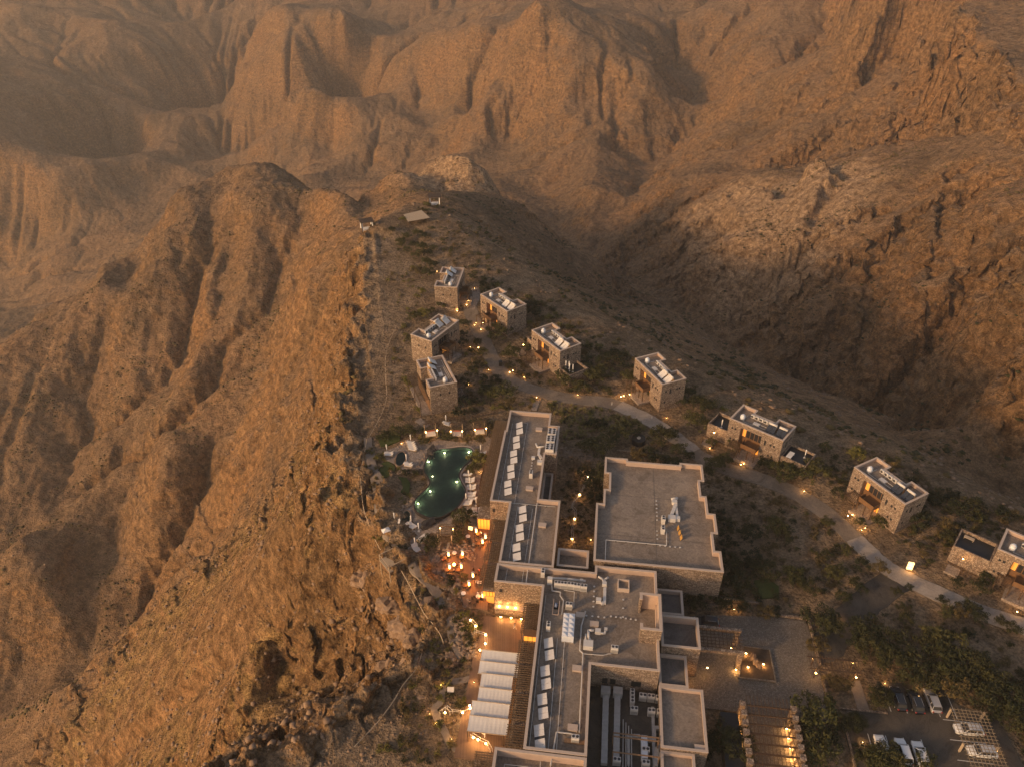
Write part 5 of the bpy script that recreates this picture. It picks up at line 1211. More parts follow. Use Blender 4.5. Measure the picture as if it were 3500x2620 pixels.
TERR = [(-10.38,122.24,0), (-4.74,122.08,0), (-4.60,106.41,0), (-4.87,99.88,0), (-9.64,100.92,0), (-10.56,106.14,0), (-11.93,108.93,0), (-14.81,109.21,0), (-15.56,111.80,0), (-15.43,114.46,0), (-13.66,115.06,0), (-10.99,115.97,0), (-8.29,116.89,0), (-9.08,119.37,0)]
sheet('dining_terrace', ccw([p[:2] for p in TERR]), 0.45, 'deck', 'brown boarded dining terrace')
sheet('lower_deck', ccw(loc_poly([(-1.9, -1.05), (6.25, -1.05), (6.25, -30.0), (-2.6, -30.0), (-2.6, -9), (-1.9, -5)])), 0.36, 'deck', 'brown boarded deck below the stone wall')
sheet('forecourt', ccw(loc_poly([(36.0, -15.8), (38.3, -15.8), (60.9, -15.8), (60.9, -10.5), (60.9, 2.0), (60.5, 5.6), (53.5, 5.7), (41.5, 4.6), (38.4, 4.0), (38.4, -9.7), (36.0, -9.7)])), 0.25, 'cobble', 'cobbled forecourt at the hotel entrance')
sheet('drive', ccw(loc_poly([(45.8, -40), (53.2, -40), (53.2, -15.82), (45.8, -15.82)])), 0.235, 'cobble', 'cobbled drive under the pillared pergola')
sheet('car_park', ccw(loc_poly([(62.7, -15.4), (64.2, -13.1), (71.2, -13.1), (71.2, -6.6), (82, -6.0), (84, -10), (90, -12), (92, -34), (63.7, -34)])), 0.22, 'asphalt', 'dark asphalt car park')
for k, poly in enumerate(([(-31.12,135.36,0), (-29.20,135.67,0), (-27.35,133.14,0), (-26.05,130.37,0), (-26.11,128.25,0), (-27.33,126.18,0), (-28.47,125.30,0), (-29.92,128.25,0), (-30.75,131.90,0)],
                          [(-32.55,143.97,0), (-30.42,145.01,0), (-28.50,143.28,0), (-28.32,140.91,0), (-30.07,138.92,0), (-31.71,139.58,0)], [(-30.04,138.76,0), (-27.93,139.58,0), (-25.18,138.92,0), (-24.09,136.96,0), (-24.11,133.14,0), (-25.44,133.46,0), (-27.89,135.67,0)],
                          [(-24.18,121.59,0), (-22.82,121.31,0), (-21.85,119.92,0), (-22.83,117.73,0), (-24.09,119.09,0)], [(-34.55,154.78,0), (-31.95,156.68,0), (-28.51,155.91,0), (-28.62,152.91,0), (-31.21,151.06,0), (-33.03,150.70,0)], [(49.78,107.54,0), (52.90,108.17,0), (54.50,105.98,0), (53.73,103.24,0), (50.04,102.94,0)])):
    g = sheet('lawn', ccw([p[:2] for p in poly]), 0.30, 'lawn', '%s patch of lawn' % ORD[k]); 
# stones edging
def rubble(name, label, polyline, width, n, smin, smax, seed, z=0.1, mat='rubble', kind='stuff'):
    rr = random.Random(seed); mb = MB(); c = smooth_line(polyline, 8)
    pts = []
    for i in range(n):
        t = rr.random() * (len(c) - 1.001); k = int(t); p = c[k].lerp(c[k + 1], t - k)
        d = (c[k + 1] - c[k]); nn = Vector((-d.y, d.x)).normalized() if d.length > 0 else Vector((1, 0))
        pts.append(p + nn * rr.gauss(0, 0.5) * width / 2)
    zs = hz(pts)
    for p, zz in zip(pts, zs):
        s_ = smin + (smax - smin) * rr.random() ** 2
        mb.ball((p.x, p.y, max(zz, 0.0) + z + s_ * 0.25), s_, rr.random(), 0.28, 5, 4, (rr.uniform(0.8, 1.3), rr.uniform(0.8, 1.3), rr.uniform(0.55, 0.9)))
    o = link(name, mb.mesh(name, mat)); o['kind'] = kind; o['label'] = label
    return o
rubble('rubble_bank', 'bank of pale broken stones below the dining terrace', [(-15.72,112.39,0), (-15.01,108.93,0), (-12.22,106.69,0), (-11.16,103.42,0), (-10.72,99.49,0), (-9.89,95.72,0), (-8.49,92.10,0), (-7.56,89.07,0)], 5.0, 620, 0.14, 0.5, 3)
rubble('rubble_bank', 'tumbled stones along the pool garden edge', [(-22.47,131.90,0), (-23.74,129.76,0), (-25.23,127.95,0), (-26.45,125.89,0)], 1.4, 120, 0.15, 0.38, 4, 0.25)
rubble('rubble_bank', 'stones around the upper hot tub terrace', [(-28.78,150.34,0), (-26.93,152.54,0), (-25.84,153.28,0), (-23.80,151.80,0), (-21.43,146.40,0), (-22.64,144.66,0), (-22.79,141.59,0), (-24.96,140.91,0), (-27.64,140.91,0)], 1.3, 190, 0.12, 0.34, 5, 0.25)
rubble('rubble_bank', 'grey stones behind the dining terrace heaters', [(-16.17,112.39,0), (-15.45,114.76,0), (-12.79,115.67,0), (-10.12,116.89,0), (-8.45,115.37,0), (-9.04,113.27,0)], 3.0, 260, 0.14, 0.42, 6, 0.3)
rubble('rubble_bank', 'stones beside the flower pond between wing and hall', [(12.41,149.97,0), (14.33,147.11,0), (16.22,147.82,0), (18.70,147.11,0), (19.44,145.01,0)], 4.0, 170, 0.2, 0.5, 7)
rubble('rubble_bank', 'stones lining the garden path between wing and hall', [(17.31,140.91,0), (15.68,133.77,0), (14.12,129.76,0), (14.25,125.30,0), (13.20,121.87,0), (13.14,117.73,0)], 2.6, 200, 0.12, 0.3, 8)

# ------------------------------------------------------------------ pool
POOL = [(-20.60,144.73,0.6), (-20.05,146.76,0.6), (-18.22,148.25,0.6), (-15.59,148.68,0.6), (-12.85,149.18,0.6), (-10.63,148.71,0.6), (-9.80,147.11,0.6), (-10.43,144.31,0.6), (-11.80,142.26,0.6), (-12.67,140.24,0.6), (-12.70,138.25,0.6), (-12.04,136.30,0.6), (-11.18,134.39,0.6), (-11.04,132.51,0.6), (-11.61,130.35,0.6), (-12.76,128.08,0.6), (-14.33,126.45,0.6), (-16.12,125.14,0.6), (-17.97,124.93,0.6), (-19.69,125.57,0.6), (-21.27,126.75,0.6), (-22.08,128.53,0.6), (-21.98,130.65,0.6), (-20.87,132.51,0.6), (-19.56,134.71,0.6), (-19.18,136.63,0.6), (-19.81,138.25,0.6), (-20.83,140.24,0.6), (-21.13,142.26,0.6)]
def closed(pts, n=4):
    P_ = [Vector((p[0], p[1])) for p in pts]; N = len(P_); out = []
    for i in range(N):
        p0, p1, p2, p3 = P_[i - 1], P_[i], P_[(i + 1) % N], P_[(i + 2) % N]
        for k in range(n):
            t = k / n; v_ = 0.5 * ((2 * p1) + (p2 - p0) * t + (2 * p0 - 5 * p1 + 4 * p2 - p3) * t * t + (3 * p1 - p0 - 3 * p2 + p3) * t ** 3); out.append((v_.x, v_.y))
    return ccw(out)
def water_mat():
    m = bpy.data.materials.new('pool_water'); m.use_nodes = True; nt = m.node_tree; nt.nodes.clear()
    out = nt.nodes.new('ShaderNodeOutputMaterial'); mix = nt.nodes.new('ShaderNodeMixShader'); tr = nt.nodes.new('ShaderNodeBsdfTransparent'); gl = nt.nodes.new('ShaderNodeBsdfGlossy'); fr = nt.nodes.new('ShaderNodeFresnel')
    tr.inputs[0].default_value = (0.62, 0.78, 0.70, 1); gl.inputs['Roughness'].default_value = 0.06; fr.inputs[0].default_value = 1.33
    n = noise(nt, coords(nt), 2.5, 3); b = nt.nodes.new('ShaderNodeBump'); b.inputs['Strength'].default_value = 0.12; b.inputs['Distance'].default_value = 0.1; nt.links.new(n, b.inputs['Height'])
    nt.links.new(b.outputs[0], gl.inputs['Normal']); nt.links.new(b.outputs[0], fr.inputs['Normal'])
    nt.links.new(fr.outputs[0], mix.inputs[0]); nt.links.new(tr.outputs[0], mix.inputs[1]); nt.links.new(gl.outputs[0], mix.inputs[2]); nt.links.new(mix.outputs[0], out.inputs[0])
    return m
M['water'] = water_mat()
def basin(name, label, cat, pts, zt, rim, rim_mat, wall_mat, depth=0.75, n=4, tile='pool_tile'):
    c = closed(pts, n); t = thing(name, label, cat, (c[0][0], c[0][1], 0)); ox, oy = c[0]
    L = [(x - ox, y - oy) for x, y in c]; N = len(L)
    out = inset(L, -rim)
    w = MB(); walls(w, out, -0.8, zt + 0.03); w.build('pool_wall', wall_mat, t)
    r = MB(); ring(r, out, L, zt + 0.03); r.build('rim', rim_mat, t)
    f = MB(); f.add([(p[0], p[1], zt - depth) for p in L], [tuple(range(N))]); walls(f, L, zt - depth, zt + 0.03, True); f.build('basin', tile, t)
    s_ = MB(); s_.add([(p[0], p[1], zt) for p in L], [tuple(range(N))]); s_.build('water', 'water', t)
    return t
basin('swimming_pool', 'free-form dark green swimming pool lit from under water', 'pool', POOL, 1.12, 0.32, 'pool_wall', 'pool_wall', 0.72)
pr = strip([(-18.27,148.80,0.5), (-15.63,149.23,0.5), (-12.89,149.81,0.5), (-10.32,149.45,0.5), (-9.20,147.58,0.5)], 0.5, 0.95, 'coping', 'pool_kerb', 'pale kerb along the top of the pool')
pr = strip([(-10.08,144.08,0.5), (-11.45,141.96,0.5), (-12.31,140.02,0.5), (-12.30,138.30,0.5), (-11.65,136.41,0.5), (-10.75,134.50,0.5), (-10.61,132.46,0.5), (-11.22,130.15,0.5), (-12.33,128.04,0.5)], 0.55, 0.95, 'coping', 'pool_kerb', 'pale kerb along the lounger side of the pool')
def ell(c, rx, ry, n=10): return [(c[0] + rx * math.cos(2 * math.pi * k / n), c[1] + ry * math.sin(2 * math.pi * k / n)) for k in range(n)]
basin('hot_tub', 'small round hot tub left of the pool among loungers', 'hot tub', ell((-27.42,145.64,0.5), 1.15, 2.6), 0.5, 0.35, 'rock', 'rock', 0.16, 3)
basin('hot_tub', 'small oval hot tub below the pool, lit inside', 'hot tub', ell((-23.83,125.24,0.5), 0.95, 2.2), 0.55, 0.4, 'rock', 'rock', 0.2, 3)
def lamp_light(parent, col, power, z=0.0, rad=0.15):
    l = bpy.data.lights.new('lamp_light', 'POINT'); l.energy = power; l.color = col; l.shadow_soft_size = rad
    o = bpy.data.objects.new('lamp_light', l); COL.link(o); o.parent = parent; o.location = (0, 0, z); return o
WARM = (1.0, 0.60, 0.24)
for k, (p, w) in enumerate([((-16.72,147.63,0.7), 'at the top of the pool'), ((-10.75,147.99,0.7), 'in the top right corner of the pool'), ((-20.38,144.33,0.7), 'in the top left corner of the pool'), ((-12.26,141.74,0.7), 'where the pool narrows on the right'), ((-18.99,139.06,0.7), 'on the left where the pool narrows'), ((-13.07,137.10,0.7), 'on the right bulge of the pool'), ((-19.05,133.90,0.7), 'on the left bulge of the pool'), ((-21.52,129.79,0.7), 'in the lower left of the pool'), ((-20.03,125.91,0.7), 'at the bottom left rim of the pool'), ((-16.95,125.18,0.7), 'at the bottom rim of the pool'), ((-13.64,127.09,0.7), 'at the bottom right rim of the pool'), ((-23.92,124.22,0.5), 'inside the oval hot tub')]):
    big = k in (0, 1, 2, 5, 6, 7)
    t = thing('pool_lamp', 'underwater lamp glowing %s' % w, 'pool lamp', (p[0], p[1], 0.62 if k < 11 else 0.42), 0, 'underwater pool lamps')
    MB().cyl((0, 0, -0.05), (0, 0, 0.06), 0.16 if big else 0.1, 0.16 if big else 0.1, 10).build('lens', 'lamp_pool', t)
    MB().cyl((0, 0, -0.12), (0, 0, -0.05), 0.26, 0.26, 10).build('housing', 'pipe', t)
    lamp_light(t, (1.0, 0.94, 0.66), 85 if big else 28, 0.22, 0.1)
# dark rocks at the pool's ends
def boulder(label, p, r, mat='rock', sq=(1.2, 0.9, 0.7), seed=1, name='boulder', group=None):
    mb = MB(); rr = random.Random(seed)
    bm = bmesh.new(); bmesh.ops.create_icosphere(bm, subdivisions=3, radius=r)
    for v in bm.verts:
        d = v.co.normalized(); k = 1 + 0.22 * math.sin(d.x * 5 + seed) * math.cos(d.y * 4.3 + seed * 2) + 0.14 * math.sin(d.z * 9 + d.x * 7 + seed * 3)
        for _ in range(3):
            pl = Vector((math.sin(seed * 7.1 + _ * 2.1), math.cos(seed * 3.7 + _ * 1.3), 0.4 * math.sin(seed + _))).normalized()
            if d.dot(pl) > 0.72: k *= 0.72 / d.dot(pl)
        v.co = Vector((d.x * sq[0], d.y * sq[1], d.z * sq[2])) * r * k
    me = bpy.data.meshes.new(name); bm.to_mesh(me); bm.free(); me.materials.append(M[mat])
    o = link(name, me, None, (p[0], p[1], p[2] if len(p) > 2 else ground(p[0], p[1])), rr.uniform(0, 6))
    return tag(o, label, 'boulder', group)
boulder('dark boulder below the lower rim of the pool', (-18.42,123.80,0.2), 1.7, 'pool_wall', (1.6, 0.8, 0.6), 5)
boulder('black rock at the upper left corner of the pool', (-19.90,147.58,0.5), 1.6, 'pool_wall', (1.7, 0.7, 0.6), 6)
for k, (p, r) in enumerate([((-22.06,100.81,-1), 3.2), ((-26.05,107.84,-2), 3.0), ((-19.54,96.98,-1), 2.6), ((-17.24,102.10,0), 2.0), ((-23.48,92.39,-3), 2.8), ((-11.31,89.07,0), 1.7), ((-18.04,88.41,-1), 2.6), ((-35.10,122.40,-2), 3.2), ((-32.93,120.44,-2), 2.8), ((-24.09,104.54,-2), 2.6), ((-11.57,88.72,0), 1.6), ((-16.48,81.74,-1), 1.6)]):
    boulder(['big pale split boulder beside the cliff-top path', 'dark grey boulder under the timber platform', 'cracked boulder where the cliff path bends', 'boulder inside the curve of the cliff path', 'orange-flanked boulder above the hollow', 'rounded boulder by the lower path', 'flat boulder at the head of the hollow', 'grey ribbed boulder left of the cliff path', 'second ribbed boulder left of the platform', 'upright boulder below the platform', 'small boulder left of the rubble bank', 'low boulder left of the lit railing'][k], (p[0], p[1], ground(p[0], p[1]) - 0.35 * r), r * 0.85, 'rock', (1.25, 0.95, 0.75), k + 11, group='boulders on the cliff top')

# ------------------------------------------------------------------ pool furniture
def lounger():
    t = thing('sun_lounger', '', 'sun lounger')
    MB().box(-0.95, 0.95, -0.33, 0.33, 0.24, 0.31).build('frame', 'timber_pale', t)
    MB().box(-0.95, 0.35, -0.31, 0.31, 0.312, 0.42).build('seat_cushion', 'cushion', t)
    MB().obox((0.68, 0, 0.56), (0.75, 0.62, 0.11), 0, 0, -0.55).build('backrest', 'cushion', t)
    for x in (-0.85, 0.6):
        for y in (-0.28, 0.28): MB().box(x - 0.04, x + 0.04, y - 0.04, y + 0.04, 0, 0.24).build('leg', 'timber_pale', t)
    return t
LOUNGE = Stamp(lounger())
row = [(-10.67,139.51,0.3), (-10.00,138.00,0.3), (-10.00,137.09,0.3), (-9.57,135.60,0.3), (-9.63,134.65,0.3), (-9.44,133.07,0.3), (-9.57,132.14,0.3), (-9.14,131.21,0.3), (-10.17,130.30,0.3), (-10.30,129.51,0.3)]
for k, p in enumerate(row): LOUNGE.at((p[0], p[1], 0.32), -0.05, '%s cream sun lounger from the top in the row right of the pool' % ORD[k], 'sun loungers', 1.15)
for lab, rz, lst in (('beside the lit glass bay', 0.0, [(-8.08,128.00,0.3), (-8.13,127.05,0.3), (-8.15,126.11,0.3)]), ('in the fan above the upper hot tub', -0.35, [(-25.65,151.73,0.3), (-25.38,150.99,0.3), (-25.12,150.27,0.3), (-24.91,149.61,0.3), (-24.70,148.96,0.3)]), ('left of the upper hot tub', -0.15, [(-30.61,147.54,0.3), (-30.45,146.90,0.3)]), ('below the upper hot tub', -0.3, [(-25.40,143.56,0.3), (-25.10,142.87,0.3)]), ('on the terrace above the cabanas', -0.5, [(-17.11,159.71,0.3), (-16.72,158.93,0.3)]), ('at the right top end of the pool', 0.1, [(-7.43,147.54,0.3), (-7.50,146.83,0.3)]), ('left of the oval hot tub', 0.3, [(-26.00,123.79,0.3), (-26.00,123.13,0.3)]), ('right of the oval hot tub', 2.5, [(-22.52,122.56,0.3), (-21.98,122.93,0.3)]), ('on the lowest pool terrace', 2.1, [(-20.84,115.84,0.3), (-20.32,116.21,0.3)])):
    for k, p in enumerate(lst): LOUNGE.at((p[0], p[1], 0.33), rz, '%s cream sun lounger %s' % ((ORD[k] if len(lst) > 2 else ('upper', 'lower')[k]), lab), 'sun loungers', 1.15)
for p, lab in (((-31.11,148.35,0.3), 'left of the upper hot tub'), ((-25.80,144.66,0.3), 'below the upper hot tub'), ((-17.22,160.18,0.3), 'on the terrace above the cabanas'), ((-7.77,148.18,0.3), 'at the right top end of the pool'), ((-10.34,138.75,0.3), 'top of the row right of the pool'), ((-9.97,136.31,0.3), 'second in the row right of the pool'), ((-9.65,133.92,0.3), 'third in the row right of the pool'), ((-10.54,130.82,0.3), 'last in the row right of the pool'), ((-26.26,124.57,0.3), 'left of the oval hot tub'), ((-22.43,123.70,0.3), 'right of the oval hot tub'), ((-20.52,121.44,0.3), 'beside the small stone garden'), ((-20.88,117.04,0.3), 'on the lowest pool terrace'), ((-25.58,152.17,0.3), 'behind the fan of loungers'), ((-8.18,129.45,0.3), 'beside the lit glass bay')):
    PARASOL.at((p[0], p[1], 0.33), 0, 'closed white parasol ' + lab, 'closed white parasols')
db = thing('day_bed', 'pale day bed half behind the round bush below the pool', 'day bed', (*(-19.40,118.94,0.3)[:2], 0.33), 0.9)
MB().box(-1.2, 1.2, -0.8, 0.8, 0.05, 0.35).build('base', 'timber_pale', db); MB().box(-1.15, 1.15, -0.75, 0.75, 0.352, 0.5).build('mattress', 'cushion', db)
def cabana(bed, red):
    t = thing('cabana', '', 'cabana')
    for x in (-1.45, 1.45):
        for y in (-1.3, 1.3): MB().box(x - 0.1, x + 0.1, y - 0.1, y + 0.1, 0, 2.6).build('post', 'timber_pale', t)
    for y in (-1.3, 1.3): MB().box(-1.8, 1.8, y - 0.08, y + 0.08, 2.6, 2.78).build('beam', 'timber_mid', t)
    for k in range(9): MB().box(-1.75 + k * 0.43, -1.67 + k * 0.43, -1.7, 1.7, 2.78, 2.9).build('slat', 'lattice', t)
    for k in range(6): MB().box(-1.8, 1.8, -1.5 + k * 0.6, -1.43 + k * 0.6, 2.905, 2.96).build('slat', 'lattice', t)
    MB().box(-1.2, 1.2, -1.1, 1.1, 0.05, 0.4).build('daybed_base', 'timber_pale', t); MB().box(-1.15, 1.15, -1.05, 1.05, 0.402, 0.55).build('mattress', 'cushion', t)
    MB().box(-1.0, 1.0, 0.75, 1.05, 0.55, 0.9).build('bolster', 'red_cushion' if red else 'cushion', t)
    for x in (-1.45, 1.45):
        MB().ball((x, -1.48, 2.35), 0.13, seg=8, ring=6).build('lantern', 'lamp', t); l = lamp_light(t, WARM, 40, 2.3, 0.1); l.location = (x * 0.9, -1.5, 2.1)
    return t
CAB = Stamp(cabana(True, True))
for p, rz, lab in (((-20.77,155.46,0.3), 0.25, 'left of three lantern-lit cabanas above the pool'), ((-14.15,155.46,0.3), 0.05, 'middle of three lantern-lit cabanas above the pool'), ((-8.28,156.30,0.3), 0.2, 'right of three lantern-lit cabanas, with red bolster')):
    CAB.at((p[0], p[1], 0.1), rz, lab, 'cabanas above the pool')
pg = thing('garden_pergola', 'slatted timber pergola over steps between pool and dining terrace', 'pergola', (*(-14.37,119.17,0.2)[:2], 0.2), HR)
for x in (-1.5, 1.5):
    for y in (-1.2, 1.2): MB().box(x - 0.1, x + 0.1, y - 0.1, y + 0.1, -0.3, 2.6).build('post', 'timber_pale', pg)
for y in (-1.2, 1.2): MB().box(-1.9, 1.9, y - 0.08, y + 0.08, 2.6, 2.8).build('beam', 'timber_mid', pg)
for k in range(7): MB().box(-1.9, 1.9, -1.5 + k * 0.5, -1.4 + k * 0.5, 2.8, 2.93).build('slat', 'lattice', pg)
for k in range(3): MB().box(-1.4 + k * 1.4, -1.32 + k * 1.4, -1.6, 1.6, 2.94, 3.0).build('slat', 'lattice', pg)
for x in (-1.4, 1.4):
    MB().ball((x, 0.9, 2.3), 0.12, seg=8, ring=6).build('lantern', 'lamp', pg); l = lamp_light(pg, WARM, 35); l.location = (x * 0.9, 0.7, 2.1)
for k, x in enumerate((-1.0, 0.9)):
    MB().box(x - 0.25, x + 0.25, -3.4, -1.3, 0.0, 0.45).build('bench', 'timber_pale', pg)

# dining terrace
def table_set(round_, n, mat):
    t = thing('dining_table', '', 'table')
    MB().cyl((0, 0, 0.70), (0, 0, 0.75), 0.5, 0.5, 14).build('table_top', mat, t); MB().cyl((0, 0, 0.04), (0, 0, 0.70), 0.05, 0.05, 8).build('leg', 'black', t); MB().cyl((0, 0, 0), (0, 0, 0.04), 0.26, 0.26, 12).build('base', 'black', t)
    return t
TABLE = Stamp(table_set(True, 4, 'timber_mid')); TABLEW = Stamp(table_set(True, 4, 'white_cloth'))
def chair():
    t = thing('dining_chair', '', 'chair')
    MB().box(-0.24, 0.24, -0.24, 0.24, 0.42, 0.48).build('seat', 'timber', t); MB().obox((0, 0.24, 0.72), (0.46, 0.05, 0.5), 0, -0.12, 0).build('backrest', 'timber', t)
    for x in (-0.2, 0.2):
        for y in (-0.2, 0.2): MB().box(x - 0.025, x + 0.025, y - 0.025, y + 0.025, 0, 0.42).build('leg', 'timber', t)
    return t
CHAIR = Stamp(chair())
TABS = [((-7.35,119.82,0.45), 'beside the top heater', 0), ((-7.25,117.08,0.45), 'below the two upper heaters', 0), ((-14.21,112.87,0.45), 'left of the corner heater', 0), ((-10.70,113.16,0.45), 'below the middle heater', 0), ((-13.45,109.67,0.45), 'by the lower left heater', 0), ((-11.29,109.67,0.45), 'between the two lower heaters', 0), ((-7.41,109.10,0.45), 'right of the single heater', 0), ((-9.55,105.62,0.45), 'left of the brightest heater', 0), ((-6.65,106.31,0.45), 'by the stone wall with white cloth', 1), ((-6.75,102.79,0.45), 'by the last heater with white cloth', 1), ((-7.65,101.41,0.45), 'at the lower edge of the terrace', 0), ((-12.24,114.35,0.45), 'white round between the two back heaters', 1), ((-9.76,103.53,0.45), 'white round at the left terrace edge', 1), ((-9.57,119.10,0.45), 'white round beside the menu board', 1)]
for k, (p, lab, w) in enumerate(TABS):
    (TABLEW if w else TABLE).at((p[0], p[1], 0.45), 0, 'round dining table ' + lab, 'tables on the dining terrace')
    if k < 11:
        for j in range(4):
            a = j * math.pi / 2 + 0.4 + k * 0.3
            CHAIR.at((p[0] + 0.78 * math.cos(a), p[1] + 0.78 * math.sin(a), 0.45), a - math.pi / 2, '%s dark chair at the round table %s' % (('right-hand', 'upper', 'left-hand', 'lower')[int(((a + math.pi / 4) % (2 * math.pi)) // (math.pi / 2)) % 4], lab), 'chairs at the table ' + lab)
def fheater():
    t = thing('patio_heater', '', 'heater')
    MB().box(-0.26, 0.26, -0.26, 0.26, 0, 0.75).build('base', 'fan', t)
    MB().cyl((0, 0, 0.75), (0, 0, 1.75), 0.16, 0.10, 10).build('flame_tube', 'flame', t)
    for x in (-0.22, 0.22):
        for y in (-0.22, 0.22): MB().bar((x, y, 0.75), (x * 0.8, y * 0.8, 1.95), 0.035).build('rail', 'pipe', t)
    MB().cyl((0, 0, 1.95), (0, 0, 2.05), 0.36, 0.12, 12).build('hood', 'white_metal', t)
    lamp_light(t, (1.0, 0.40, 0.12), 120, 1.3, 0.25).location = (0.0, -0.45, 1.3)
    return t
FH = Stamp(fheater())
for p, lab in (((-7.83,120.36,0.45), 'topmost patio heater, near the menu board'), ((-5.74,118.57,0.45), 'patio heater against the lattice, upper right'), ((-6.34,117.14,0.45), 'bright patio heater left of the lattice'), ((-13.42,113.52,0.45), 'patio heater at the back left corner of the terrace'), ((-10.47,113.75,0.45), 'patio heater in the middle of the back edge'), ((-12.97,110.02,0.45), 'patio heater lower left beside the fire pit'), ((-10.54,110.16,0.45), 'patio heater lower right of the fire pit'), ((-8.01,107.75,0.45), 'patio heater alone beside the round shrub'), ((-8.72,105.54,0.45), 'patio heater at the left of the lower terrace'), ((-5.85,102.57,0.45), 'lowest patio heater by the stone wall')):
    FH.at((p[0], p[1], 0.45), 0.3, lab, 'flaming patio heaters')
fp = thing('fire_pit', 'round glowing fire pit between four heaters', 'fire pit', (*(-12.11,111.26,0.45)[:2], 0.45))
MB().cyl((0, 0, 0), (0, 0, 0.4), 0.5, 0.5, 14).build('bowl', 'rock', fp); MB().ball((0, 0, 0.5), 0.3, 3, 0.2, 8, 6).build('flame', 'flame', fp); lamp_light(fp, (1, 0.42, 0.12), 120, 1.0, 0.25)
mb_ = thing('menu_board', 'bright lit white board at the top of the dining terrace', 'board', (*(-9.10,121.16,0.45)[:2], 0.45), -0.3)
MB().obox((0, 0, 1.05), (1.0, 0.06, 0.8), 0, -0.5, 0).build('board', 'lit_wall', mb_)
for x in (-0.45, 0.45): MB().bar((x, 0.1, 0), (x, 0.1, 1.0), 0.06).build('leg', 'timber', mb_)

# awnings over the lower deck
AW = [(-0.7, 6.2, -11.2, -13.55), (-0.7, 6.35, -13.6, -16.0), (0.0, 5.6, -16.05, -18.8), (0.0, 5.8, -18.85, -21.45), (-0.8, 5.7, -21.55, -24.25), (-0.8, 5.9, -24.3, -27.0)]
aw = thing('awning', 'row of six overlapping white fabric awnings over the lower deck', 'awning', HO, HR)
for k, (a0, a1, b0, b1) in enumerate(AW):
    mb = MB(); n = 18
    # gently sagging cloth, high at the back edge of each bay
    vs = []; fs = []
    for i in range(n + 1):
        for j in range(7):
            u = i / n; v_ = j / 6
            vs.append((a0 + (a1 - a0) * u, b0 + (b1 - b0) * v_, 3.75 - 0.30 * v_ - 0.10 * math.sin(math.pi * v_) - 0.014 * (i % 2) + 0.22 * (k % 2 == 0) * (1 - v_) * 0))
    for i in range(n):
        for j in range(6): a = i * 7 + j; fs.append((a, a + 1, a + 8, a + 7))
    mb.add(vs, fs); c_ = mb.build('awning_cloth', 'awning', aw, False)
    MB().bar((a0 - 0.1, b1, 3.42), (a1 + 0.1, b1, 3.42), 0.1).build('front_rail', 'timber_pale', c_)
    MB().bar((a0 - 0.1, b0, 3.80), (a1 + 0.1, b0, 3.80), 0.09).build('rear_rail', 'timber_pale', c_)
    for a in (a0 + 0.1, a1 - 0.6): MB().bar((a, b1, 0.3), (a, b1, 3.4), 0.14).build('post', 'timber', aw)

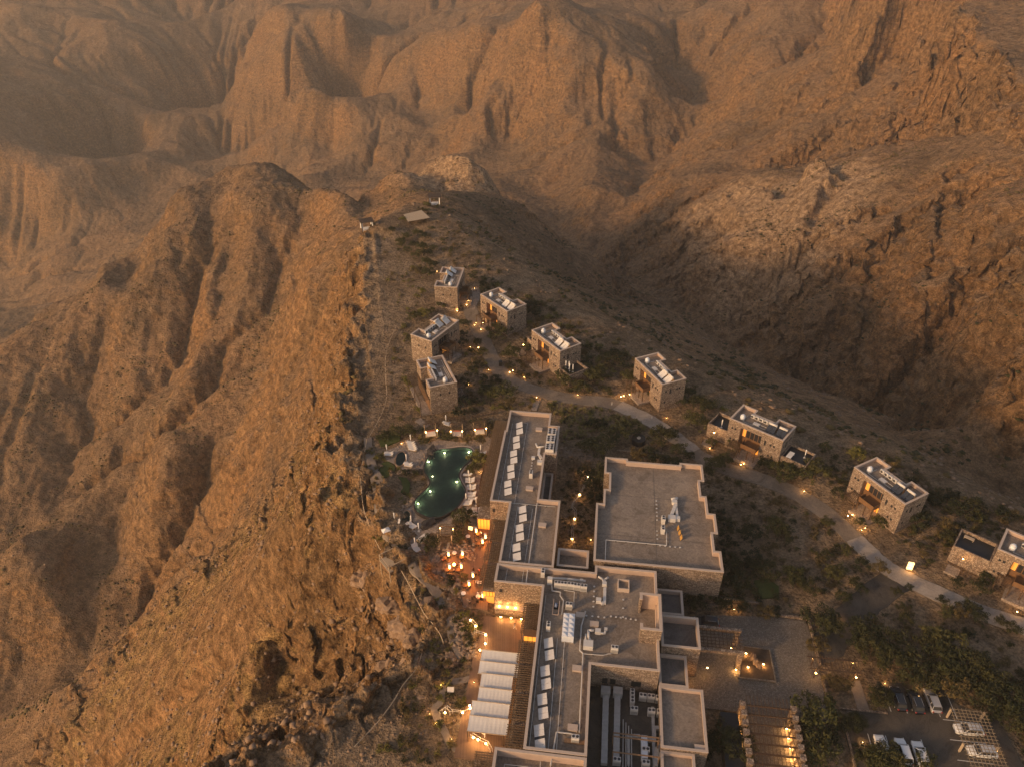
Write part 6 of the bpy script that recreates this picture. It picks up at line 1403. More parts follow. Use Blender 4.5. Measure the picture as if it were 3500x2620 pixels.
# ------------------------------------------------------------------ lamps
def spot_lamp(kind):
    t = thing('garden_lamp', '', 'lamp')
    MB().cyl((0, 0, -0.3), (0, 0, 0.5), 0.05, 0.05, 6).build('post', 'black', t)
    MB().ball((0, 0, 0.62), 0.12, seg=8, ring=6).build('bulb', 'lamp', t)
    MB().cyl((0, 0, 0.76), (0, 0, 0.82), 0.2, 0.08, 8).build('cap', 'black', t)
    lamp_light(t, WARM, 45, 1.05, 0.12)
    return t
GL = Stamp(spot_lamp(0))
LAMPS = [((-14.31,224.54,0.5), 'bright garden lamp beside the farthest villa terrace'), ((-14.88,222.54,0.5), 'second lamp beside the farthest villa terrace'), ((-17.70,218.61,0.5), 'path lamp at the head of the road'), ((-12.71,233.66,0.5), 'lamp on the path above the farthest villa terrace'), ((-26.50,246.99,0.5), 'lamp in the trees left of the farthest villa'), ((-34.10,263.71,0.5), 'tiny lamp in the lookout grove'), ((-37.26,291.35,0.5), 'lamp in front of the lookout canopy'), ((-11.34,211.42,0.5), 'lamp cluster left of the second villa entrance'), ((-11.77,209.95,0.5), 'lower lamp of the cluster by the second villa'), ((-9.18,211.05,0.5), 'lamp beside the second villa posts'), ((-9.69,207.05,0.5), 'roadside lamp below the second villa'),
         ((-12.52,197.20,0.5), 'small lamp behind the cliff-side villa shrubs'), ((-10.05,196.33,0.5), 'bright lamp pair on the inner bend of the road'), ((-6.76,184.83,0.5), 'lamp beside the tall post on the inner road bend'), ((-0.66,183.18,0.5), 'bright sign lamp on the outer road bend'), ((0.19,183.97,0.5), 'right half of the bright lamp on the outer bend'), ((3.40,181.08,0.5), 'lamp at the garden corner right of the road bend'), ((-12.15,177.54,0.5), 'lamp beside the ladder path near the pool villa'), ((6.70,171.19,0.5), 'lamp where the stepped path meets the road'), ((18.09,172.58,0.5), 'lamp on the far side of the straight road'),
         ((29.73,171.19,0.5), 'bright lamp beside the villa at the outer curve'), ((30.49,171.58,0.5), 'lamp next to the bright one at the outer curve'), ((32.23,172.42,0.5), 'reddish lamp under the outer curve villa'), ((40.80,162.22,0.5), 'lamp right of the pale road stretch'), ((49.50,149.73,0.5), 'lamp below the lit porch of the wide villa'), ((55.73,143.39,0.5), 'bright lamp cluster in front of the wide villa'), ((56.56,143.83,0.5), 'right lamp of the cluster in front of the wide villa'), ((58.86,144.27,0.5), 'small lamp at the wide villa terrace corner'), ((68.91,143.26,0.5), 'lamp low under the wide villa side terrace'), ((68.38,134.21,0.5), 'roadside lamp between the wide and lone villas'),
         ((75.57,125.85,0.5), 'bright lamp in front of the lone villa'), ((76.72,126.23,0.5), 'second bright lamp in front of the lone villa'), ((77.19,121.68,0.5), 'small lamp on the verge below the lone villa'), ((78.15,122.26,0.5), 'smaller lamp beside the verge lamp'), ((68.37,134.18,0.5), 'verge lamp at the road left of the lone villa'), ((99.59,99.44,0.5), 'bright lamp ring beside the road at the right edge'), ((101.23,100.52,0.5), 'upper lamp of the ring at the right edge'),
         ((44.05,100.20,0.5), 'lamp among bushes above the forecourt'), ((64.03,98.02,0.5), 'lamp at the side road tree'), ((67.43,83.77,0.5), 'lamp at the left end of the dark car row'), ((73.18,82.97,0.5), 'lamp between the dark cars and the silver one'), ((59.20,72.52,0.5), 'lamp left of the white cars'), ((81.02,70.89,0.5), 'lamp under the car shade by the lower car'),
         ((-7.70,140.75,0.5), 'round lamp under the poolside tree'), ((-27.86,151.74,0.5), 'lamp among stones above the upper hot tub'),
         ((-12.81,83.34,0.5), 'lamp at the bend of the path below the awnings'), ((-6.86,83.83,0.5), 'lamp beside the awning path near the deck'), ((-14.34,77.80,0.5), 'lamp on the rocks left of the winding path'), ((-13.17,75.92,0.5), 'lamp where the winding path turns down'), ((-10.25,73.13,0.5), 'lowest lamp along the winding path'),
         ((17.13,118.64,0.5), 'small lamp in the dark bed by the hall wall')]
for k, (p, lab) in enumerate(LAMPS): GL.at((p[0], p[1], ground(p[0], p[1])), 0, lab, 'garden and road lamps', 1.15 if 'bright' in lab else (0.6, 0.72, 0.85, 0.52)[k % 4])
# handrails carrying a line of lamps
def railing(label, pts, lights, z=0.3, power=70):
    t = thing('lit_handrail', label, 'handrail', (pts[0][0], pts[0][1], 0))
    c = [(p[0] - pts[0][0], p[1] - pts[0][1]) for p in pts]
    mb = MB()
    for k, off in enumerate((0.0, 0.55)):
        q_ = [(x + off * 0.7, y + off * 0.5, z + 1.0) for x, y in c]; MB().pipe(q_, 0.035, 5).build('rail', 'white_metal', t)
        for x, y, zz in q_: MB().cyl((x, y, z - 0.5), (x, y, zz), 0.04, 0.04, 6).build('post', 'white_metal', t)
    for p in lights:
        x, y = p[0] - pts[0][0], p[1] - pts[0][1]
        MB().ball((x, y, z + 1.0), 0.17, seg=8, ring=6).build('lamp_globe', 'lamp', t)
        lamp_light(t, WARM, power, 0, 0.15).location = (x, y - 0.25, z + 1.25)
    return t
railing('lit handrail zigzag above the lower deck', [(-8.16,96.90,1.2), (-7.08,95.54,1.2), (-7.23,94.19,1.2), (-5.19,93.47,1.2), (-5.03,91.45,1.2)], [(-8.06,96.82,1.2), (-7.02,95.49,1.2), (-5.04,93.47,1.2), (-5.03,91.45,1.2), (-5.98,90.05,1.2)])
railing('lit handrail left of the lower awnings', [(-12.54,77.67,1.2), (-11.67,78.47,1.2), (-10.79,77.67,1.2), (-8.57,77.47,1.2), (-7.22,78.27,1.2)], [(-11.59,77.37,1.2), (-8.56,77.37,1.2), (-7.31,78.17,1.2), (-7.39,78.71,1.2)])
railing('lit handrail at the foot of the last awning', [(-7.01,73.38,1.2), (-5.72,72.53,1.2), (-4.37,71.87,1.2), (-3.63,70.58,1.2)], [(-5.72,72.43,1.2), (-4.37,71.78,1.2), (-6.54,72.81,1.2)], power=90)
railing('lit rope railing winding between wing and hall', [(17.02,140.79,1), (17.94,138.30,1), (16.58,134.91,1), (15.63,132.23,1), (13.85,129.63,1), (13.46,128.42,1), (14.21,126.93,1), (13.94,124.44,1), (13.01,121.17,1), (12.98,118.41,1), (13.16,115.72,1)], [(17.07,140.79,1), (18.00,138.23,1), (15.63,132.23,1), (13.97,124.39,1), (12.97,118.35,1)], 0.1, 55)
def wall_lamp(label, p, z, power=80, r=0.15, group='wall and pergola lamps'):
    t = thing('wall_lamp', label, 'lamp', (p[0], p[1], z), 0, group)
    MB().ball((0, 0, 0), r, seg=8, ring=6).build('bulb', 'lamp', t); MB().cyl((0, 0, r * 0.7), (0, 0, r + 0.08), r * 0.9, r * 0.5, 8).build('cap', 'black', t)
    lamp_light(t, WARM, power, -0.3, 0.12).location = (0, -0.25, 0.05)
    return t
for k, a in enumerate((1.4, 3.4, 5.4)): wall_lamp('%s lamp from the left at the foot of the tall stone wall' % ORD[k], LW(a, -1.35), 1.0, 110, 0.2)
for k, a in enumerate((1.0, 2.6, 4.2)):   # uplights grazing the wall face above the ledge
    t = thing('wall_washer', '%s washer lamp from the left on the ledge of the stone wall' % ORD[k], 'lamp', LW(a, -0.55, 3.0), HR, 'ledge washer lamps')
    MB().box(-0.15, 0.15, -0.08, 0.08, 0, 0.12).build('lens', 'lamp', t); lamp_light(t, WARM, 75, 0.4, 0.1)
wall_lamp('porch lamp left of the middle villa', VL('V5', -2.4, -1.2, 0), 3.0, 60); wall_lamp('porch lamp left of the wide villa', VL('V7', -3.0, -0.6, 0), 3.2, 70); wall_lamp('porch lamp under the terrace at the right edge', VL('V9', -4.6, -0.5, 0), 3.2, 60)
for key, x in (('V5', -2.6), ('V7', -3.4), ('V9', -5.4)):
    o, rz = VM[key]; t = thing('lit_porch', 'small lit paved porch beside ' + VSH[key], 'porch', VL(key, x, -2.0, 0), rz, 'lit villa porches')
    MB().box(-1.4, 1.4, -1.3, 1.3, -1.5, 0.15).build('slab', 'paving', t)
    for sx in (-1.3, 1.3): MB().box(sx - 0.08, sx + 0.08, -1.28, -1.12, 0.15, 2.7).build('post', 'timber', t)
    MB().box(-1.5, 1.5, -1.3, -1.1, 2.7, 2.85).build('beam', 'timber', t)
for key in VM:
    if key in ('V2', 'V5', 'V6', 'V8'): wall_lamp('lamp under the balcony of ' + VSH[key], VL(key, 6.6, -0.9, 0), 3.1, 55, 0.1)
sg = thing('lit_sign', 'tall glowing sign board beside the pale road', 'sign', (*(83.06,110.65,1)[:2], 0), -0.25)
MB().box(-0.55, 0.55, -0.15, 0.15, 0.2, 2.2).build('panel', 'lit_wall', sg); MB().box(-0.6, 0.6, -0.2, 0.2, -0.5, 0.2).build('plinth', 'stone', sg); MB().box(-0.45, 0.45, -0.157, -0.151, 1.05, 1.15).build('band', 'orange_sheet', sg); lamp_light(sg, WARM, 70, 1.0, 0.3).location = (0, -0.6, 1.0)

# ------------------------------------------------------------------ entrance court
ep = thing('entrance_pergola', 'dark lattice pergola between two long stone beams at the entrance', 'pergola', LW(38.4, -6.9), HR)
for b, nm in ((0.0, 'stone_beam'), (4.9, 'stone_beam')): MB().box(0.0, 8.3, b, b + 0.55, 3.9, 4.6).build(nm, 'stone', ep)
for a in (7.2,):
    for b in (0.02, 4.92): MB().box(a, a + 0.9, b, b + 0.5, -0.5, 3.9).build('pier', 'stone', ep)
for k in range(11): MB().box(0.4 + k * 0.72, 0.5 + k * 0.72, 0.57, 4.88, 4.2, 4.32).build('rafter', 'timber', ep)
for k in range(6): MB().box(0.1, 8.2, 0.95 + k * 0.7, 1.03 + k * 0.7, 4.33, 4.42).build('batten', 'timber', ep)
for p, lab, z in ((LW(44.9, -4.4), 'lamp under the entrance pergola', 2.6), (LW(40.2, -9.0), 'lamp on the wall beside the entrance door', 2.4), (LW(45.7, -7.6), 'lamp at the foot of the pergola pier', 0.8)): wall_lamp(lab, p, z, 90)
dr = thing('entrance_door', 'tall lit doorway leaning light onto the forecourt', 'door', LW(35.98, -11.9, 0.25), HR)
MB().box(0.0, 0.12, -0.9, 0.9, 0, 2.6).build('frame', 'timber_mid', dr); MB().box(0.13, 0.16, -0.7, 0.7, 0.1, 2.4).build('pane', 'lit_window', dr); lamp_light(dr, WARM, 80, 1.6, 0.3).location = (0.7, 0, 1.8)
pl = thing('stone_planter', 'dark square planting bed in the middle of the forecourt', 'planter', HO, HR)
PB = [(45.9, -9.2), (52.7, -9.2), (52.6, -2.1), (47.5, -2.0)]
w_ = MB(); walls(w_, PB, 0.0, 0.62); i1 = inset(PB, 0.25); ring(w_, PB, i1, 0.62); walls(w_, i1, 0.4, 0.62, True); w_.build('kerb', 'cobble', pl)
MB().add([(p[0], p[1], 0.55) for p in i1], [(0, 1, 2, 3)]).build('soil', 'planter_soil', pl)
for k in range(3):
    o = boulder('%s standing rock in the planting bed' % ('tall', 'leaning', 'low')[k], LW(49.4 + 0.5 * (k - 1), -5.4 - 0.9 * k + 0.6, 0.9), 0.85 - 0.12 * k, 'rock', (0.7, 0.8, 1.5 - 0.4 * k), 40 + k, 'standing_rock', 'rocks in the planting bed')
for (a, b), lab in (((47.9, -3.9), 'upper left'), ((47.9, -6.9), 'lower left'), ((50.8, -5.9), 'right')): wall_lamp('%s lamp shining in the planting bed' % lab, LW(a, b), 0.95, 75, 0.17)
# drive between stone pillars
pp = thing('pillared_pergola', 'tall pergola of dark beams on lamp-lit stone pillars over the drive', 'pergola', LW(45.3, -27.0), HR)
NB = 8
for k in range(NB):
    b = 10.4 - 1.72 * k
    for a, s_ in ((0.0, -1), (8.5, 1)):
        MB().box(a - 0.42, a + 0.42, b - 0.42, b + 0.42, -0.5, 4.0).build('pillar', 'stone', pp)
        MB().box(a - 0.5, a + 0.5, b - 0.5, b + 0.5, 4.0, 4.14).build('pillar_cap', 'stone', pp)
    MB().box(0.3, 8.4, b - 0.11, b + 0.11, 3.6, 3.85).build('beam', 'timber', pp)
for k in range(12): MB().box(0.7 + k * 0.62, 0.78 + k * 0.62, -3.0, 12.2, 3.86, 3.96).build('rafter', 'timber', pp)
for k in range(NB):
    b = -27.0 + 10.4 - 1.72 * k
    if k > 0: wall_lamp('%s lamp from the top along the right pillars' % ORD[k - 1], LW(45.3 + 7.7, b + 0.1), 0.75, 150, 0.19)
    if k in (1, 2, 3, 4): wall_lamp('%s lamp from the top along the left pillars' % ORD[k - 1], LW(45.3 - 0.75, b + 0.7), 0.8, 130, 0.13)
bw = MB(); bw.box(-3.9, 0, -0.5, 0.5, 0, 0)
wl_ = thing('stone_wall', 'dark block wall left of the lit pillars', 'wall', LW(41.6, -22.4), HR); MB().box(0, 2.9, -6, 4.6, -1, 2.6).build('wall', 'timber', wl_); MB().box(-0.05, 2.95, -6.05, 4.65, 2.6, 2.7).build('coping', 'black', wl_)
sp = thing('walkway_pergola', 'low dark timber pergola with four lamps beside the forecourt', 'pergola', LW(58.6, -7.3), HR)
for b in (0.1, 2.6):
    MB().box(-0.2, 9.0, b - 0.07, b + 0.07, 2.75, 2.95).build('beam', 'timber', sp)
    for a in (1.0, 7.9): MB().box(a - 0.09, a + 0.09, b - 0.09, b + 0.09, -0.3, 2.75).build('post', 'timber', sp)
for k in range(18): MB().box(0.0 + k * 0.5, 0.08 + k * 0.5, -0.3, 3.0, 2.96, 3.06).build('slat', 'timber', sp)
for (a, b), lab in (((59.6, -4.5), 'upper left'), ((59.6, -7.5), 'lower left'), ((66.6, -4.5), 'upper right'), ((66.6, -7.5), 'lower right')): wall_lamp('%s lamp on the low walkway pergola' % lab, LW(a, b), 2.1, 70, 0.16)
cs = thing('car_shade', 'pale criss-cross lattice shade over two parked cars', 'car shade', LW(81.0, -25.0), HR)
for k in range(10): MB().box(0.0 + k * 0.62, 0.07 + k * 0.62, -0.2, 13.0, 2.6, 2.68).build('slat', 'shade_slat', cs)
for k in range(21): MB().box(-0.3, 5.9, 0.0 + k * 0.63, 0.07 + k * 0.63, 2.685, 2.75).build('slat', 'shade_slat', cs)
for a in (0.1, 5.5):
    for b in (0.3, 6.4, 12.6): MB().box(a - 0.14, a + 0.14, b - 0.14, b + 0.14, -0.3, 2.6).build('post', 'timber_pale', cs)
def low_wall(label, pts, w=0.4, h=0.6):
    t = thing('low_stone_wall', label, 'wall', (pts[0][0], pts[0][1], 0))
    for a, b in zip(pts[:-1], pts[1:]):
        p0 = Vector((a[0] - pts[0][0], a[1] - pts[0][1], 0)); p1 = Vector((b[0] - pts[0][0], b[1] - pts[0][1], 0))
        MB().bar(p0 + Vector((0, 0, h / 2 - 0.4)), p1 + Vector((0, 0, h / 2 - 0.4)), w, h + 0.8).build('wall_run', 'stone', t)
    return t
low_wall('low stone wall along the far side of the forecourt', [LW(51.5, 6.2), LW(60.9, 6.0)]); low_wall('low stone wall along the right side of the forecourt', [LW(61.1, 6.0), LW(61.2, -4.3)]); low_wall('low stone wall between forecourt and walkway', [LW(61.2, -7.6), LW(61.3, -16.0)])
low_wall('garden wall behind the parked dark car', [LW(39.4, 6.6), LW(43.8, 7.0)]); low_wall('retaining wall in the dark bed above the forecourt', [LW(44.5, 9.0), LW(52.0, 8.6)])
low_wall('garden wall behind the hall', [(26.21,148.89,0.6), (38.23,147.46,0.6), (37.55,143.28,0.6)])
low_wall('kerb wall at the top of the car park', [LW(62.9, -12.9), LW(71.1, -12.9)], 0.25, 0.4); low_wall('low wall beside the car park walkway', [LW(60.5, -14.6), LW(63.2, -15.6), LW(63.2, -25)], 0.3, 0.5)
# bay lines
mk = MB()
def line_loc(p0, p1, w=0.12):
    d = Vector((p1[0] - p0[0], p1[1] - p0[1])); n = Vector((-d.y, d.x)).normalized() * w / 2
    mk.add([LW(p0[0] + n.x, p0[1] + n.y, 0.226), LW(p0[0] - n.x, p0[1] - n.y, 0.226), LW(p1[0] - n.x, p1[1] - n.y, 0.226), LW(p1[0] + n.x, p1[1] + n.y, 0.226)], [(0, 1, 2, 3)])
for x0, y0, x1, y1 in (((72.40,-7.80,0.2)[0], (72.40,-7.80,0.2)[1], (72.60,-12.90,0.2)[0], (72.60,-12.90,0.2)[1]),): dv = (x1 - x0, y1 - y0)
for k in range(5): line_loc((71.6 + 2.75 * k, -7.6), (71.6 + 2.75 * k + dv[0] * 0.95, -7.6 + dv[1] * 0.95))
for k in range(4): line_loc((66.7 + 2.9 * k, -17.2), (66.7 + 2.9 * k + dv[0], -17.2 + dv[1]))
for b in (-12.9, -16.6, -20.2): line_loc((80.3, b), (86.0, b))
mo = struct('bay_markings', mk.mesh('bay_markings', 'paint'), 'white painted parking bay lines')

# ------------------------------------------------------------------ cars
def car(paint, tall=1.0, van=False):
    t = thing('parked_car', '', 'car')
    L, Wd = 4.75, 1.86
    # body: lofted sections (x, z bottom, z shoulder, half width)
    S = [(-2.36, 0.42, 0.78, 0.72), (-2.28, 0.32, 0.98, 0.84), (-1.9, 0.26, 1.06, 0.92), (-0.9, 0.24, 1.06, 0.93), (0.4, 0.24, 1.04, 0.93), (1.2, 0.24, 1.02, 0.92), (1.8, 0.26, 0.97, 0.89), (2.2, 0.32, 0.86, 0.80), (2.36, 0.42, 0.68, 0.66)]
    mb = MB(); rings = []
    for x, zb, zs, hw in S:
        zm = (zb + zs) / 2
        rings.append([(x, -hw * 0.86, zb), (x, -hw, zb + 0.14), (x, -hw * 1.0, zm + 0.1), (x, -hw * 0.93, zs - 0.03), (x, -hw * 0.80, zs), (x, hw * 0.80, zs), (x, hw * 0.93, zs - 0.03), (x, hw * 1.0, zm + 0.1), (x, hw, zb + 0.14), (x, hw * 0.86, zb)])
    n = 10
    for r in rings: mb.v += r
    for i in range(len(rings) - 1):
        for k in range(n): a = i * n + k; b = i * n + (k + 1) % n; mb.f.append((a, b, b + n, a + n))
    mb.f.append(tuple(range(n))); mb.f.append(tuple(range(len(mb.v) - 1, len(mb.v) - n - 1, -1)))
    body = mb.build('body', paint, t, True)
    H = 1.70 * tall; xr = -2.18 if van else -2.05
    C = [(xr, 1.04, 0.74), (xr + 0.30, H - 0.08, 0.64), (xr + 0.7, H, 0.64), (0.1, H, 0.66), (0.45, H - 0.06, 0.65), (1.15, 1.03, 0.76)]
    g = MB()      # greenhouse in dark glass
    for x, z, hw in C: g.v += [(x, -0.80, 1.02), (x, -hw, z), (x, hw, z), (x, 0.80, 1.02)]
    for i in range(len(C) - 1):
        for k in range(3): a = i * 4 + k; g.f.append((a, a + 1, a + 5, a + 4))
    g.f.append((0, 3, 2, 1)); e = (len(C) - 1) * 4; g.f.append((e, e + 1, e + 2, e + 3)); gh = g.build('window_glass', 'glass', t)
    r = MB(); r.add([(xr + 0.26, -0.66, H - 0.06), (xr + 0.6, -0.68, H + 0.012), (0.12, -0.69, H + 0.012), (0.40, -0.68, H - 0.035), (0.40, 0.68, H - 0.035), (0.12, 0.69, H + 0.012), (xr + 0.6, 0.68, H + 0.012), (xr + 0.26, 0.66, H - 0.06)], [(0, 1, 6, 7), (1, 2, 5, 6), (2, 3, 4, 5)]); rf = r.build('roof', paint, t)
    for y in (-0.70, 0.70):
        for x0, x1, xt0, xt1 in ((xr - 0.01, xr + 0.16, xr + 0.24, xr + 0.42), (-0.95, -0.85, -0.95, -0.85), (0.98, 1.1, 0.38, 0.5)):
            MB().bar(((x0 + x1) / 2, y * 1.14, 1.02), ((xt0 + xt1) / 2, y * 0.965, H - 0.04), 0.09).build('pillar', paint, t)
        MB().bar((xr + 0.5, y * 0.9, H + 0.05), (0.0, y * 0.9, H + 0.05), 0.04).build('roof_rail', 'rim', rf)
        MB().box(0.85, 1.05, math.copysign(0.92, y) - 0.12, math.copysign(0.92, y) + 0.12, 1.0, 1.14).build('mirror', paint, t)
        MB().box(2.12, 2.33, y * 0.9 - 0.18, y * 0.9 + 0.18, 0.68, 0.80).build('headlight', 'white_metal', t)
        MB().box(-2.36, -2.24, y * 1.02 - 0.12, y * 1.02 + 0.12, 0.74, 0.98).build('tail_light', 'tail_red', t)
    for x in (-1.45, 1.45):
        for y in (-0.84, 0.84):
            wv = MB().cyl((x, y - 0.11, 0.35), (x, y + 0.11, 0.35), 0.35, 0.35, 14).build('wheel', 'tyre', t); MB().cyl((x, y - 0.122 if y < 0 else y + 0.112, 0.35), (x, y - 0.112 if y < 0 else y + 0.122, 0.35), 0.2, 0.2, 10).build('rim', 'rim', wv)
    return t
ca = math.atan2(dv[1], dv[0]) + HR + math.pi
CW = Stamp(car('car_white')); CV = Stamp(car('car_white', 1.12, True)); CD = Stamp(car('car_dark')); CSV = Stamp(car('car_silver'))
CW.at(LW(68.2, -20.0, 0.22), ca, 'white car at the left end of the lower row of three', 'cars in the car park'); CV.at(LW(71.5, -20.2, 0.22), ca, 'tall white van in the middle of the lower row', 'cars in the car park'); CW.at(LW(74.2, -20.4, 0.22), ca, 'white car at the right end of the lower row of three', 'cars in the car park')
CW.at(LW(83.7, -14.8, 0.22), HR + math.pi + 0.02, 'white car under the upper part of the lattice shade', 'cars in the car park'); CW.at(LW(84.5, -18.6, 0.22), HR + math.pi + 0.02, 'white car under the lower part of the lattice shade', 'cars in the car park')
CD.at(LW(73.4, -10.2, 0.22), ca, 'dark car at the left end of the upper row', 'cars in the car park'); CD.at(LW(76.3, -10.4, 0.22), ca, 'dark car second in the upper row', 'cars in the car park'); CSV.at(LW(79.3, -9.9, 0.22), ca, 'silver car at the right end of the upper row', 'cars in the car park')
CD.at(LW(41.2, 2.4, 0.25), HR + math.pi, 'dark car parked close to the entrance block', 'cars in the car park')

# ------------------------------------------------------------------ lookout, platform, fences
lc = thing('lookout_canopy', 'flat pale timber canopy on the end of the spur', 'canopy', (0, 0, 0))
Q = [(-43.10,290.93,3.2), (-36.30,295.18,3.2), (-32.29,287.60,3.2), (-40.53,283.87,3.2)]
o0 = Q[0]
cp = MB(); NS = 16
lc.location = (o0[0], o0[1], 0)
RQ = [Vector((p[0] - o0[0], p[1] - o0[1], 0)) for p in Q]
for k in range(NS):
    a = RQ[0].lerp(RQ[1], k / NS); b = RQ[3].lerp(RQ[2], k / NS); a2 = RQ[0].lerp(RQ[1], (k + 0.86) / NS); b2 = RQ[3].lerp(RQ[2], (k + 0.86) / NS)
    MB().prism(ccw([(v.x, v.y) for v in (a, a2, b2, b)]), 3.1, 3.22).build('roof_board', 'timber_pale', lc)
for v in RQ: MB().box(v.x * 0.96 + 0.1, v.x * 0.96 + 0.3, v.y * 0.96 - 0.1, v.y * 0.96 + 0.1, -3, 3.08).build('post', 'timber', lc)
for a, b in ((0, 1), (2, 3)): MB().bar(RQ[a] + Vector((0, 0, 3.02)), RQ[b] + Vector((0, 0, 3.02)), 0.16).build('beam', 'timber', lc)
def gazebo():
    t = thing('gazebo', '', 'gazebo')
    for x in (-1.5, 1.5):
        for y in (-1.3, 1.3): MB().box(x - 0.09, x + 0.09, y - 0.09, y + 0.09, -2, 2.5).build('post', 'timber', t)
    MB().box(-1.75, 1.75, -1.5, 1.5, 2.5, 2.62).build('roof', 'lattice', t)
    for k in range(9): MB().box(-1.8 + k * 0.42, -1.62 + k * 0.42, -1.6, 1.6, 2.625, 2.7).build('roof_slat', 'timber', t)
    for x in (-1.45, 1.45):
        for y in (-1.25, 1.25):
            MB().cyl((x * 0.93, y * 0.93, 0.2), (x * 0.93, y * 0.93, 2.4), 0.22, 0.14, 8).build('curtain', 'white_cloth', t)
    MB().box(-1.0, 1.0, -0.7, 0.7, 0.1, 0.5).build('sofa', 'white_cloth', t)
    return t
GZ = Stamp(gazebo())
GZ.at((*(-32.18,308.25,0.8)[:2], 0.3), 0.1, 'white-curtained gazebo at the far tip of the spur', 'lookout gazebos', 1.5); GZ.at((*(-56.57,282.75,0.8)[:2], 0.3), 0.35, 'white-curtained gazebo on the brink of the cliff', 'lookout gazebos', 1.5)
pf = thing('timber_platform', 'square timber platform with white frame jutting from the cliff', 'platform', (*(-24.92,112.25,0.8)[:2], 0), HR + 0.75)
for k in range(12): MB().box(-2.2, 2.2, -2.2 + k * 0.367, -1.85 + k * 0.367, 0.62, 0.74).build('board', 'timber_pale', pf)
for x in (-2.1, 2.1):
    for y in (-2.1, 2.1): MB().box(x - 0.08, x + 0.08, y - 0.08, y + 0.08, -6, 2.3).build('post', 'timber_pale', pf)
for a, b in (((-2.1, -2.1), (2.1, -2.1)), ((2.1, -2.1), (2.1, 2.1)), ((2.1, 2.1), (-2.1, 2.1)), ((-2.1, 2.1), (-2.1, -2.1))):
    MB().bar((a[0], a[1], 2.3), (b[0], b[1], 2.3), 0.11).build('top_beam', 'timber_pale', pf); MB().bar((a[0], a[1], 1.7), (b[0], b[1], 1.7), 0.06).build('rail', 'timber_mid', pf)
    MB().obox(((a[0] + b[0]) / 2, (a[1] + b[1]) / 2, 0.1), (4.3 if a[1] == b[1] else 0.1, 0.1 if a[1] == b[1] else 4.3, 1.0)).build('skirt_board', 'timber_mid', pf)
def fence(label, pts, step=3.0):
    t = thing('cliff_fence', label, 'fence', (pts[0][0], pts[0][1], 0)); c = smooth_line(pts, 4); zs = hz(c); q_ = []
    for p, z in zip(c, zs): q_.append((p.x - pts[0][0], p.y - pts[0][1], z))
    MB().pipe([(x, y, z + 0.55) for x, y, z in q_], 0.08, 4).build('rail', 'timber_pale', t)
    acc = 0; last = None
    for x, y, z in q_:
        if last is None or math.hypot(x - last[0], y - last[1]) > step: MB().box(x - 0.06, x + 0.06, y - 0.06, y + 0.06, z - 0.6, z + 1.0).build('post', 'timber', t); last = (x, y)
fence('pale rail fence down the cliff edge from the platform', [(-23.06,110.07,0), (-21.14,106.69,0), (-19.50,103.42,0), (-17.66,99.75,0), (-15.52,96.71,0), (-13.88,94.25,0), (-12.90,91.86,0)])
fence('pale rail fence along the cliff beside the lawns', [(-36.93,153.28,0), (-36.55,147.82,0), (-36.38,140.91,0), (-35.23,134.40,0), (-33.72,128.25,0), (-31.25,123.00,0), (-28.74,118.27,0)])
fence('post fence on the cliff beside the villas', [(-36.19,208.82,0), (-37.35,195.00,0), (-36.03,182.40,0), (-34.24,171.44,0), (-34.68,162.87,0), (-36.48,153.89,0)])
fence('post fence above the hollow at the lower left', [(-16.81,89.87,0), (-17.66,86.47,0), (-19.62,83.20,0), (-20.95,80.05,0), (-23.19,76.03,0), (-26.49,71.63,0)], 4.0)
lp = thing('ladder_fence', 'curving rope-and-timber fence above the cabanas', 'fence', (*(-22.52,159.58,0)[:2], 0))
c = smooth_line([(-22.52,159.58,0), (-20.30,160.57,0), (-17.43,161.28,0), (-14.28,161.56,0), (-10.65,162.36,0), (-7.01,163.57,0), (-3.82,164.38,0)], 5)
zs = hz(c); x0, y0 = c[0]
for dz in (0.5, 1.1): MB().pipe([(p.x - x0, p.y - y0, z + dz) for p, z in zip(c, zs)], 0.06, 4).build('rail', 'timber', lp)
for p, z in zip(c, zs): MB().box(p.x - x0 - 0.06, p.x - x0 + 0.06, p.y - y0 - 0.06, p.y - y0 + 0.06, z - 0.4, z + 1.25).build('post', 'timber', lp)
br = thing('timber_steps', 'short timber stair with posts at the left of the dining terrace', 'steps', (*(-17.95,110.15,0.4)[:2], 0), HR + 0.12)
for k in range(8): MB().box(k * 0.42, k * 0.42 + 0.38, -0.6, 0.6, 0.15 + 0.03 * k, 0.23 + 0.03 * k).build('tread', 'deck', br)
for k in range(4):
    for y in (-0.62, 0.62): MB().box(k * 1.1, k * 1.1 + 0.09, y - 0.045, y + 0.045, -0.3, 1.25).build('post', 'timber', br)
ss = thing('white_sunshade', 'small white square shade beside the cliff-side path', 'sunshade', (*(-27.56,120.40,0.5)[:2], 0), 0.5)
MB().add([(-0.9, -0.7, 1.7), (0.9, -0.7, 1.7), (0.9, 0.7, 1.7), (-0.9, 0.7, 1.7), (0, 0, 2.2)], [(0, 1, 4), (1, 2, 4), (2, 3, 4), (3, 0, 4)]).build('cloth', 'white_cloth', ss)
for x in (-0.8, 0.8):
    for y in (-0.6, 0.6): MB().bar((x, y, -0.2), (x, y, 1.7), 0.05).build('leg', 'timber_pale', ss)
wp = thing('notice_board', 'small white notice board beside the path below the awnings', 'notice board', (*(-10.95,82.02,0.5)[:2], 0), 0.0)
MB().obox((0, 0, 1.0), (1.2, 0.06, 0.9), 0, -0.9, 0).build('board', 'white_metal', wp); MB().bar((0, 0.1, -0.3), (0, 0.1, 1.0), 0.07).build('post', 'pipe', wp)
bn = thing('black_tank', 'dark round tank beside the trees behind the hall', 'tank', (*(32.01,152.48,0.5)[:2], 0))
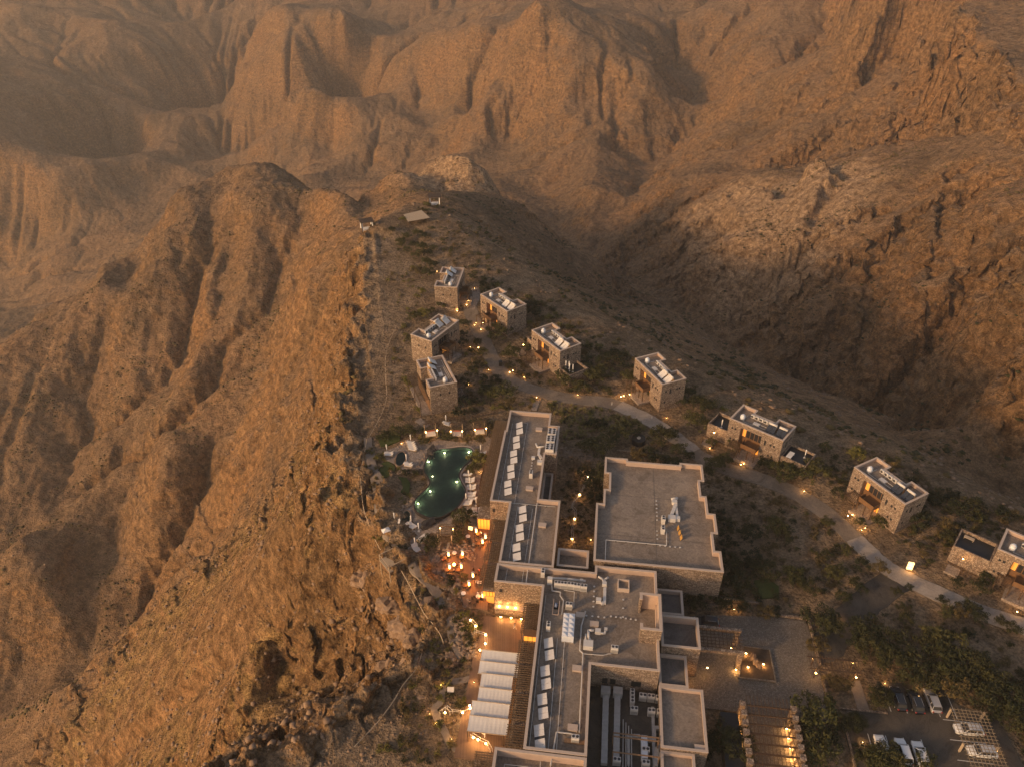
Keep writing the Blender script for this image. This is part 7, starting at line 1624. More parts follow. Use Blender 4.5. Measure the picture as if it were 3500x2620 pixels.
MB().cyl((0, 0, -0.5), (0, 0, 1.5), 1.7, 1.7, 20).build('drum', 'black', bn); MB().cyl((0, 0, 1.5), (0, 0, 1.7), 0.5, 0.5, 12).build('lid', 'duct', bn)
for p, lab in (((36.87,162.22,0.5), 'small white bollard on the pale road stretch'), ((26.98,168.29,0.5), 'small white bollard before the pale road stretch')):
    t = thing('bollard', lab, 'bollard', (p[0], p[1], ground(p[0], p[1]))); MB().cyl((0, 0, 0), (0, 0, 0.9), 0.13, 0.11, 8).build('post', 'white_metal', t); MB().cyl((0, 0, 0.9), (0, 0, 1.0), 0.16, 0.1, 8).build('cap', 'coping', t)
bx = thing('dark_bin', 'black post box on the inner edge of the road bend', 'bin', (*(-3.33,187.49,0.5)[:2], 0.1)); MB().box(-0.45, 0.45, -0.45, 0.45, 0, 1.3).build('body', 'black', bx); MB().box(-0.5, 0.5, -0.5, 0.5, 1.3, 1.4).build('lid', 'black', bx)

# ------------------------------------------------------------------ people
SKC = {}
def skin_mesh(name, verts, edges, radii, mat, root=0):
    key = (name, tuple(verts))
    if key in SKC:
        m3 = SKC[key].copy(); m3.materials.clear(); m3.materials.append(M[mat]); return m3
    me = bpy.data.meshes.new(name); me.from_pydata(verts, edges, []); o = bpy.data.objects.new(name, me); COL.link(o)
    o.modifiers.new('skin', 'SKIN'); sub = o.modifiers.new('sub', 'SUBSURF'); sub.levels = 1; sub.render_levels = 1
    for v, r in zip(me.skin_vertices[0].data, radii): v.radius = (r, r)
    me.skin_vertices[0].data[root].use_root = True
    dg = bpy.context.evaluated_depsgraph_get(); dg.update(); ev = o.evaluated_get(dg); m2 = bpy.data.meshes.new_from_object(ev)
    SKC[key] = m2
    bpy.data.objects.remove(o); bpy.data.meshes.remove(me); m2.name = name; m2.materials.clear(); m2.materials.append(M[mat]); m2.polygons.foreach_set('use_smooth', [True] * len(m2.polygons))
    return m2
def person(label, loc, rz, pose, shirt, legs='shirt_dark', group=None):
    sit = pose == 'sit'
    hip = 0.50 if sit else 0.92
    J = {'pel': (0, 0, hip), 'ch': (0, 0.02, hip + 0.36), 'nk': (0, 0.0, hip + 0.55), 'hd': (0, -0.03, hip + 0.66), 'tp': (0, -0.02, hip + 0.80)}
    st = 0.22 if pose == 'walk' else 0.03
    for s_, n in ((-1, 'l'), (1, 'r')):
        f = s_ * st
        if sit: J['hp' + n] = (0.1 * s_, 0, hip); J['kn' + n] = (0.12 * s_, -0.42, hip); J['an' + n] = (0.12 * s_, -0.42, 0.08); J['to' + n] = (0.12 * s_, -0.58, 0.04)
        else: J['hp' + n] = (0.1 * s_, 0, hip - 0.05); J['kn' + n] = (0.1 * s_, -f * 0.6 - 0.03, 0.48); J['an' + n] = (0.1 * s_, -f * 1.2 + 0.04, 0.08); J['to' + n] = (0.1 * s_, -f * 1.2 - 0.13, 0.04)
        J['sh' + n] = (0.2 * s_, 0.02, hip + 0.48); J['el' + n] = (0.27 * s_, (f if not sit else -0.12), hip + 0.2); J['wr' + n] = (0.24 * s_, (f * 1.4 - 0.12 if not sit else -0.38), hip + (0.0 if not sit else 0.22)); J['hn' + n] = (0.22 * s_, J['wr' + n][1] - 0.07, J['wr' + n][2] - (0.07 if not sit else 0.0))
    names = list(J); ix = {n: i for i, n in enumerate(names)}
    E_ = [('pel', 'ch'), ('ch', 'nk'), ('nk', 'hd'), ('hd', 'tp')] + [e for n in 'lr' for e in (('pel', 'hp' + n), ('hp' + n, 'kn' + n), ('kn' + n, 'an' + n), ('an' + n, 'to' + n), ('ch', 'sh' + n), ('sh' + n, 'el' + n), ('el' + n, 'wr' + n), ('wr' + n, 'hn' + n))]
    R_ = {'pel': 0.13, 'ch': 0.14, 'nk': 0.06, 'hd': 0.095, 'tp': 0.085, 'hp': 0.085, 'kn': 0.055, 'an': 0.04, 'to': 0.035, 'sh': 0.06, 'el': 0.042, 'wr': 0.03, 'hn': 0.035}
    t = thing('person', label, 'person', loc, rz, group)
    link('body', skin_mesh('body', [J[n] for n in names], [(ix[a], ix[b]) for a, b in E_], [R_.get(n, R_.get(n[:-1], 0.05)) for n in names], 'skin'), t)
    sn = ['pel', 'ch', 'shl', 'ell', 'shr', 'elr']; se = [(0, 1), (1, 2), (2, 3), (1, 4), (4, 5)]
    link('shirt', skin_mesh('shirt', [J[n] for n in sn], se, [0.155, 0.165, 0.075, 0.058, 0.075, 0.058], shirt), t)
    ln = ['pel', 'hpl', 'knl', 'anl', 'hpr', 'knr', 'anr']; le = [(0, 1), (1, 2), (2, 3), (0, 4), (4, 5), (5, 6)]
    link('trousers', skin_mesh('trousers', [J[n] for n in ln], le, [0.15, 0.1, 0.075, 0.06, 0.1, 0.075, 0.06], legs), t)
    MB().ball((0, 0.0, hip + 0.76), 0.115, 2, 0.05, 8, 6, (1, 1.05, 0.9)).build('hair', 'hair', t, True)
    return t
person('person in pale blue shirt walking across the lower deck', (*(0.57,95.46,0.4)[:2], 0.36), 0.9, 'walk', 'shirt_blue', 'shirt_white')
person('person in dark clothes standing on the timber platform', (*(-24.85,112.55,0.8)[:2], 0.74), 2.2, 'stand', 'shirt_dark')
person('person in white walking behind the last awning', (*(-4.70,73.56,0.4)[:2], 0.36), 3.0, 'walk', 'shirt_white', 'shirt_white')
person('left of two people in white on the farthest path', (*(-12.83,231.49,0.3)[:2], 0.25), 2.6, 'walk', 'shirt_white', 'shirt_dark'); person('right of two people in white on the farthest path', (*(-12.11,231.74,0.3)[:2], 0.25), 2.9, 'walk', 'shirt_white', 'shirt_dark')
for k, (i, j) in enumerate(((0, 0), (1, 1), (2, 2), (3, 0), (5, 1), (6, 3), (8, 0), (8, 2), (9, 1), (9, 3), (10, 0))):
    p, lab, w = TABS[i]; a = j * math.pi / 2 + 0.4 + i * 0.3
    person('diner in %s seated at the table %s' % (('a white shirt', 'dark clothes', 'a red shirt')[k % 3], lab), (p[0] + 0.74 * math.cos(a), p[1] + 0.74 * math.sin(a), 0.45), a - math.pi / 2, 'sit', ('shirt_white', 'shirt_dark', 'shirt_red')[k % 3], 'shirt_dark', 'diners on the terrace')

# ------------------------------------------------------------------ vegetation
def leaf_cloud(mb, centre, rad, n, size, rr, sq=(1, 1, 0.8), hollow=0.55):
    for _ in range(n):
        d = Vector((rr.gauss(0, 1), rr.gauss(0, 1), rr.gauss(0, 1))).normalized()
        k = hollow + (1 - hollow) * rr.random()
        c = Vector(centre) + Vector((d.x * sq[0], d.y * sq[1], d.z * sq[2])) * rad * k
        nrm = (d + Vector((rr.uniform(-1, 1), rr.uniform(-1, 1), rr.uniform(-0.4, 1.0))) * 0.8).normalized()
        u = nrm.cross(Vector((rr.uniform(-1, 1), rr.uniform(-1, 1), rr.uniform(-1, 1)))).normalized(); w = nrm.cross(u)
        s_ = size * rr.uniform(0.6, 1.3)
        mb.add([c - u * s_, c + w * s_ * 0.55, c + u * s_, c - w * s_ * 0.55], [(0, 1, 2, 3)])
def tree_meshes(seed, mat, r=3.0, h=3.2):
    rr = random.Random(seed)
    tr = MB(); cr = MB()
    tops = []
    base_h = h * 0.35
    tr.cyl((0, 0, -0.6), (0.08, 0.05, base_h), 0.16, 0.12, 7)
    for k in range(6):
        a = k * 1.05 + rr.uniform(-0.3, 0.3); L = r * rr.uniform(0.45, 0.75); z1 = base_h + h * rr.uniform(0.25, 0.5)
        mid = (math.cos(a) * L * 0.5, math.sin(a) * L * 0.5, (base_h + z1) / 2 + 0.15); end = (math.cos(a) * L, math.sin(a) * L, z1)
        tr.cyl((0.08, 0.05, base_h * 0.8), mid, 0.09, 0.065, 6); tr.cyl(mid, end, 0.065, 0.03, 5); tops.append(end)
    tops.append((0, 0, base_h + h * 0.5))
    for e in tops:
        for _ in range(3):
            c = (e[0] + rr.uniform(-0.3, 0.3) * r, e[1] + rr.uniform(-0.3, 0.3) * r, max(e[2] + rr.uniform(-0.15, 0.3) * h * 0.6, h * 0.28))
            leaf_cloud(cr, c, r * rr.uniform(0.20, 0.36), 62, 0.20, rr)
    for _ in range(6):  # stray sprays break the outline
        a = rr.uniform(0, 6.28); c = (math.cos(a) * r * 0.85, math.sin(a) * r * 0.85, h * rr.uniform(0.3, 0.6)); leaf_cloud(cr, c, r * 0.16, 26, 0.17, rr)
    return tr.mesh('trunk', 'bark'), cr.mesh('crown', mat)
TREE = {}
for kind, mat in (('olive', 'leaf_olive'), ('dark', 'leaf_dark'), ('yellow', 'leaf_yellow'), ('dry', 'leaf_dry')):
    TREE[kind] = [tree_meshes(hash_ + 3 * len(kind), mat, 3.0, 3.4) for hash_ in (1, 2, 3)]
TORD = ORD + ['fifteenth', 'sixteenth', 'seventeenth', 'eighteenth', 'nineteenth', 'twentieth', 'twenty-first', 'twenty-second', 'twenty-third', 'twenty-fourth', 'twenty-fifth', 'twenty-sixth', 'twenty-seventh', 'twenty-eighth', 'twenty-ninth', 'thirtieth']
KW = {'olive': 'olive-green', 'dark': 'dark green', 'yellow': 'yellow-green', 'dry': 'brownish'}
def grove(where, items, name='tree'):
    # items: (point, radius, kind); numbered from the left of the group
    items = sorted(items, key=lambda i: math.atan2(i[0][0], i[0][1]))
    for k, (p, r, kind) in enumerate(items):
        rr = random.Random(int(p[0] * 37 + p[1] * 11))
        lab = '%s bushy tree, %s from the left %s' % (KW[kind], TORD[k], where) if len(items) > 1 else '%s bushy tree %s' % (KW[kind], where)
        z = ground(p[0], p[1])
        t = thing(name, lab, 'tree', (p[0], p[1], z), rr.uniform(0, 6.28), 'trees ' + where)
        s_ = r / 3.0; t.scale = (s_ * rr.uniform(0.9, 1.12), s_ * rr.uniform(0.9, 1.12), s_ * rr.uniform(0.85, 1.15))
        tm, cm = rr.choice(TREE[kind]); link('trunk', tm, t); link('crown', cm, t)
O_, D_, Y_, B_ = 'olive', 'dark', 'yellow', 'dry'
grove('behind the hall', [((20.43,147.38,1.5), 4.2, O_), ((25.45,152.99,1.5), 4.0, O_), ((29.00,154.93,1.5), 3.6, O_), ((37.67,152.04,1.5), 3.9, D_), ((40.09,153.96,1.5), 2.6, O_), ((30.80,145.56,1.5), 2.6, B_), ((33.78,146.01,1.5), 2.4, D_), ((36.43,144.22,1.5), 2.2, D_), ((41.14,147.84,1.5), 2.6, O_), ((22.98,158.52,1), 1.8, D_), ((43.92,146.61,1), 1.5, D_), ((39.56,143.47,1), 2.0, O_)])
grove('between the wing and the hall', [((19.65,135.24,1.5), 4.4, D_), ((20.11,131.21,1.5), 3.2, D_), ((17.42,140.56,1.5), 2.0, B_)])
grove('in front of the wide villa', [((47.61,158.38,1.5), 3.4, O_), ((51.13,165.08,1.5), 3.2, D_), ((49.13,142.46,1.5), 2.8, O_), ((51.84,144.22,1.5), 2.2, O_), ((47.24,140.29,1.5), 1.6, O_), ((61.25,142.46,1.5), 2.3, D_), ((65.00,142.46,1.5), 2.6, Y_), ((65.32,138.58,1.5), 3.4, O_), ((68.87,138.16,1.5), 3.0, O_), ((72.26,139.00,1.5), 3.6, O_), ((55.28,150.05,1.2), 2.2, O_), ((50.11,150.99,1.2), 1.7, O_)])
grove('around the outer curve villa', [((49.86,166.67,1.5), 2.6, D_), ((45.46,168.83,1.5), 2.4, O_), ((48.34,172.14,1.5), 2.2, O_), ((38.22,171.72,1), 1.4, D_), ((33.16,178.44,1.5), 2.6, O_), ((35.14,180.81,1.5), 2.2, O_), ((23.58,179.62,1.5), 3.2, O_), ((28.28,189.44,1.5), 2.4, D_), ((31.97,191.36,1.5), 2.2, D_), ((37.99,183.96,1), 1.6, D_)])
grove('along the inner road bend', [((-4.70,202.08,1.5), 3.4, O_), ((-1.81,205.60,1.5), 2.8, O_), ((0.02,191.36,1.5), 2.8, O_), ((-8.79,193.12,1.2), 2.2, O_), ((-9.97,186.75,1.2), 1.6, D_), ((-25.07,193.78,1.2), 2.0, O_), ((-14.71,198.45,1.2), 1.8, D_), ((-10.42,199.11,1), 1.4, D_), ((4.98,194.44,1.2), 2.4, D_), ((-2.57,171.03,1.5), 4.0, O_), ((-6.49,172.14,1.5), 2.8, O_), ((-0.62,167.62,1.2), 2.2, B_), ((-13.33,178.29,1.2), 1.7, D_), ((-8.05,180.05,1), 1.3, D_), ((-4.50,179.47,1.2), 1.6, D_), ((-7.24,175.11,1), 1.5, D_), ((-12.47,167.62,1.2), 2.2, D_), ((-14.16,163.37,1.2), 2.0, D_), ((-9.97,168.97,1), 1.5, D_), ((14.68,177.86,1.5), 3.0, O_), ((18.80,174.97,1.5), 2.8, O_), ((22.49,179.62,1.5), 3.0, O_), ((25.46,182.45,1.2), 2.2, O_)])
grove('in the lookout grove', [((-42.82,286.89,1), 1.6, Y_), ((-46.21,278.37,1), 1.5, D_), ((-41.74,269.80,1.2), 2.2, O_), ((-39.97,274.08,1.2), 2.0, O_), ((-36.04,275.72,1.2), 2.4, O_), ((-33.05,273.00,1.2), 2.2, D_), ((-36.92,266.65,1.2), 2.2, D_), ((-33.16,264.58,1.2), 2.4, O_), ((-38.69,262.53,1.2), 2.0, O_), ((-34.23,257.52,1.2), 2.4, O_), ((-30.94,259.51,1.2), 2.2, D_), ((-29.10,263.55,1.2), 1.8, O_), ((-30.24,251.69,1.2), 2.4, O_), ((-27.61,250.74,1.2), 1.8, D_), ((-32.83,243.63,1.5), 2.8, B_), ((-29.42,242.73,1.5), 2.8, O_), ((-35.50,289.23,1), 1.4, D_), ((-35.04,305.18,1), 1.5, Y_)])
grove('around the upper villas', [((-22.81,220.50,1.2), 2.6, O_), ((-19.38,221.29,1.2), 2.4, O_), ((-30.01,231.03,1), 1.3, Y_), ((-31.00,213.58,1.2), 2.2, O_), ((-28.49,215.09,1.2), 2.2, Y_), ((-26.00,216.96,1), 1.8, O_), ((-15.29,209.86,1.2), 2.2, O_), ((-15.00,204.11,1.2), 1.6, D_), ((-10.42,198.90,1), 1.3, D_), ((5.82,219.71,1.2), 2.2, D_), ((7.23,214.33,1.2), 2.6, D_), ((-13.57,240.11,1), 1.6, O_), ((-9.73,235.72,1), 1.5, D_), ((-30.72,200.27,1), 1.8, O_), ((-7.61,216.20,1), 1.8, O_)])
grove('in the pool garden', [((-8.49,144.31,1.2), 2.6, Y_), ((-9.27,141.23,1.2), 2.2, O_), ((-7.15,145.00,1.2), 1.6, O_), ((-10.84,124.10,1.2), 2.8, O_), ((-11.56,122.10,1.2), 2.2, B_), ((-11.58,118.68,1), 1.6, O_), ((-17.83,116.60,1.2), 2.4, D_), ((-10.00,159.09,1), 1.7, D_), ((-21.85,151.68,1), 1.5, O_), ((-16.37,153.54,1), 1.7, O_), ((-26.51,155.80,1), 2.0, O_), ((-29.74,155.04,1), 2.2, O_), ((-32.86,153.54,1), 2.0, D_), ((-11.35,152.05,1), 1.5, B_), ((-7.84,152.05,1), 1.4, B_), ((-23.59,115.45,1), 1.4, D_), ((-25.48,140.18,0.8), 1.1, D_), ((-23.29,140.51,0.8), 1.0, D_), ((-5.15,157.72,1), 1.8, B_), ((-32.11,145.47,0.8), 1.1, O_), ((-9.97,108.06,1), 1.2, O_)])
grove('around the forecourt', [((59.03,96.41,1.5), 3.6, D_), ((60.59,94.93,1.5), 3.2, D_), ((57.31,90.86,1.2), 2.4, B_), ((49.51,98.91,1.2), 1.8, B_), ((45.54,100.36,1), 1.6, D_), ((35.51,100.72,1.2), 2.4, D_), ((38.88,101.77,1.2), 2.6, D_), ((41.73,101.14,1), 2.0, D_), ((51.47,99.07,1), 1.4, D_), ((35.63,105.85,1.5), 2.6, D_), ((57.66,83.68,1.2), 1.8, B_), ((59.65,82.83,1.2), 1.8, B_)])
grove('flanking the pillared drive', [((51.86,76.10,1.8), 4.2, O_), ((50.53,74.16,1.8), 3.2, D_), ((36.93,71.88,1.5), 3.2, D_), ((38.16,70.41,1.5), 2.8, O_), ((50.40,69.68,1.5), 3.4, O_), ((55.98,75.49,1.2), 2.0, D_), ((53.14,72.43,1.2), 2.4, D_), ((33.72,72.43,1.2), 1.8, D_), ((58.89,75.49,1.2), 1.8, D_), ((36.94,68.77,1.2), 2.2, Y_)])
grove('in the dark thicket above the car park', [((66.93,93.96,1.5), 3.6, D_), ((65.05,91.57,1.5), 2.8, D_), ((66.78,88.79,1.5), 3.6, D_), ((71.43,91.57,1.5), 2.8, D_), ((69.35,88.34,1.5), 3.2, D_), ((70.00,86.09,1.5), 3.4, D_), ((73.28,86.54,1.5), 3.4, D_), ((77.70,90.87,1.5), 3.0, D_), ((80.47,90.40,1.5), 3.8, O_), ((78.52,86.98,1.5), 3.8, D_), ((74.84,84.34,1.5), 3.4, D_), ((79.80,83.91,1.5), 3.8, D_), ((83.32,85.65,1.5), 3.6, D_), ((81.07,81.78,1.5), 3.6, D_), ((77.67,80.94,1.5), 3.0, B_), ((84.93,83.48,1.5), 3.4, D_), ((83.44,80.12,1.5), 3.2, D_), ((71.32,83.70,1.5), 2.6, D_), ((64.25,79.49,1.2), 2.6, D_), ((65.82,81.14,1.2), 2.0, D_), ((85.65,79.70,1.5), 3.2, D_), ((87.64,78.89,1.5), 3.4, D_), ((86.47,75.31,1.5), 3.0, D_), ((83.03,77.27,1.2), 2.2, D_)])
grove('at the bottom of the car park', [((59.78,68.60,1.5), 2.6, O_), ((61.80,69.32,1.5), 2.8, O_), ((63.25,68.60,1.5), 2.2, O_), ((67.86,68.59,1.2), 2.0, O_), ((59.32,75.69,1.2), 1.8, D_), ((58.16,70.58,1.2), 1.8, D_), ((58.40,68.41,1.2), 2.4, D_)])
grove('on the stony ground below the road', [((57.88,121.60,1.2), 2.8, O_), ((59.15,118.75,1.2), 2.4, D_), ((57.55,108.07,1.2), 2.4, O_), ((58.06,106.51,1.2), 2.2, D_), ((59.92,104.66,1.2), 2.2, D_), ((66.00,108.39,1.2), 2.2, O_), ((67.81,109.35,1.2), 1.8, O_), ((71.39,115.14,1), 1.5, O_), ((73.10,110.96,1.2), 2.0, D_), ((70.10,106.68,1), 1.4, D_), ((70.77,104.52,1), 1.4, D_), ((66.41,102.54,1.2), 1.8, O_), ((76.33,109.67,1.2), 2.0, B_), ((66.98,114.12,1), 1.5, D_), ((70.02,123.26,1), 1.7, O_), ((52.28,108.76,1.5), 2.8, D_), ((50.15,112.00,1.5), 2.8, D_), ((51.53,119.52,1.5), 2.6, D_), ((45.54,105.85,1.5), 2.8, D_), ((46.09,110.06,1.5), 2.6, D_)])
grove('beside the roadside plots at right', [((76.52,96.91,1), 1.7, D_), ((85.17,98.61,1), 1.8, O_), ((87.23,98.17,1.2), 2.0, B_), ((89.79,99.60,1.2), 2.2, D_), ((90.49,98.17,1.2), 2.2, D_), ((85.83,102.11,1), 1.2, D_), ((95.04,96.91,1), 1.4, D_), ((96.09,95.09,1.2), 1.8, D_), ((87.22,94.14,1), 1.5, D_), ((80.80,105.30,0.8), 1.0, D_), ((76.90,100.51,0.8), 1.2, D_), ((77.64,104.08,0.8), 1.2, D_)])
grove('on the slope around the lone villa', [((75.75,132.30,1.2), 2.0, D_), ((81.70,123.48,1.2), 2.2, O_), ((89.75,123.11,1.2), 2.6, D_), ((96.94,130.32,1.2), 2.2, D_), ((100.41,127.22,1.2), 2.6, D_), ((104.01,127.99,1.2), 2.4, D_), ((95.86,122.01,1.2), 2.2, B_), ((94.73,118.44,1.2), 2.0, D_), ((84.72,146.34,1.2), 2.2, Y_), ((77.99,149.09,1.2), 2.0, O_), ((77.65,123.77,0.9), 1.4, O_), ((91.32,106.68,1), 1.6, D_), ((95.18,105.13,1), 2.0, D_), ((97.32,106.99,1), 1.8, D_), ((100.08,108.57,1), 1.6, D_)])

# shrubs and grass clumps, scattered over beds and slopes
def shrub_mesh(seed, mat, n=150, size=0.14):
    rr = random.Random(seed); mb = MB()
    for k in range(5):
        a = rr.uniform(0, 6.28); c = (math.cos(a) * 0.45, math.sin(a) * 0.45, 0.35 + rr.uniform(0, 0.35)); leaf_cloud(mb, c, rr.uniform(0.35, 0.6), n // 5, size, rr, hollow=0.4)
    for k in range(4): mb.bar((0, 0, -0.3), (math.cos(k * 1.6) * 0.4, math.sin(k * 1.6) * 0.4, 0.5), 0.03)
    return mb.mesh('shrub', mat)
def tuft_mesh(seed, mat):
    rr = random.Random(seed); mb = MB()
    for k in range(46):
        a = rr.uniform(0, 6.28); L = rr.uniform(0.45, 0.85); lean = rr.uniform(0.25, 0.75); c, s_ = math.cos(a), math.sin(a)
        p0 = Vector((c * 0.08, s_ * 0.08, -0.1)); p1 = Vector((c * lean * L * 0.6, s_ * lean * L * 0.6, L * 0.75)); p2 = Vector((c * lean * L * 1.25, s_ * lean * L * 1.25, L * 0.8)); w = Vector((-s_, c, 0)) * 0.035
        mb.add([p0 - w, p0 + w, p1 + w, p1 - w, p2], [(0, 1, 2, 3), (3, 2, 4)])
    return mb.mesh('grass_clump', mat)
SHRUB = {k: [shrub_mesh(s_ * 7 + 1, m_) for s_ in range(3)] for k, m_ in ((O_, 'leaf_olive'), (D_, 'leaf_dark'), (Y_, 'leaf_yellow'), (B_, 'leaf_dry'))}
TUFT = [tuft_mesh(5, 'straw'), tuft_mesh(6, 'straw'), tuft_mesh(7, 'leaf_yellow')]
AVOID = [ccw(loc_poly(p)) for p in ([(-8, -0.5), (11, -0.5), (11, 54.5), (-8, 57)], [(-2.5, -48), (39, -48), (39, 6.5), (-2.5, 6.5)], [(18.3, 7), (44, 7), (44, 39.5), (18.3, 39.5)], [(36, -16), (61.5, -16), (61.5, 6.2), (36, 6.2)], [(62.5, -34), (92, -34), (92, -6), (64, -6)], [(45, -40), (54.5, -40), (54.5, -15), (45, -15)])] + [ccw([p[:2] for p in DECK]), ccw([p[:2] for p in TERR])]
for key in VM: AVOID.append(ccw([VL(key, x, y, 0)[:2] for x, y in ((-0.6, -3.8), (14.4, -3.8), (14.4, 8), (-0.6, 8))]))
for key, a, b in (('V5', -3.8, 19.3), ('V7', -6, 20.6), ('V9', -7.6, 14)): AVOID.append(ccw([VL(key, x, y, 0)[:2] for x, y in ((a, -3.4), (b, -3.4), (b, 7.4), (a, 7.4))]))
def in_poly(p, poly):
    c = False; n = len(poly)
    for i in range(n):
        x0, y0 = poly[i]; x1, y1 = poly[(i + 1) % n]
        if (y0 > p[1]) != (y1 > p[1]) and p[0] < (x1 - x0) * (p[1] - y0) / (y1 - y0) + x0: c = not c
    return c
RD = [smooth_line(ROAD, 5), smooth_line([(81.12,108.98,0), (74.01,104.27,0), (68.20,99.89,0), (62.21,94.42,0), (56.33,91.30,0)], 5)]
def clear(p):
    for q_ in RD[0]:
        if (p[0] - q_.x) ** 2 + (p[1] - q_.y) ** 2 < 8: return False
    for q_ in RD[1]:
        if (p[0] - q_.x) ** 2 + (p[1] - q_.y) ** 2 < 13: return False
    return not any(in_poly(p, a) for a in AVOID)
SCAT = []
def scatter(label, group, poly, n, meshes, smin, smax, seed, name='shrub', cat='shrub', power=1.6):
    rr = random.Random(seed); P_ = ccw([p[:2] for p in poly]); xs = [p[0] for p in P_]; ys = [p[1] for p in P_]; pts = []; tries = 0
    while len(pts) < n and tries < n * 40:
        tries += 1; p = (rr.uniform(min(xs), max(xs)), rr.uniform(min(ys), max(ys)))
        if in_poly(p, P_) and clear(p): pts.append(p)
    if not pts: return
    zs = hz(pts)
    for p, z in zip(pts, zs):
        s_ = smin + (smax - smin) * rr.random() ** power
        me = rr.choice(meshes)
        SCAT.append((s_ / math.sqrt(p[0] ** 2 + p[1] ** 2 + 125 ** 2), name, me, (p[0], p[1], z), rr.uniform(0, 6.28), (s_ * rr.uniform(0.85, 1.2), s_ * rr.uniform(0.85, 1.2), s_ * rr.uniform(0.75, 1.05)), label, group, cat))
TENS = ['', '', 'twenty', 'thirty', 'forty', 'fifty', 'sixty', 'seventy', 'eighty', 'ninety']
def nth(k):
    if k < 19: return TORD[k]
    n = k + 1
    if n >= 100: return 'hundred-and-' + nth(n - 101) if n > 100 else 'hundredth'
    return (TENS[n // 10][:-1] + 'ieth') if n % 10 == 0 else TENS[n // 10] + '-' + TORD[n % 10 - 1]
def plant_out():
    for kind, keep_n, mass, mlab in (('shrub', 290, 'shrub_cover', 'low shrubs too many to count around the resort'), ('grass_clump', 150, 'grass_cover', 'small straw grass clumps behind the north wing')):
        items = sorted([s_ for s_ in SCAT if s_[1] == kind], key=lambda s_: -s_[0])
        near, rest = items[:keep_n], items[keep_n:]
        groups = {}
        for it in near: groups.setdefault(it[7], []).append(it)
        for g, lst in groups.items():
            lst.sort(key=lambda it: math.atan2(it[3][0], it[3][1]))
            for k, (_, name, me, loc, rz, sc, label, group, cat) in enumerate(lst):
                o = link(name, me, None, loc, rz); o.scale = sc; tag(o, '%s, %s from the left' % (label, nth(k)) if len(lst) > 1 else label, cat, group)
        V_, F_, MI = [], [], []; mats = []; off = 0
        for _, name, me, loc, rz, sc, *_r in rest:
            n = len(me.vertices); co = np.empty(n * 3); me.vertices.foreach_get('co', co); co = co.reshape(-1, 3) * np.array(sc); c_, s_ = math.cos(rz), math.sin(rz)
            V_.append(np.stack([co[:, 0] * c_ - co[:, 1] * s_ + loc[0], co[:, 0] * s_ + co[:, 1] * c_ + loc[1], co[:, 2] + loc[2]], 1))
            if me.materials[0] not in mats: mats.append(me.materials[0])
            F_ += [tuple(i + off for i in p.vertices) for p in me.polygons]; MI += [mats.index(me.materials[0])] * len(me.polygons); off += n
        if not V_: continue
        mm = bpy.data.meshes.new(mass); mm.from_pydata(np.concatenate(V_).tolist(), [], F_); mm.update()
        for m_ in mats: mm.materials.append(m_)
        mm.polygons.foreach_set('material_index', MI); o = link(mass, mm); o['kind'] = 'stuff'; o['label'] = mlab
mix = lambda *k: [m_ for kk in k for m_ in SHRUB[kk]]
GR = [(8.08,168.16,0), (13.07,171.44,0), (27.55,167.08,0), (32.87,164.96,0), (39.06,159.80,0), (36.05,156.32,0), (26.90,159.80,0), (20.69,156.32,0), (16.68,152.93,0), (13.14,149.17,0), (13.06,158.80,0), (10.84,164.96,0)]
scatter('straw-coloured grass clump in the bed behind the north wing', 'grass clumps behind the north wing', GR, 170, TUFT, 0.8, 1.6, 1, 'grass_clump', 'grass clump')
scatter('low green shrub among the straw grass behind the north wing', 'shrubs behind the north wing', GR, 34, mix(O_, D_), 0.7, 1.5, 2)
scatter('low dark shrub on the stony ground below the road', 'shrubs on the stony ground below the road', [(46.57,141.56,0), (52.64,142.86,0), (59.32,135.24,0), (69.73,126.55,0), (76.60,116.11,0), (77.81,109.44,0), (65.71,99.70,0), (50.61,99.70,0), (46.03,112.57,0), (45.57,131.21,0)], 180, mix(O_, D_, B_, B_), 0.35, 1.3, 3)
scatter('small shrub with a stone ring on the bare plot beside the side road', 'shrubs on the bare plot', [(80.96,106.29,0), (88.94,101.45,0), (97.50,95.18,0), (93.80,90.35,0), (79.04,92.46,0), (69.87,95.18,0), (70.21,99.12,0)], 36, mix(D_, B_, O_), 0.4, 1.0, 4)
scatter('dark shrub on the slope beyond the right-hand villas', 'shrubs beyond the right-hand villas', [(78.77,152.42,0), (89.19,149.60,0), (95.54,146.85,0), (100.99,137.28,0), (107.26,131.58,0), (118.92,127.69,0), (108.49,104.45,0), (97.01,105.67,0), (85.12,112.04,0), (81.07,121.02,0), (75.24,131.58,0), (75.19,141.53,0)], 300, mix(D_, D_, O_, B_), 0.5, 1.7, 5)
scatter('scrubby bush on the slope behind the middle villas', 'bushes behind the middle villas', [(-14.95,252.22,0), (-6.13,238.50,0), (6.03,229.95,0), (20.71,211.01,0), (30.80,195.66,0), (45.38,186.68,0), (54.27,171.44,0), (60.03,168.16,0), (56.10,164.96,0), (48.96,169.24,0), (48.91,175.94,0), (30.86,180.61,0), (18.52,179.43,0), (5.45,199.69,0), (-7.37,206.09,0), (-10.92,234.17,0)], 320, mix(O_, D_, B_, Y_), 0.5, 1.8, 6)
scatter('scrubby bush on the rocky brow right of the lookout', 'bushes right of the lookout', [(-39.56,310.24,0), (-29.63,311.55,0), (-18.54,290.38,0), (-8.78,262.02,0), (-2.03,238.50,0), (-14.55,242.95,0), (-20.95,252.22,0), (-25.96,262.02,0), (-28.88,276.74,0), (-37.35,288.04,0)], 120, mix(O_, D_, B_), 0.5, 1.5, 7)
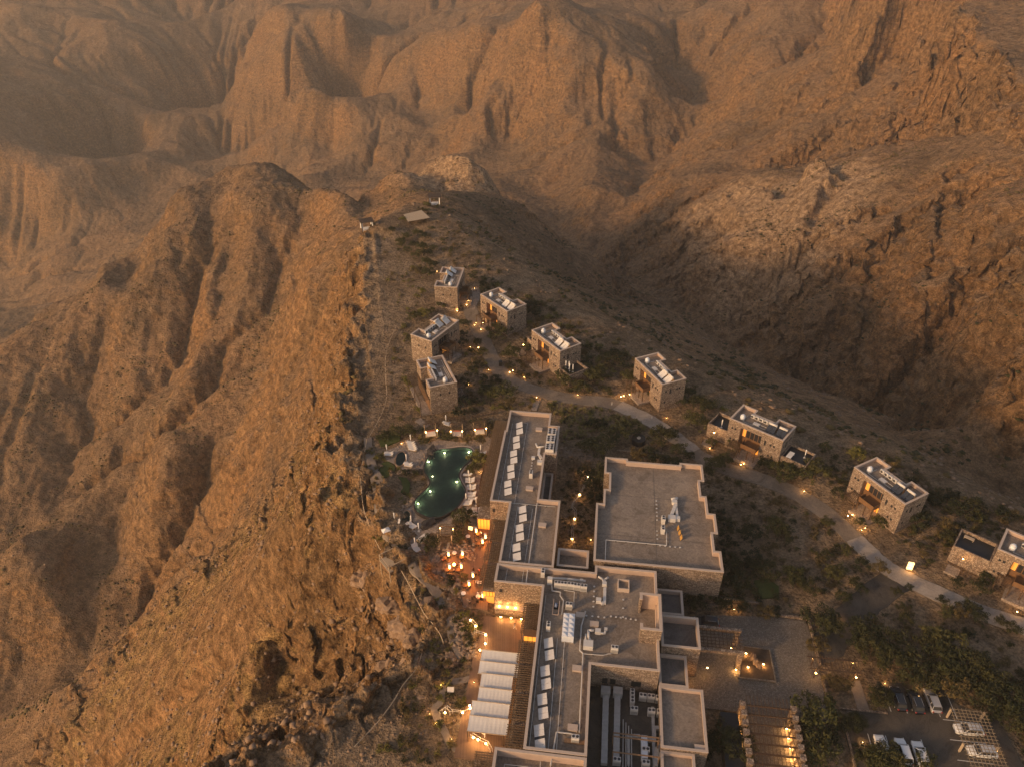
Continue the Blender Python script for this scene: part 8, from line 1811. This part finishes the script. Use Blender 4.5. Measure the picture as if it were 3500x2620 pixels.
scatter('yellow-green bush on the cliff top beside the upper villas', 'bushes on the cliff top', [(-52.32,283.44,0), (-43.44,283.44,0), (-35.50,252.22,0), (-28.75,234.17,0), (-32.64,210.43,0), (-32.39,198.33,0), (-26.07,168.16,0), (-22.24,161.33,0), (-29.34,157.80,0), (-35.29,179.43,0), (-35.76,205.24,0), (-34.89,210.43,0), (-43.69,242.95,0)], 100, mix(Y_, O_, B_) + TUFT, 0.4, 1.4, 8)
scatter('golden grass clump beside the terraces of the pool villa', 'grass clumps by the pool villa', [(-32.36,183.01,0), (-27.77,178.26,0), (-22.66,166.01,0), (-25.01,163.91,0), (-30.19,175.94,0)], 40, TUFT + SHRUB[Y_], 0.6, 1.2, 9, 'grass_clump', 'grass clump')
scatter('bush in the beds around the road bend', 'bushes around the road bend', [(-15.46,198.33,0), (-6.66,191.74,0), (-2.99,178.26,0), (6.85,170.33,0), (4.81,166.01,0), (-1.58,166.01,0), (-22.38,162.87,0), (-18.91,167.08,0), (-14.79,173.67,0), (-14.14,186.68,0)], 90, mix(O_, D_, B_, Y_), 0.4, 1.4, 10)
scatter('bush in the beds right of the road bend', 'bushes right of the road bend', [(-3.54,195.00,0), (5.21,186.68,0), (26.81,178.26,0), (27.88,172.55,0), (18.12,173.67,0), (5.07,179.43,0), (-1.70,186.68,0)], 70, mix(O_, D_, B_), 0.4, 1.4, 11)
scatter('low plant in the lawn beds left of the pool', 'plants in the lawn beds', [(-33.86,149.97,0), (-28.60,145.01,0), (-23.17,140.91,0), (-20.69,138.26,0), (-22.28,132.21,0), (-24.91,128.85,0), (-27.42,125.30,0), (-29.93,125.30,0), (-32.89,136.96,0), (-33.84,145.01,0)], 80, mix(Y_, O_, B_) + TUFT, 0.3, 0.9, 12)
scatter('bushy plant in the bed around the cabanas', 'plants around the cabanas', [(-25.96,154.40,0), (-24.52,159.00,0), (-17.75,159.00,0), (-5.78,163.77,0), (-4.21,158.22,0), (-6.66,151.06,0), (-12.53,151.43,0), (-18.17,151.80,0), (-22.97,152.91,0)], 60, mix(O_, B_, Y_) + TUFT, 0.4, 1.1, 13)
scatter('dry shrub on the rocky ground along the cliff path', 'shrubs along the cliff path', [(-37.58,149.97,0), (-35.02,149.97,0), (-30.89,127.66,0), (-26.45,117.73,0), (-20.40,110.07,0), (-12.70,100.78,0), (-10.03,90.92,0), (-12.50,86.36,0), (-16.54,92.10,0), (-21.21,103.42,0), (-32.34,124.72,0)], 80, mix(B_, O_, Y_), 0.3, 1.1, 14)
scatter('green plant growing through the rubble bank', 'plants in the rubble bank', [(-15.01,108.93,0), (-11.86,107.80,0), (-10.19,101.31,0), (-6.11,99.24,0), (-5.67,92.10,0), (-6.75,88.61,0), (-9.29,92.10,0), (-12.78,102.10,0)], 60, mix(O_, Y_, D_), 0.4, 1.2, 15)
scatter('bush on the rough ground below the awnings', 'bushes below the awnings', [(-18.24,92.21,0), (-8.02,88.95,0), (-6.34,86.25,0), (-7.67,81.09,0), (-7.80,76.03,0), (-7.14,69.43,0), (-15.15,68.71,0), (-22.51,71.26,0), (-18.47,83.20,0)], 110, mix(O_, B_, Y_, D_), 0.3, 1.2, 16)
scatter('leafless-looking plant in the dark garden between wing and hall', 'plants between wing and hall', [(12.01,142.26,0), (16.96,142.26,0), (19.10,130.67,0), (17.45,116.38,0), (10.65,116.38,0)], 90, mix(B_, D_), 0.3, 0.9, 17)
scatter('bush in the dark bed right of the hall', 'bushes right of the hall', [LW(44, 38), LW(47, 38), LW(52, 12), LW(53, 7), LW(44, 7)], 60, mix(D_, D_, O_), 0.6, 1.6, 18)
scatter('bush at the right edge beyond the car park', 'bushes beyond the car park', [(84.32,90.80,0), (96.53,87.59,0), (89.31,71.26,0), (83.89,69.43,0), (85.28,79.03,0)], 60, mix(D_, B_, O_), 0.5, 1.5, 19)
scatter('bush under the walls left of the pillared drive', 'bushes left of the pillared drive', [LW(38.8, -17), LW(44.4, -17), LW(44.4, -32), LW(38.8, -32)], 30, mix(D_, O_), 0.6, 1.3, 20)

plant_out()
# scrub and loose stones on the open mountainside: past counting
def strew(name, label, mat, n, cond, smin, smax, seed, flat_=0.75, clump=False):
    rr = np.random.default_rng(seed)
    idx = np.flatnonzero(cond)
    if clump:  # gathered along damp hollows, bare between
        w = np.clip(fbm(T_CO[idx, 0], T_CO[idx, 1], 26, 3, 201) + 0.25, 0.02, 1.2) ** 2; w = w * D0[idx] ** 2; w /= w.sum(); idx = rr.choice(idx, n, replace=False, p=w)
    else: idx = rr.choice(idx, n, replace=False)
    c = T_CO[idx]; N = len(c)
    # 8-vertex knobbly blob
    base = np.array([(0, 0, 1), (1, 0, 0.35), (0.31, 0.95, 0.3), (-0.81, 0.59, 0.4), (-0.81, -0.59, 0.3), (0.31, -0.95, 0.38), (0, 0, -0.5)], float)
    f0 = np.array([(0, 1, 2), (0, 2, 3), (0, 3, 4), (0, 4, 5), (0, 5, 1), (6, 2, 1), (6, 3, 2), (6, 4, 3), (6, 5, 4), (6, 1, 5)])
    s_ = smin + (smax - smin) * rr.random(N) ** 2.2
    v = base[None] * (1 + rr.uniform(-0.35, 0.35, (N, 7, 1))) * s_[:, None, None]
    a = rr.uniform(0, 6.28, N); ca_, sa_ = np.cos(a), np.sin(a)
    x = v[:, :, 0] * ca_[:, None] - v[:, :, 1] * sa_[:, None]; y = v[:, :, 0] * sa_[:, None] + v[:, :, 1] * ca_[:, None]
    v = np.stack([x, y, v[:, :, 2] * flat_], -1) + c[:, None, :]
    f = (f0[None] + (np.arange(N) * 7)[:, None, None]).reshape(-1, 3)
    me = bpy.data.meshes.new(name); me.vertices.add(N * 7); me.vertices.foreach_set('co', v.ravel()); nf = len(f)
    me.loops.add(nf * 3); me.loops.foreach_set('vertex_index', f.ravel().astype(np.int32)); me.polygons.add(nf)
    me.polygons.foreach_set('loop_start', np.arange(0, nf * 3, 3, dtype=np.int32)); me.polygons.foreach_set('loop_total', np.full(nf, 3, dtype=np.int32)); me.update(); me.materials.append(M[mat])
    o = link(name, me); o['kind'] = 'stuff'; o['label'] = label
D0 = np.hypot(T_CO[:, 0], T_CO[:, 1])
onp = T_PLAT > 0.6
strew('hillside_scrub', 'dark scrub dotted over the mountainsides', 'leaf_dry', 8000, (D0 > 90) & (D0 < 620) & (T_SLOPE < 0.95) & ~onp, 0.3, 1.35, 1, clump=True)
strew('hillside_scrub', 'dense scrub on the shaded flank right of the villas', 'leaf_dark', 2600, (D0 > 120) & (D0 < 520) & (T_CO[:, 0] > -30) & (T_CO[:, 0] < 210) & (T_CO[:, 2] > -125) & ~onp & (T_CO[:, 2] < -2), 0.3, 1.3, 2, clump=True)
strew('loose_stones', 'loose stones scattered over slopes', 'rock', 7000, (D0 > 70) & (D0 < 420) & ~onp, 0.15, 0.95, 3, 0.7)
strew('loose_stones', 'loose stones at the cliff edge', 'rock', 1100, (T_EDGE > -16) & (T_EDGE < 14) & (T_LEFT > 0.6), 0.12, 0.42, 4, 0.6)

# ------------------------------------------------------------------ evening haze
def build_haze():
    AC_ = T_CO; zmin = float(AC_[:, 2].min()) - 1.5; zmax = max(float(AC_[:, 2].max()), 126.0) + 3.0
    x0, x1 = float(AC_[:, 0].min()) - 3, float(AC_[:, 0].max()) + 3
    y0, y1 = -60.0, float(AC_[:, 1].max()) + 3
    bm = bmesh.new()
    bmesh.ops.create_cube(bm, size=1.0, matrix=Matrix.Translation(((x0 + x1) / 2, (y0 + y1) / 2, (zmin + zmax) / 2)) @ Matrix.Diagonal((x1 - x0, y1 - y0, zmax - zmin, 1)))
    me = bpy.data.meshes.new('haze'); bm.to_mesh(me); bm.free()
    o = bpy.data.objects.new('haze', me); COL.link(o); o['kind'] = 'stuff'; o['label'] = 'warm evening haze filling the canyon air'
    m = bpy.data.materials.new('haze_air'); m.use_nodes = True
    nt = m.node_tree; nt.nodes.clear()
    out = nt.nodes.new('ShaderNodeOutputMaterial'); pv = nt.nodes.new('ShaderNodeVolumePrincipled')
    pv.inputs['Color'].default_value = (0.88, 0.82, 0.74, 1); pv.inputs['Density'].default_value = 0.00016; pv.inputs['Anisotropy'].default_value = 0.2
    nt.links.new(pv.outputs[0], out.inputs['Volume'])
    me.materials.append(m)
build_haze()
